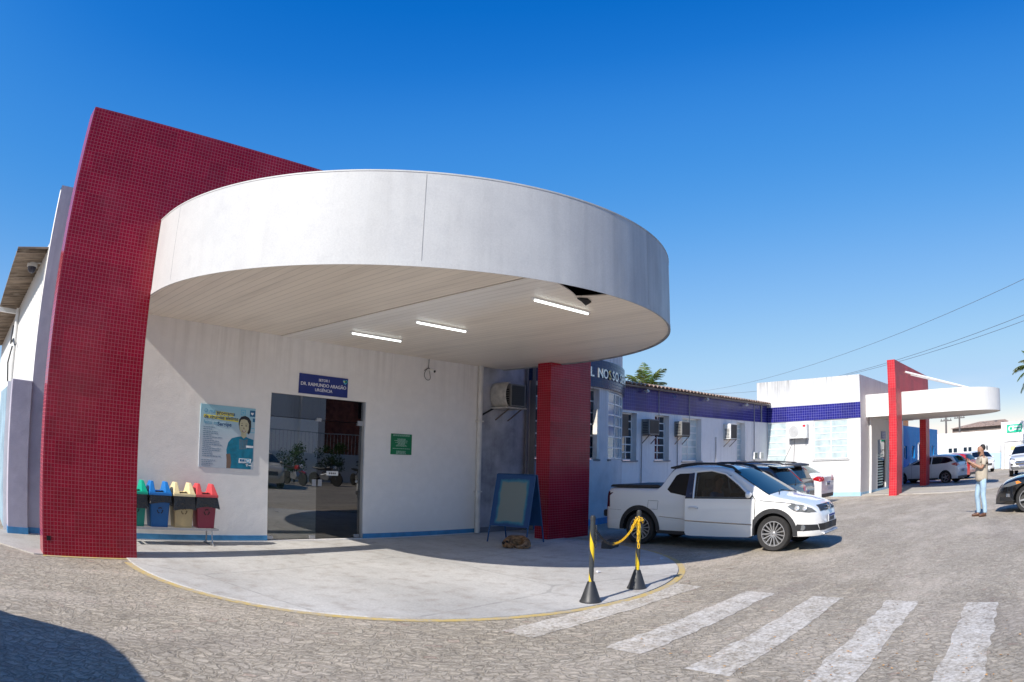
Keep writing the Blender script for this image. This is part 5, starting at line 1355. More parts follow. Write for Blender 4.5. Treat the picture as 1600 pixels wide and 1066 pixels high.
    def wheels(s, spokes=15, kind='fine', rimmat=None, rimr=.69):
        r = s.P['wr']; w = .098; m = MB()
        M4 = Matrix.Rotation(PI / 2, 4, 'X')
        m.lathe([(r * rimr, -w * .9), (r * .93, -w), (r * .985, -w * .82), (r, -w * .45), (r, w * .45), (r * .985, w * .82), (r * .93, w), (r * rimr, w * .9), (r * rimr * .97, w * .5), (r * rimr * .97, -w * .5), (r * rimr, -w * .9)], 36, 0, M4, False)
        ty = m.build('wheel', M_rub, None, smooth=40)
        q = MB(); R0 = r * rimr
        q.lathe([(R0 * 1.0, .80 * w), (R0 * 1.015, .93 * w), (R0 * .95, .93 * w), (R0 * .90, .55 * w), (R0 * .9, .3 * w)], 36, 0, M4, False)
        q.lathe([(0, .72 * w), (R0 * .13, .74 * w), (R0 * .19, .66 * w), (R0 * .22, .4 * w)], 20, 0, M4, False)
        for i in range(spokes):
            a = 2 * PI * i / spokes; h = R0 * (.045 if kind == 'fine' else .13); h1 = R0 * (.06 if kind == 'fine' else .10)
            b = [(-h, .45 * w, R0 * .17), (h, .45 * w, R0 * .17), (h1, .60 * w, R0 * .95), (-h1, .60 * w, R0 * .95), (-h * .8, .74 * w, R0 * .17), (h * .8, .74 * w, R0 * .17), (h1 * .7, .86 * w, R0 * .95), (-h1 * .7, .86 * w, R0 * .95)]
            q.add(b, [(0, 3, 2, 1), (4, 5, 6, 7), (0, 1, 5, 4), (1, 2, 6, 5), (2, 3, 7, 6), (3, 0, 4, 7)], 0, Matrix.Scale(-1, 4, (0, 1, 0)) @ Matrix.Rotation(a, 4, 'Y'))
        # spokes sit on the face with negative y
        rim = q.build('rim', rimmat or M_alloy, None, smooth=35); rim.parent = ty
        d = MB(); d.lathe([(R0 * .96, -.1 * w), (0, -.12 * w)], 24, 0, M4); d.lathe([(R0 * .55, -.0 * w), (R0 * .5, .12 * w), (0, .12 * w)], 24, 0, M4, False)
        br = d.build('brake_disc', plain('brake_grey', (.06, .058, .056), .6, .3), None); br.parent = ty
        hwt = s.P['tr']; first = True
        for x in (0, s.wb):
            for sd in (-1, 1):
                o = ty if first else copy_tree(ty); first = False
                o.parent = s.t; o.location = (x, sd * hwt, r); o.rotation_euler = (0, R.uniform(0, 6), 0 if sd < 0 else PI)
    def plate(s, x, z, front=True, w=.40, h=.13, tilt=0, text='RGA 4B17'):
        d = 1 if front else -1; m = MB(); m.box(x, x + d * .014, -w / 2, w / 2, z - h / 2, z + h / 2); m.box(x + d * .0145, x + d * .0155, -w / 2, w / 2, z + h * .24, z + h / 2, 1)
        for i in range(7):      # the characters are too small to read in the photograph: dark strokes only
            yc = -w * .40 + w * .80 * (i + .5) / 7; m.box(x + d * .0145, x + d * .0165, yc - w * .036, yc + w * .036, z - h * .38, z + h * .14, 2)
        return m.build('number_plate', [M_plate, M_plateb, M_black], s.t)
    def mirror(s, x, z, mat):
        for sd in (-1, 1):
            m = MB(); y = s.hw(x, z) + .03
            m.add([(v[0] * .07, sd * v[1] * .10, v[2] * .065) for v in [(math.cos(a) * math.cos(b) * (1 if math.cos(a) > 0 else .45), math.sin(a) * math.cos(b), math.sin(b)) for b in [-PI / 2 + PI * j / 8 for j in range(9)] for a in [2 * PI * i / 14 for i in range(14)]]],
                  [(j * 14 + i, j * 14 + (i + 1) % 14, (j + 1) * 14 + (i + 1) % 14, (j + 1) * 14 + i) for j in range(8) for i in range(14)], 0, Matrix.Translation((x, sd * (y + .075), z + .05)))
            m.box(x - .02, x + .02, sd * (y - .04), sd * (y + .05), z - .01, z + .03)
            m.build('door_mirror', mat, s.t, smooth=60)
    def handles(s, xs, z, mat):
        for x in xs:
            for sd in (-1, 1):
                m = MB(); y = s.hw(x, z); m.tube([(x - .085, sd * (y + .005), z), (x - .06, sd * (y + .03), z + .004), (x + .06, sd * (y + .03), z + .004), (x + .085, sd * (y + .005), z)], .011, 6)
                m.build('door_handle', mat, s.t, smooth=50)

# ---- the white double cab pickup
P = dict(wb=2.76, ro=.80, fo=.84, wr=.315, tr=.715, ra=.375, zb=.27, belt=.93, tum=.33, sig=.07, camber=.035, cabin=(1.12, 2.40),
         top=[(-.82, .86), (-.80, 1.0), (-.765, 1.10), (-.7, 1.115), (.36, 1.12), (.42, 1.16), (.59, 1.46), (.67, 1.515), (1.1, 1.54), (1.6, 1.53), (1.90, 1.455), (2.68, 1.02), (2.78, .985), (3.1, .925), (3.36, .85), (3.50, .77), (3.58, .64), (3.605, .5)],
         hw=[(-.82, .72), (-.76, .79), (-.55, .82), (0, .83), (2.76, .83), (3.1, .815), (3.3, .77), (3.45, .67), (3.55, .52), (3.605, .40)])
M_wpaint = paint('white_car_paint', (.80, .795, .78), .22, dusty=.22)
pk = Car('pickup_truck', 'white double cab pickup with black tonneau cover, passenger door slightly ajar', 'pickup', P, (12.03, 7.70, 0), math.atan2(-1, .054))
win = [(1.22, .955), (1.19, 1.385), (1.52, 1.415), (1.80, 1.345), (2.06, 1.16), (2.30, .975), (2.30, .955)]
cab = [(1.14, .5), (1.14, 1.41), (1.5, 1.43), (1.86, 1.34), (2.16, 1.13), (2.36, .93), (2.36, .5)]
c1 = MB(); c1.prism(cab, -.66, .66, 'y'); c2 = MB(); c2.prism(win, -1.2, 1.2, 'y')
pk.build_body(M_wpaint, (c1, c2))
pk.roofglass('windscreen', 1.90, 2.66, M_glcar, .045, .05)
pk.roofglass('rear_window', .46, .63, M_glcar, .10, .08)
pk.side('quarter_window', [(.58, 1.08), (.66, 1.02), (1.00, .965), (1.06, .965), (1.06, 1.385), (.78, 1.375), (.71, 1.34), (.64, 1.2)], M_glcar)
pk.side('pillar_trim', [(1.065, .96), (1.215, .955), (1.185, 1.385), (1.065, 1.375)], M_trim, off=.006)
pk.side('window_pane', win, M_glclear, sides=(1,), off=-.01)
# bed cover, spoiler and roof rails
m = MB(); m.prism([(-.74, 1.118), (-.70, 1.15), (.36, 1.165), (.43, 1.13), (.40, 1.105), (-.74, 1.10)], -.735, .735, 'y'); m.build('bed_cover', M_trim, pk.t, bevel=.012)
m = MB(); m.prism([(.50, 1.47), (.50, 1.50), (.72, 1.545), (.80, 1.53), (.64, 1.46)], -.52, .52, 'y'); m.build('roof_spoiler', M_trim, pk.t, bevel=.012)
for sd in (-1, 1):
    m = MB(); pts = [(.66, sd * .555, 1.47), (.78, sd * .565, 1.535), (1.1, sd * .565, 1.565), (1.5, sd * .56, 1.56), (1.84, sd * .55, 1.49), (2.0, sd * .555, 1.38)]; m.tube(pts, [.03, .028, .024, .024, .026, .02], 8); m.build('roof_rail', M_trim, pk.t, smooth=60)
# arch flares, sills, bumpers, lamps
for wx in (0, 2.76):
    arc = [(wx + .375 * math.cos(a), .31 + .375 * math.sin(a)) for a in [rad(-4 + 188 * i / 20) for i in range(21)]]; arc2 = [(wx + .455 * math.cos(a), .31 + .455 * math.sin(a)) for a in [rad(-4 + 188 * i / 20) for i in range(21)]]
    for sd in (-1, 1):
        m = MB(); n = 21
        vs = [(x, sd * (pk.hw(x, max(z, .27)) + .012), max(z, .26)) for x, z in arc] + [(x, sd * (pk.hw(x, max(z, .27)) + .006), max(z, .26)) for x, z in arc2] + [(x, sd * (pk.hw(x, max(z, .27)) - .10), max(z, .26)) for x, z in arc]
        m.add(vs, [(i, i + 1, n + i + 1, n + i) for i in range(n - 1)] + [(i, i + 1, 2 * n + i + 1, 2 * n + i) for i in range(n - 1)]); m.build('wheel_arch', M_trim, pk.t, smooth=50)
pk.side('sill', [(.40, .235), (2.36, .235), (2.36, .30), (.40, .30)], M_trim, off=.003)
pk.side('headlamp', [(3.02, .80), (3.10, .845), (3.28, .83), (3.44, .76), (3.50, .70), (3.40, .685), (3.15, .72)], M_lamp, off=.008)
for sd in (-1, 1):
    for x in (3.20, 3.33):
        m = MB(); m.lathe([(.0, -.004), (.038, 0), (.045, .012), (.03, .018)], 16, 0, Matrix.Translation((x, sd * (pk.hw(x, .76) + .008), .765)) @ Matrix.Rotation(sd * -PI / 2 * .8, 4, 'X')); m.build('headlamp_bulb', M_lampin, pk.t, smooth=60)
pk.end('grille', [(-.46, .70), (.46, .70), (.42, .80), (-.42, .80)], M_trim, off=.012)
m = MB()
for z in (.725, .775): m.tube([(pk.xf - .035 - .25 * (abs(y) / .5) ** 2 - (z - .72) * .9, y, z) for y in [-.42 + .84 * i / 12 for i in range(13)]], .006, 5)
m.build('grille_bar', M_chrome, pk.t)
pk.end('lower_grille', [(-.50, .36), (.50, .36), (.55, .48), (-.55, .48)], M_trim, off=.01)
m = MB()
for z in (.39, .425, .46): m.tube([(pk.xf - .0 - .16 * (abs(y) / .5) ** 2 + .02, y, z) for y in [-.40 + .8 * i / 12 for i in range(13)]], .007, 5)
m.build('lower_grille_bar', M_black, pk.t)
pk.side('fog_lamp_bezel', [(3.16, .37), (3.20, .49), (3.52, .47), (3.55, .37)], M_trim, off=.007)
for sd in (-1, 1):
    m = MB(); m.lathe([(0, .01), (.045, .012), (.055, .0)], 16, 0, Matrix.Translation((3.30, sd * (pk.hw(3.30, .42) + .004), .425)) @ Matrix.Rotation(-sd * PI / 2, 4, 'X')); m.build('fog_lamp', M_lamp, pk.t, smooth=50)
m = MB(); m.prism([(3.25, .27), (3.60, .275), (3.64, .30), (3.60, .325), (3.25, .30)], -.46, .46, 'y'); m.build('bumper_lip', plain('silver_lip', (.45, .46, .48), .35, .5), pk.t, bevel=.01)
# round badge with the letters inside it
m = MB(); RX = Matrix.Translation((pk.xf - .035, 0, .755)) @ Matrix.Rotation(rad(-14), 4, 'Y') @ Matrix.Rotation(PI / 2, 4, 'Y')
m.lathe([(.062, -.01), (.066, .01), (.058, .016), (.054, .008)], 28, 0, RX); m.lathe([(.056, .004), (0, .005)], 24, 1, RX)
RY = Matrix.Translation((pk.xf - .022, 0, .755)) @ Matrix.Rotation(rad(-14), 4, 'Y')
for a, b in (((-.028, .046), (0, .006)), ((0, .006), (.028, .046)), ((-.048, .022), (-.024, -.044)), ((-.024, -.044), (0, -.004)), ((0, -.004), (.024, -.044)), ((.024, -.044), (.048, .022))):
    m.tube([RY @ Vector((0, a[0], a[1])), RY @ Vector((0, b[0], b[1]))], .0055, 5)
m.build('badge', [M_chrome, M_plateb], pk.t, smooth=40)
pk.plate(pk.xf + .012, .555, True)
pk.end('tail_lamp', [(-.80, .70), (-.69, .70), (-.69, 1.02), (-.78, 1.02)], M_taild, False); pk.end('tail_lamp', [(.69, .70), (.80, .70), (.78, 1.02), (.69, 1.02)], M_taild, False)
pk.side('tail_lamp_side', [(-.79, .71), (-.70, .71), (-.72, 1.01), (-.775, 1.01)], M_taild, off=.008)
m = MB(); m.box(-.90, -.74, -.74, .74, .50, .64); m.build('rear_bumper', M_trim, pk.t, bevel=.03)
pk.line('panel_gap', [(-.70, .66), (-.42, .655)], .004, M_black, off=-.001)
pk.line('hood_gap', [(2.50, .90), (2.9, .872), (3.16, .845)], .006, M_black)
pk.line('fender_gap', [(2.40, .30), (2.405, .92), (2.34, 1.0)], .008, M_black)
pk.line('side_strip', [(.44, .565), (1.06, .525)], .006, M_chrome, off=.002)
pk.side('fuel_flap', [(.19, .70), (.40, .70), (.41, .855), (.20, .855)], M_wpaint, sides=(-1,), off=.005)
pk.line('fuel_flap_gap', [(.185, .70), (.40, .695), (.415, .86), (.195, .86), (.185, .70)], .003, M_black, sides=(-1,), off=.001)
pk.mirror(2.30, .96, M_wpaint)
m = MB()
for sd in (-1, 1): m.tube([(2.75, sd * .5, 1.0), (2.68, sd * .25 - .05, 1.03), (2.62, sd * .05 - .1, 1.06)], .008, 5)
m.build('wiper', M_black, pk.t)
pk.wheels(15, 'fine', M_alloy, .70)
# door standing ajar on the passenger side
HX = 2.385; hp = Vector((HX, -pk.hw(HX, .6), 0)); MD = Matrix.Translation(hp + Vector((0, -.012, 0))) @ Matrix.Rotation(rad(6.5), 4, 'Z') @ Matrix.Translation(-hp)
dpoly = [(1.075, .30), (1.10, .255), (1.2, .245), (2.30, .245), (2.37, .27), (2.38, .93), (1.07, .93)]
dl = pk.side('door', dpoly, M_wpaint, sides=(-1,), off=.012, M=MD, th=.06)[0]; dl['label'] = 'passenger door standing slightly ajar'
def dtube(name, pts, r, mat, off=.012, k=6):
    m = MB(); m.tube([MD @ Vector((x, -(pk.hw(x, z) + off), z)) for x, z in pts], r, k); o = m.build(name, mat, None, smooth=50); o.parent = dl; return o
dtube('window_frame', [(2.36, .94), (2.08, 1.185), (1.80, 1.375), (1.52, 1.44), (1.19, 1.415)], .020, M_wpaint)
dtube('window_post', [(1.235, .93), (1.225, 1.05), (1.205, 1.40)], .017, M_wpaint, .016)
dtube('belt_strip', [(1.075, .94), (1.6, .945), (2.34, .94)], .012, M_trim, .014)
dtube('side_strip', [(1.08, .525), (1.7, .50), (2.36, .475)], .012, M_chrome, .016)
dtube('door_handle', [(1.15, .765), (1.19, .775), (1.29, .772), (1.33, .76)], .016, M_wpaint, .035, 8)
dtube('mirror_base', [(2.24, .955), (2.32, .985), (2.35, .95)], .03, M_trim, .02)
o = pk.side('door_pillar', [(1.075, .935), (1.22, .945), (1.195, 1.40), (1.085, 1.385)], plain('dark_blue_film', (.015, .03, .07), .2), sides=(-1,), off=.016, M=MD)[0]; o.parent = dl
o = pk.side('window_pane', win, M_glclear, sides=(-1,), off=.008, M=MD)[0]; o.parent = dl
# seats and steering wheel
M_seat = plain('grey_seat_cloth', (.04, .042, .048), .85, var=.2, bump=.2)
for y in (-.33, .33):
    m = MB(); m.prism([(1.18, .52), (1.16, .60), (1.20, 1.06), (1.29, 1.06), (1.36, .64), (1.75, .66), (1.75, .54)], y - .23, y + .23, 'y'); m.prism([(1.19, 1.10), (1.20, 1.27), (1.27, 1.26), (1.28, 1.10)], y - .12, y + .12, 'y'); m.build('seat', M_seat, pk.t, bevel=.03)
m = MB(); MW = Matrix.Translation((1.98, .33, .92)) @ Matrix.Rotation(rad(62), 4, 'Y'); m.tube([MW @ Vector((.17 * math.cos(a), .17 * math.sin(a), 0)) for a in [i * PI / 10 for i in range(21)]], .014, 6); m.tube([MW @ Vector((-.17, 0, 0)), MW @ Vector((.17, 0, 0))], .016, 6); m.build('steering_wheel', M_black, pk.t)

# ---- the other cars: profile, plan, glass and lamps of each kind
def common(c, mat, side_windows, ws, rw, lamp_s, tail_poly, tail_mat=M_tail, grille=None, spokes=10, door_x=(), handle=(), trim=None, plate=True, tailside=None, bumper=None, rim=None, kind='wide', ptxt='QKL 3C52'):
    c.build_body(mat); c.roofglass('windscreen', ws[0], ws[1], M_glcar, .05, .05); c.roofglass('rear_window', rw[0], rw[1], M_glcar, .09, .09)
    for p in side_windows: c.side('side_window', p, M_glcar)
    if lamp_s: c.side('headlamp', lamp_s, M_lamp, off=.008)
    for sg_ in (-1, 1): c.end('tail_lamp', [(sg_ * y, z) for y, z in tail_poly], tail_mat, False, .008)
    if tailside: c.side('tail_lamp_side', tailside, tail_mat, off=.008)
    if grille: c.end('grille', grille, M_trim, True, .01)
    for dx in door_x: c.line('door_gap', [(dx, .32), (dx + .01, .7), (dx, c.belt)], .005, M_black)
    c.handles(handle, .80, mat)
    c.mirror(ws[1] - .28 if ws[1] > ws[0] else ws[1], c.belt + .03, mat)
    c.wheels(spokes, kind, rim)
    c.side('sill', [(.42, c.zb - .03), (c.wb - .42, c.zb - .03), (c.wb - .42, c.zb + .05), (.42, c.zb + .05)], M_trim, off=.003)
    m = MB(); m.prism([(c.xr - .01, c.zb - .02), (c.xr + .25, c.zb - .02), (c.xr + .25, c.zb + .12), (c.xr - .012, c.zb + .12)], -.68, .68, 'y'); m.build('rear_valance', M_trim, c.t, bevel=.02)
    if plate: c.plate(c.xr + plate[0], plate[1], False, text=ptxt)
def hatchP(**k):
    d = dict(wb=2.47, ro=.64, fo=.78, wr=.295, tr=.70, zb=.24, belt=.93, tum=.34,
             top=[(-.65, .72), (-.63, .95), (-.58, 1.02), (-.26, 1.40), (-.14, 1.455), (.5, 1.50), (1.0, 1.49), (1.38, 1.42), (2.15, 1.02), (2.28, .975), (2.75, .90), (3.05, .80), (3.18, .66), (3.25, .5)],
             hw=[(-.65, .70), (-.55, .78), (-.2, .81), (.3, .825), (2.4, .825), (2.8, .80), (3.05, .68), (3.2, .5), (3.25, .42)])
    d.update(k); return d
M_bpaint = paint('black_car_paint', (.006, .0065, .008), .16, dusty=.05)
cB = Car('parked_car', 'small black hatchback parked directly behind the white pickup, sloping rear window showing', 'car', hatchP(), (15.25, 6.62, 0), rad(91), 'cars parked nose to the wall')
common(cB, M_bpaint, [[(-.22, 1.0), (.02, .97), (.85, .955), (.85, 1.37), (.1, 1.35), (-.12, 1.25)], [(.92, .955), (1.95, .965), (1.45, 1.33), (1.2, 1.385), (.92, 1.39)]], (1.43, 2.12), (-.57, -.28), None,
       [(.52, .84), (.76, .82), (.74, .98), (.60, .98)], M_tail, None, 10, (.88, 1.98), (1.02, .15), plate=(-.015, .60), tailside=[(-.60, .84), (-.42, .86), (-.46, .97), (-.57, .97)])
m = MB(); m.prism([(-.36, 1.40), (-.34, 1.44), (-.12, 1.47), (-.1, 1.44)], -.55, .55, 'y'); m.build('roof_lip', M_bpaint, cB.t, bevel=.01)
m = MB(); m.box(-.58, -.575, -.25, .25, 1.0, 1.02); m.tube([(-.60, 0, 1.0), (-.50, -.28, 1.12)], .01, 5); m.build('rear_wiper', M_black, cB.t)
M_gpaint = paint('dark_grey_car_paint', (.040, .036, .042), .25, .5, dusty=.1)
cA = Car('parked_car', 'dark grey estate car with roof rails, second from the pickup', 'car', hatchP(ro=.82, top=[(-.83, .72), (-.81, .98), (-.76, 1.02), (-.55, 1.38), (-.42, 1.455), (.3, 1.53), (.9, 1.55), (1.3, 1.50), (1.5, 1.43), (2.2, 1.03), (2.3, .985), (2.75, .91), (3.05, .81), (3.18, .68), (3.25, .5)],
         hw=[(-.83, .70), (-.75, .79), (-.3, .825), (.3, .84), (2.4, .84), (2.8, .81), (3.05, .69), (3.2, .5), (3.25, .42)]), (18.25, 7.7, 0), rad(90), 'cars parked nose to the wall')
common(cA, M_gpaint, [[(-.62, 1.03), (-.08, .98), (-.05, 1.36), (-.42, 1.33)], [(.0, .97), (.85, .96), (.85, 1.41), (.02, 1.39)], [(.92, .955), (2.0, .97), (1.5, 1.36), (1.25, 1.41), (.92, 1.42)]], (1.53, 2.18), (-.75, -.56), None,
       [(.56, .80), (.78, .78), (.72, 1.05), (.60, 1.05)], M_taild, None, 10, (.88, 1.98), (1.02, .15), plate=(-.015, .66), tailside=[(-.79, .82), (-.62, .84), (-.66, 1.03), (-.75, 1.03)])
for sd in (-1, 1):
    m = MB(); m.tube([(-.4, sd * .565, 1.43), (-.25, sd * .57, 1.50), (.5, sd * .575, 1.55), (1.1, sd * .57, 1.535), (1.3, sd * .56, 1.46)], .022, 6); m.build('roof_rail', M_trim, cA.t, smooth=60)
m = MB(); m.prism([(-.70, 1.40), (-.68, 1.45), (-.40, 1.49), (-.38, 1.44)], -.58, .58, 'y'); m.build('roof_spoiler', M_trim, cA.t, bevel=.012)
m = MB(); m.tube([(-.1, 0, 1.5), (-.35, 0, 1.95)], .006, 5); m.build('aerial', M_black, cA.t)
sedP = dict(wb=2.62, ro=1.0, fo=.84, wr=.31, tr=.73, zb=.24, belt=.95, tum=.36,
            top=[(-1.02, .70), (-1.0, .93), (-.95, 1.0), (-.62, 1.04), (-.5, 1.06), (.12, 1.40), (.28, 1.44), (.9, 1.475), (1.3, 1.45), (1.5, 1.40), (2.3, 1.02), (2.42, .98), (2.95, .89), (3.2, .80), (3.38, .66), (3.46, .5)],
            hw=[(-1.02, .70), (-.93, .79), (-.6, .84), (.2, .865), (2.5, .865), (2.9, .83), (3.2, .71), (3.4, .52), (3.46, .42)])
cC = Car('parked_car', 'white saloon parked farthest along the facade, red tail lamps towards the yard', 'car', sedP, (23.7, 9.1, 0), rad(91), 'cars parked nose to the wall')
common(cC, M_wpaint, [[(-.30, 1.10), (.0, 1.0), (.85, .975), (.85, 1.38), (.30, 1.36), (.1, 1.31)], [(.92, .975), (2.05, .99), (1.55, 1.31), (1.3, 1.375), (.92, 1.385)]], (1.53, 2.26), (-.46, .10), None,
       [(.44, .80), (.78, .78), (.80, .90), (.74, .97), (.50, .95)], M_tail, None, 10, (.88, 2.05), (1.0, .1), plate=(-.015, .70), tailside=[(-.95, .79), (-.72, .84), (-.68, .90), (-.85, .97), (-.93, .97)])
# under the far canopy and beyond
i30 = hatchP(wb=2.65, ro=.68, fo=.85, wr=.315, tr=.74, belt=.97, tum=.36,
             top=[(-.69, .70), (-.67, .95), (-.63, 1.05), (-.36, 1.36), (-.24, 1.42), (.4, 1.47), (1.0, 1.46), (1.35, 1.40), (2.35, .98), (2.45, .95), (2.95, .86), (3.25, .76), (3.42, .6), (3.50, .46)],
             hw=[(-.69, .70), (-.6, .80), (-.25, .865), (.3, .885), (2.5, .885), (3.0, .85), (3.25, .72), (3.42, .5), (3.50, .42)])
M_wp2 = paint('white_car_paint_two', (.72, .725, .73), .25)
cW = Car('parked_car', 'white hatchback parked under the far canopy, behind the slender red leg', 'car', i30, (36.75, 5.45, 0), math.atan2(.975, .24), 'cars parked across the yard')
i30w = [[(-.42, 1.10), (-.05, 1.02), (.80, .985), (.80, 1.36), (.10, 1.34), (-.25, 1.24)], [(.86, .985), (2.15, .985), (1.55, 1.28), (1.25, 1.35), (.86, 1.365)]]
common(cW, M_wp2, i30w, (1.40, 2.32), (-.62, -.36), [(2.80, .76), (2.95, .80), (3.2, .74), (3.36, .62), (3.1, .66)],
       [(.44, .90), (.80, .86), (.78, 1.0), (.60, 1.04)], M_tail, None, 5, (.83, 2.0), (.98, .1), plate=(-.02, .62), tailside=[(-.65, .86), (-.38, .93), (-.34, .97), (-.57, 1.03), (-.63, 1.02)])
M_rpaint = paint('red_car_paint', (.36, .012, .016), .22)
cR = Car('parked_car', 'red hatchback half hidden behind the white one under the far canopy', 'car', i30, (40.9, 5.35, 0), rad(80), 'cars parked across the yard')
common(cR, M_rpaint, i30w, (1.40, 2.32), (-.62, -.36), None, [(.40, .84), (.82, .80), (.80, 1.0), (.60, 1.05)], M_tail, None, 5, (.83, 2.0), (.98, .1), plate=(-.02, .62), tailside=[(-.65, .82), (-.38, .90), (-.34, .97), (-.57, 1.03), (-.63, 1.02)])
cM = Car('parked_car', 'white car by the perimeter building, mostly hidden behind the man', 'car', hatchP(), (52.2, 5.8, 0), rad(200), 'cars parked across the yard')
common(cM, M_wp2, [[(-.22, 1.0), (.02, .97), (.85, .955), (.85, 1.37), (.1, 1.35), (-.12, 1.25)], [(.92, .955), (1.95, .965), (1.45, 1.33), (1.2, 1.385), (.92, 1.39)]], (1.43, 2.12), (-.57, -.28), [(2.65, .74), (2.8, .82), (3.05, .76), (3.12, .66)],
       [(.52, .84), (.76, .82), (.74, .98), (.60, .98)], M_tail, [(-.45, .45), (.45, .45), (.5, .6), (-.5, .6)], 5, (.88, 1.98), (1.02, .15), plate=(-.015, .60))
suvP = hatchP(wb=2.52, ro=.75, fo=.78, wr=.34, tr=.74, zb=.34, belt=1.08, tum=.28,
              top=[(-.76, .85), (-.74, 1.1), (-.70, 1.2), (-.5, 1.60), (-.3, 1.66), (.4, 1.70), (1.0, 1.68), (1.3, 1.62), (2.0, 1.17), (2.15, 1.12), (2.75, 1.04), (3.05, .96), (3.2, .80), (3.3, .55)],
              hw=[(-.76, .76), (-.65, .84), (.3, .87), (2.5, .87), (2.9, .84), (3.1, .76), (3.24, .66), (3.3, .58)])
cS = Car('parked_car', 'white sport utility vehicle facing the camera at the right edge', 'car', suvP, (42.6, 1.35, 0), rad(176), 'cars parked across the yard')
common(cS, M_wp2, [[(-.45, 1.2), (.8, 1.12), (.8, 1.55), (-.2, 1.54)], [(.87, 1.12), (1.85, 1.14), (1.35, 1.5), (.87, 1.55)]], (1.34, 1.96), (-.70, -.50), None, [(.60, .9), (.8, .9), (.78, 1.1), (.62, 1.1)], M_tail, None, 6, (.83, 1.9), (.98, .1), plate=False)
for sg_ in (-1, 1):
    cS.end('headlamp', [(sg_ * .44, .86), (sg_ * .80, .92), (sg_ * .78, 1.0), (sg_ * .50, .95)], M_lamp, True, .01)
    cS.end('fog_lamp', [(sg_ * .56, .60), (sg_ * .70, .60), (sg_ * .70, .70), (sg_ * .56, .70)], M_trim, True, .012)
cS.end('grille', [(-.42, .68), (-.36, .60), (.36, .60), (.42, .68), (.44, .78), (.36, .83), (-.36, .83), (-.44, .78)], M_trim, True, .012); cS.end('grille_bar', [(-.42, .735), (.42, .735), (.42, .77), (-.42, .77)], M_chrome, True, .02)
cS.end('bumper_cladding', [(-.62, .36), (.62, .36), (.72, .54), (-.72, .54)], plain('grey_cladding', (.10, .10, .105), .6), True, .01); cS.plate(cS.xf + .02, .55, True, text='QMB 2A91')
fusP = dict(wb=2.85, ro=1.07, fo=.93, wr=.335, tr=.785, zb=.21, belt=.95, tum=.40, ra=.40,
            top=[(-1.08, .70), (-1.05, .95), (-.6, 1.05), (.05, 1.36), (.3, 1.43), (1.0, 1.475), (1.4, 1.45), (1.65, 1.38), (2.55, .99), (2.68, .955), (3.2, .885), (3.5, .79), (3.68, .66), (3.78, .45)],
            hw=[(-1.08, .72), (-.98, .82), (-.5, .89), (.3, .92), (2.8, .92), (3.2, .89), (3.5, .76), (3.68, .55), (3.78, .42)])
hf = Vector((.03, .9995)); lfv = Vector((-.9995, .03)); fw = Vector((18.15, .56)); rc = fw - lfv * .86 - hf * 2.85
cF = Car('parked_car', 'glossy black saloon cut off by the right edge, headlamp and big alloy wheel showing', 'car', fusP, (rc.x, rc.y, 0), math.atan2(hf.y, hf.x), 'cars parked across the yard')
common(cF, M_bpaint, [[(-.25, 1.08), (.0, 1.0), (.95, .98), (.95, 1.37), (.4, 1.36), (.15, 1.31)], [(1.02, .98), (2.25, .985), (1.7, 1.29), (1.4, 1.37), (1.02, 1.385)]], (1.68, 2.5), (-.5, .05), [(3.02, .735), (3.12, .80), (3.40, .745), (3.60, .66), (3.62, .63), (3.35, .66)],
       [(.44, .80), (.80, .78), (.80, .90), (.50, .95)], M_tail, [(-.40, .50), (.40, .50), (.46, .70), (-.46, .70)], 5, (1.0, 2.2), (1.15, .15), plate=(-.02, .7))
cF.side('indicator', [(3.03, .742), (3.12, .79), (3.2, .775), (3.17, .715)], M_amber, off=.012)
cF.side('fog_lamp', [(3.34, .40), (3.46, .40), (3.46, .48), (3.36, .48)], M_chrome, off=.01)
cF.side('air_intake', [(3.2, .30), (3.66, .30), (3.64, .40), (3.3, .36)], M_trim, off=.006)
cF.plate(cF.xf - .06, .50, True, text='NVJ 8E30')
cF.line('hood_gap', [(2.55, .92), (3.0, .875), (3.3, .82)], .004, M_trim)
cF.line('fender_gap', [(2.42, .26), (2.40, .7), (2.45, .93)], .005, M_trim)
# grey van outside the left of the picture: it throws the shadow in the lower left corner
vanP = dict(wb=2.7, ro=.85, fo=.85, wr=.32, tr=.74, zb=.26, belt=1.10, tum=.12, sig=.16,
            top=[(-.87, .9), (-.85, 1.75), (-.75, 1.92), (-.4, 1.99), (1.6, 1.99), (2.1, 1.90), (2.85, 1.20), (3.0, 1.12), (3.4, .95), (3.5, .75), (3.56, .5)],
            hw=[(-.87, .74), (-.7, .84), (0, .86), (2.6, .86), (3.0, .83), (3.3, .74), (3.56, .5)])
cV = Car('parked_van', 'silver van parked just outside the left of the picture', 'van', vanP, (-1.88, 3.25, 0), rad(90))
common(cV, paint('silver_paint', (.42, .43, .44), .3, .4), [[(.3, 1.15), (1.3, 1.12), (1.3, 1.7), (.3, 1.7)], [(1.4, 1.12), (2.6, 1.16), (2.1, 1.68), (1.4, 1.7)]], (2.18, 2.8), (-.86, -.845), [(3.1, .72), (3.25, .86), (3.4, .82), (3.48, .7)], [(.66, .9), (.78, .9), (.78, 1.3), (.66, 1.3)], M_tail, None, 8, (1.35, 2.4), (1.5, .6), plate=(-.02, .7))
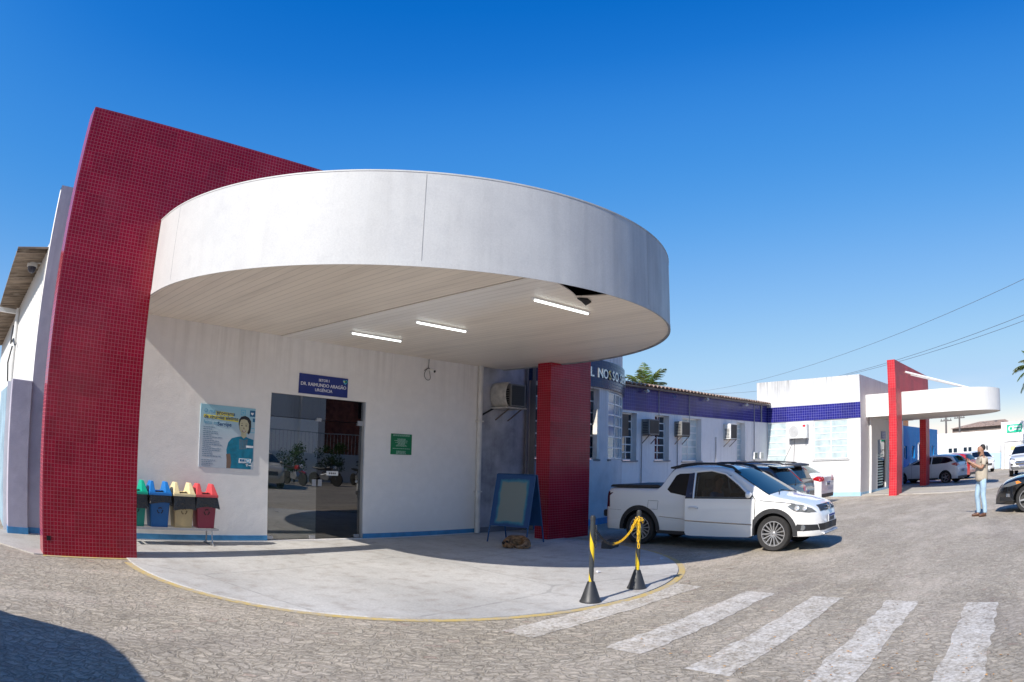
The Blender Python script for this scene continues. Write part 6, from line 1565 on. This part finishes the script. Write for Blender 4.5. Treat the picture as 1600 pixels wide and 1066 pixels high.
# seen only mirrored in the glass doors
cG = Car('parked_car', 'beige saloon across the yard, mirrored at the left of the glass doors', 'car', sedP, (12.6, -6.5, 0), rad(100), None)
common(cG, paint('beige_paint', (.42, .36, .26), .3, .3), [[(-.30, 1.10), (.0, 1.0), (.85, .975), (.85, 1.38), (.30, 1.36), (.1, 1.31)], [(.92, .975), (2.05, .99), (1.55, 1.31), (1.3, 1.375), (.92, 1.385)]], (1.53, 2.26), (-.46, .10), [(2.9, .74), (3.05, .8), (3.25, .75), (3.35, .66)], [(.44, .80), (.78, .78), (.80, .90), (.50, .95)], M_tail, [(-.4, .55), (.4, .55), (.42, .7), (-.42, .7)], 10, (.88, 2.05), (1.0, .1), plate=(-.015, .70))

# ---------------------------------------------------------------- people
M_skin = plain('skin', (.34, .18, .115), .55, var=.12, scale=20)
M_skin2 = plain('darker_skin', (.20, .095, .06), .55, var=.12, scale=20)
M_hair = plain('dark_hair', (.018, .014, .012), .7, var=.3, scale=40, bump=.4)
def cloth(name, c, sc=14, w=.4):
    s = NT(name); p = s.obj(); n = s.noise(p, sc, 5, .6); b = s.noise(s.map(p, (1, 1, .5)), 5, 4)
    t = s.rng(n, .3, .7, .85, 1.1); x = s.n('MixRGB', blend_type='MULTIPLY'); x.inputs[0].default_value = 1; x.inputs[1].default_value = (*c, 1); s.l(s.comb(t, t, t), x.inputs[2])
    s.bump(s.math('ADD', s.math('MULTIPLY', b, 1.0), s.math('MULTIPLY', s.noise(p, 120, 2), .06)), w, .05); return s.set(x.outputs[0], .85, 0, .2)
def hand(c, wrist, w_i, d, up, side, curl, r=.0088):
    """palm and five fingers; d along the hand, up = back of the hand, side = towards the thumb"""
    d, up, side = Vector(d).normalized(), Vector(up).normalized(), Vector(side).normalized(); w = Vector(wrist)
    p = c.pt(w + d * .05, (.036, .020), w_i)
    k = c.pt(w + d * .085, (.034, .016), p)
    for i, (o, L) in enumerate(((.030, .072), (.010, .082), (-.011, .076), (-.031, .060))):
        q = k; base = w + d * .092 + side * o; q = c.pt(base, r * 1.1, q); dd = d.copy(); pp = base
        for j in range(3):
            a = curl * (.55 + .25 * j + .06 * i); dd = (dd * math.cos(a) - up * math.sin(a)).normalized(); pp = pp + dd * L * (.42, .33, .25)[j]; q = c.pt(pp, r * (1, .92, .8)[j], q)
    t0 = w + d * .035 + side * .036; q = c.pt(t0, r * 1.5, p); q = c.pt(t0 + (d * .6 + side * .55 - up * .35).normalized() * .035, r * 1.2, q); c.pt(t0 + (d * .6 + side * .55 - up * .35).normalized() * .035 + (d * .9 - up * .5).normalized() * .028, r, q)
t = thing('person', 'bearded man in beige polo shirt and pale jeans holding up a phone in the yard', 'person', (17.70, 1.80, 0), rad(116))
c = Chain()
pel = c.pt((0, 0, .95), (.10, .10))
ch = c.run([((-.005, 0, 1.10), (.09, .09)), ((-.01, 0, 1.26), (.10, .10)), ((-.01, 0, 1.38), (.095, .09))], pel)
nk = c.run([((0, 0, 1.46), (.072, .072)), ((.015, 0, 1.51), (.068, .07))], ch)
hd = c.run([((.03, 0, 1.56), (.086, .090)), ((.03, 0, 1.635), (.096, .108)), ((.02, 0, 1.70), (.078, .088))], nk)
for sd in (-1, 1):
    sh = c.pt((-.01, sd * .165, 1.40), (.062, .06), ch); el = c.run([((.02, sd * .205, 1.28), .048), ((.085, sd * .215, 1.175), .042), ((.22, sd * .15, 1.25), .036), ((.345, sd * .07, 1.325), .026)], sh)
    hand(c, (.345, sd * .07, 1.325), el, (.75, -sd * .45, .45), (.35, sd * .8, .1), (-.2, -sd * .25, .9), .75)
    f = .05 if sd < 0 else -.05
    c.run([((0 + f * .3, sd * .095, .86), (.085, .09)), ((.02 + f * .6, sd * .10, .70), .078), ((.035 + f, sd * .10, .50), .056), ((-.01 + f, sd * .105, .30), .054), ((-.03 + f, sd * .11, .10), .036), ((.02 + f, sd * .115, .05), (.036, .04)), ((.12 + f, sd * .13, .035), (.03, .036))], pel)
skin('body', c.v, c.e, c.r, M_skin, t, 2, pel)
c = Chain(); a = c.pt((.0, 0, .83), (.185, .18)); a = c.run([((-.0, 0, .94), (.19, .185)), ((.004, 0, 1.10), (.185, .18)), ((-.004, 0, 1.26), (.185, .175)), ((-.01, 0, 1.38), (.155, .15))], a)
c.run([((-.005, 0, 1.445), (.10, .10))], a)
for sd in (-1, 1): c.run([((-.01, sd * .17, 1.395), (.078, .076)), ((.02, sd * .208, 1.28), .066), ((.045, sd * .214, 1.23), .064)], a)
skin('shirt', c.v, c.e, c.r, cloth('beige_cotton', (.43, .375, .30)), t, 2, 0)
c = Chain(); a = c.pt((0, 0, 1.0), (.125, .125)); a = c.run([((0, 0, .92), (.128, .128))], a)
for sd in (-1, 1):
    f = .05 if sd < 0 else -.05
    c.run([((0 + f * .3, sd * .088, .85), (.098, .105)), ((.02 + f * .6, sd * .098, .70), .092), ((.037 + f, sd * .10, .50), .074), ((-.005 + f, sd * .105, .30), .070), ((-.025 + f, sd * .11, .12), .060), ((-.02 + f, sd * .112, .08), .058)], a)
skin('jeans', c.v, c.e, c.r, cloth('washed_denim', (.36, .50, .62), 9, .7), t, 2, 0)
for sd in (-1, 1):
    f = .05 if sd < 0 else -.05; c = Chain(); c.run([((-.06 + f, sd * .112, .05), (.044, .05)), ((.02 + f, sd * .118, .05), (.046, .052)), ((.10 + f, sd * .128, .038), (.045, .038)), ((.165 + f, sd * .137, .032), (.036, .03))])
    skin('shoe', c.v, c.e, c.r, plain('brown_leather', (.09, .038, .02), .45, var=.3), t, 2, 1)
def blob(name, pts, mat, par, sub=2):
    c = Chain(); c.run(pts); return skin(name, c.v, c.e, c.r, mat, par, sub, 0)
blob('hair', [((-.045, 0, 1.585), (.082, .07)), ((-.03, 0, 1.645), (.100, .10)), ((-.005, 0, 1.672), (.098, .102)), ((.05, 0, 1.69), (.06, .06))], M_hair, t)
blob('beard', [((.05, -.06, 1.57), (.032, .036)), ((.088, -.03, 1.535), (.036, .036)), ((.10, 0, 1.525), (.038, .036)), ((.088, .03, 1.535), (.036, .036)), ((.05, .06, 1.57), (.032, .036))], M_hair, t)
m = MB(); m.add([(.100, 0, 1.66), (.100, -.018, 1.598), (.100, .018, 1.598), (.140, 0, 1.603)], [(0, 1, 3), (0, 3, 2), (1, 2, 3), (0, 2, 1)]); m.build('nose', M_skin, t, smooth=80)
for sd in (-1, 1):
    m = MB(); m.lathe([(0, -.006), (.011, 0), (0, .006)], 8, 0, Matrix.Translation((.104, sd * .034, 1.645)) @ Matrix.Rotation(PI / 2, 4, 'Y')); m.build('eye', M_black, t)
    m = MB(); m.lathe([(0, -.012), (.026, -.004), (.028, .006), (.0, .012)], 10, 0, Matrix.Translation((.02, sd * .088, 1.615)) @ Matrix.Rotation(PI / 2, 4, 'X')); m.build('ear', M_skin, t, smooth=60)
m = MB(); m.tube([(-.06, -.06, 1.475), (.03, -.085, 1.475), (.105, -.04, 1.40), (.135, -.01, 1.28), (.13, .01, 1.15)], .016, 6); m.tube([(-.06, .06, 1.475), (.03, .085, 1.475), (.105, .04, 1.40), (.135, .012, 1.28)], .016, 6); m.build('neck_strap', M_black, t, smooth=60)
m = MB(); m.lathe([(.037, -.012), (.039, 0), (.037, .012)], 14, 0, Matrix.Translation((.325, -.08, 1.315)) @ Vector((.75, .45, .45)).to_track_quat('Z', 'Y').to_matrix().to_4x4()); m.build('wrist_watch', M_black, t)
ph = MB(); ph.box(-.005, .005, -.038, .038, 0, .155); o = ph.build('phone', M_black, bevel=.003); o.matrix_world = Matrix.Translation((17.70, 1.80, 0)) @ Matrix.Rotation(rad(116), 4, 'Z') @ Matrix.Translation((.455, 0, 1.355)) @ Matrix.Rotation(rad(-8), 4, 'Y'); tag(o, 'dark smartphone held upright in the hands of the man', 'phone')

# passenger sitting in the pickup (coordinates of the pickup)
MT = pk.t.matrix_basis.copy(); 
t = thing('person', 'passenger sitting in the pickup behind the side window, head turned ahead', 'person', pk.t.location, pk.t.rotation_euler.z)
y0 = -.33; c = Chain()
pel = c.pt((1.47, y0, .72), (.14, .11)); ch = c.run([((1.43, y0, .86), (.14, .105)), ((1.41, y0, .99), (.135, .09))], pel)
nk = c.run([((1.43, y0, 1.07), (.058, .056)), ((1.45, y0, 1.12), (.055, .056))], ch); c.run([((1.465, y0, 1.165), (.066, .08)), ((1.465, y0, 1.23), (.076, .093)), ((1.455, y0, 1.29), (.06, .074))], nk)
for sd in (-1, 1):
    w = c.run([((1.41, y0 + sd * .16, .99), .058), ((1.45, y0 + sd * .20, .86), .045), ((1.50, y0 + sd * .20, .76), .04), ((1.63, y0 + sd * .16, .76), .034), ((1.74, y0 + sd * .10, .77), .026)], ch)
    hand(c, (1.74, y0 + sd * .10, .77), w, (.9, -sd * .3, -.1), (0, 0, 1), (0, -sd, 0), .35)
    c.run([((1.62, y0 + sd * .10, .72), .085), ((1.92, y0 + sd * .12, .74), .06), ((1.98, y0 + sd * .12, .56), .05)], pel)
skin('body', c.v, c.e, c.r, M_skin2, t, 2, pel)
c = Chain(); a = c.pt((1.47, y0, .72), (.16, .13)); a = c.run([((1.43, y0, .86), (.16, .125)), ((1.41, y0, .99), (.15, .105)), ], a)
for sd in (-1, 1): c.run([((1.41, y0 + sd * .165, .985), .072), ((1.45, y0 + sd * .20, .87), .06)], a)
skin('shirt', c.v, c.e, c.r, cloth('blue_shirt', (.07, .11, .20)), t, 2, 0)
blob('hair', [((1.39, y0, 1.20), (.066, .05)), ((1.42, y0, 1.27), (.082, .074)), ((1.45, y0, 1.312), (.07, .084)), ((1.50, y0, 1.312), (.05, .045))], M_hair, t)
m = MB(); m.add([(1.552, y0, 1.24), (1.556, y0 - .018, 1.195), (1.556, y0 + .018, 1.195), (1.584, y0, 1.20)], [(0, 1, 3), (0, 3, 2), (1, 2, 3), (0, 2, 1)]); m.build('nose', M_skin2, t)
m = MB(); m.lathe([(0, -.012), (.026, -.004), (.028, .006), (.0, .012)], 10, 0, Matrix.Translation((1.455, y0 - .086, 1.215)) @ Matrix.Rotation(PI / 2, 4, 'X')); m.build('ear', M_skin2, t, smooth=60)

# ---------------------------------------------------------------- palms, wires, poles
def leaf_mat(name, a, b):
    s = NT(name); n = s.n('ObjectInfo'); q = s.noise(s.pos(), 1.6, 4); c = s.mix(s.rng(q, .35, .65), a, b)
    tr = s.n('BsdfTranslucent'); s.l(c, tr.inputs[0]); mx_ = s.n('MixShader'); mx_.inputs[0].default_value = .3; s.set(c, .5, 0, .3)
    s.l(s.b.outputs[0], mx_.inputs[1]); s.l(tr.outputs[0], mx_.inputs[2]); s.l(mx_.outputs[0], s.out.inputs[0]); return s.m
M_palm = leaf_mat('palm_leaf', (.06, .13, .02), (.20, .20, .045))
M_leaf = leaf_mat('bush_leaf', (.02, .06, .012), (.07, .13, .03))
M_bark = plain('grey_bark', (.16, .13, .10), .9, var=.4, scale=6, bump=.5)
def palm(label, x, y, h, L, n, seed, up=5):
    rr = random.Random(seed); t = thing('palm_tree', label, 'palm tree', (x, y, 0), 0)
    m = MB(); m.tube([(0.25 * math.sin(i / 8 * 2), .1 * i / 8, h * i / 8) for i in range(9)], [.20 - .008 * i for i in range(9)], 10); m.build('trunk', M_bark, t, smooth=60)
    top = Vector((.25 * math.sin(2), .1, h)); m = MB()
    for k in range(n):
        az = k * 2.399 + rr.uniform(-.3, .3); el = (rr.uniform(-.25, 1.35) if up == 5 else rr.uniform(-.2, .35)) if k >= up else rr.uniform(.95, 1.45); Lk = L * rr.uniform(.8, 1.1)
        d = Vector((math.cos(az) * math.cos(el), math.sin(az) * math.cos(el), math.sin(el))); p = top.copy(); pts = [p.copy()]; ds = []
        for i in range(14):
            d = (d + Vector((0, 0, -.075 * (1 + i * .06)))).normalized(); p = p + d * Lk / 14; pts.append(p.copy()); ds.append(d.copy())
        m.tube(pts, [.03 * (1 - i / 16) + .004 for i in range(15)], 4)
        for i in range(1, 14):
            for j in range(3):
                f = (j + rr.random()) / 3; b = pts[i].lerp(pts[i + 1], f) if i < 14 else pts[i]; dd = ds[min(i, 13)]
                s_ = dd.cross(Vector((0, 0, 1))); s_ = s_.normalized() if s_.length > .05 else Vector((1, 0, 0)); ll = L * .26 * math.sin(PI * min(.95, (i + f) / 15 * .9 + .12)) + .08
                for sg_ in (-1, 1):
                    e = b + (s_ * sg_ * .75 + dd * .6 + Vector((0, 0, -.35 + rr.uniform(-.25, .2)))).normalized() * ll; w = dd * (.024 if up == 5 else .035)
                    mid = b.lerp(e, .5) + Vector((0, 0, .03)); m.add([b - w, b + w, mid + w * 1.1, e, mid - w * 1.1], [(0, 1, 2, 3, 4)])
    m.build('crown', M_palm, t, fix=False); return t
palm('coconut palm crown rising behind the tiled roof of the long wing', 44.6, 30.0, 6.6, 2.9, 14, 4, 7)
palm('palm with drooping fronds at the right edge of the sky', 50.3, .55, 6.6, 2.0, 34, 9)
def ray(px, py, dist):
    """a far point along a line of sight, for things known only by direction (wires in the sky)"""
    x, y = px - 800, -(py - 533); r = math.hypot(x, y); th = 2 * math.asin(r / 2 / 1095.5); v = Vector((x / r * math.sin(th), y / r * math.sin(th), -math.cos(th)))
    return Vector((0, 0, EYE)) + (W @ B @ RR) @ v * dist
wire_ends = (((1088, 612), (1625, 424), 95, 34, .9), ((1090, 613), (1625, 482), 95, 34, 1.3), ((1084, 614), (1625, 492), 95, 36, 1.2))
for (a, b, da, db, sag), lb in zip(wire_ends, ('uppermost thin power line crossing the right sky', 'second thin power line crossing the right sky, just above the red portal', 'third power line, crossing behind the red portal top')):
    A_, B_ = ray(*a, da), ray(*b, db); m = MB(); pts = []
    for i in range(25): f = i / 24; p = A_.lerp(B_, f); p.z -= sag * 4 * f * (1 - f); pts.append(p)
    m.tube(pts, .013, 5); tag(m.build('power_line', plain('weathered_wire', (.13, .14, .16), .7), smooth=60), lb, 'power line', 'power lines in the right sky')
e1 = ray(1625, 424, 34)
for (p, lb) in ((ray(1088, 614, 95.2), 'far power pole behind the wing, only its wires seen'), (Vector((e1.x + .6, e1.y - .6, e1.z)), 'near power pole beyond the right edge')):
    t = thing('power_pole', lb, 'pole', (p.x, p.y, 0), 0); m = MB(); m.tube([(0, 0, 0), (0, 0, p.z + .1)], [.16, .11], 10); m.build('shaft', plain('pole_concrete', (.4, .39, .37), .8), t, smooth=60)
    m = MB(); m.box(-.06, .06, -.9, .9, p.z - .3, p.z - .18); m.build('crossarm', M_bark, t)
# ---------------------------------------------------------------- mirrored in the glass doors: motorbikes and shrubs across the yard
def motorbike(label, x, y, rz, col):
    t = thing('motorcycle', label, 'motorcycle', (x, y, 0), rz, 'motorcycles across the yard')
    M4 = Matrix.Rotation(PI / 2, 4, 'X')
    for wx in (-.62, .64):
        m = MB(); m.lathe([(.22, -.05), (.29, -.05), (.305, 0), (.29, .05), (.22, .05), (.22, -.05)], 28, 0, Matrix.Translation((wx, 0, .305)) @ M4, ); w = m.build('wheel', M_rub, t, smooth=50)
        m = MB()
        for i in range(6):
            a = i * PI / 3; m.tube([(wx, 0, .305), (wx + .23 * math.cos(a), 0, .305 + .23 * math.sin(a))], .012, 4)
        r_ = m.build('rim', M_alloy, None); r_.parent = w
    mc = plain('motorbike_paint', col, .25, coat=1)
    m = MB(); m.prism([(.05, .72), (.10, .88), (.32, .92), (.42, .80), (.30, .70)], -.12, .12, 'y'); m.build('tank', mc, t, bevel=.04)
    m = MB(); m.prism([(-.72, .80), (-.70, .86), (-.2, .82), (.06, .86), (.06, .74), (-.3, .72)], -.11, .11, 'y'); m.build('saddle', M_black, t, bevel=.03)
    m = MB(); m.prism([(-.2, .28), (-.2, .52), (.2, .62), (.30, .40), (.2, .26)], -.13, .13, 'y'); m.build('engine', M_grey, t, bevel=.03)
    m = MB(); m.tube([(-.62, .1, .3), (-.2, .1, .4), (.0, .08, .72), (.40, .05, .86)], .02, 6); m.tube([(-.62, -.1, .3), (-.2, -.1, .4), (.0, -.08, .72), (.40, -.05, .86)], .02, 6); m.build('frame', M_black, t)
    m = MB(); m.tube([(.64, .07, .305), (.44, .07, .95)], .022, 6); m.tube([(.64, -.07, .305), (.44, -.07, .95)], .022, 6); m.build('fork', M_chrome, t)
    m = MB(); m.tube([(.30, .36, 1.02), (.42, .2, 1.0), (.44, 0, .96), (.42, -.2, 1.0), (.30, -.36, 1.02)], .014, 6)
    for sd in (-1, 1): m.tube([(.38, sd * .26, 1.0), (.40, sd * .33, 1.18)], .008, 5); m.box(.395, .41, sd * .28, sd * .40, 1.16, 1.23)
    m.build('handlebar', M_black, t)
    m = MB(); m.lathe([(.085, 0), (.08, .03), (0, .045)], 18, 0, Matrix.Translation((.52, 0, .86)) @ Matrix.Rotation(PI / 2, 4, 'Y')); m.build('headlight', M_lampin, t, smooth=60)
    m = MB(); m.tube([(.1, -.14, .30), (-.3, -.16, .28), (-.75, -.17, .38)], [.02, .03, .04], 8); m.build('exhaust', M_chrome, t)
    m = MB(); m.prism([(.35, .55), (.45, .64), (.64, .67), (.84, .58), (.80, .56), (.64, .64), (.47, .61)], -.06, .06, 'y'); m.build('mudguard', mc, t)
for i, (x, y, rz, col, lb) in enumerate(((15.0, -6.6, 80, (.3, .02, .02), 'red motorcycle mirrored just right of the beige car in the doors'), (16.6, -6.5, 60, (.02, .02, .022), 'black motorcycle mirrored at the middle of the doors'), (18.6, -6.6, 95, (.03, .06, .2), 'blue motorcycle mirrored at the right of the doors'), (20.3, -6.4, 70, (.35, .2, .02), 'ochre motorcycle mirrored at the far right of the doors'))): motorbike(lb, x, y, rad(rz), col)
for i, (x, y, r_, lb) in enumerate(((13.6, -8.3, .95, 'green shrub behind the beige car, mirrored in the doors'), (15.9, -8.4, .8, 'green shrub behind the red motorcycle, mirrored in the doors'), (18.0, -8.3, .95, 'green shrub behind the blue motorcycle, mirrored in the doors'), (20.6, -8.4, .8, 'green shrub behind the ochre motorcycle, mirrored in the doors'))):
    rr = random.Random(40 + i); t = thing('shrub', lb, 'shrub', (x, y, 0), 0, 'shrubs across the yard'); m = MB()
    for k in range(6): a = k * 1.05; m.tube([(0, 0, 0), (.15 * math.cos(a), .15 * math.sin(a), .6), (.5 * r_ * math.cos(a), .5 * r_ * math.sin(a), 1.3)], [.03, .02, .008], 5)
    m.build('stem', M_bark, t); m = MB(); cl = [(rr.uniform(-.7, .7) * r_, rr.uniform(-.5, .5) * r_, rr.uniform(.7, 2.0), rr.uniform(.22, .42)) for _ in range(14)]
    for cx, cy, cz, cr_ in cl:
        for _ in range(90):
            v = Vector((rr.gauss(0, 1), rr.gauss(0, 1), rr.gauss(0, 1))).normalized() * cr_ * rr.random() ** .4; p = Vector((cx, cy, cz)) + v; a = Vector((rr.uniform(-1, 1), rr.uniform(-1, 1), rr.uniform(-.6, 1))).normalized() * .06; b = a.cross(Vector((rr.uniform(-1, 1), rr.uniform(-1, 1), 1))).normalized() * .03
            m.add([p - a, p + b, p + a, p - b], [(0, 1, 2, 3)])
    m.build('foliage', M_leaf, t, fix=False)
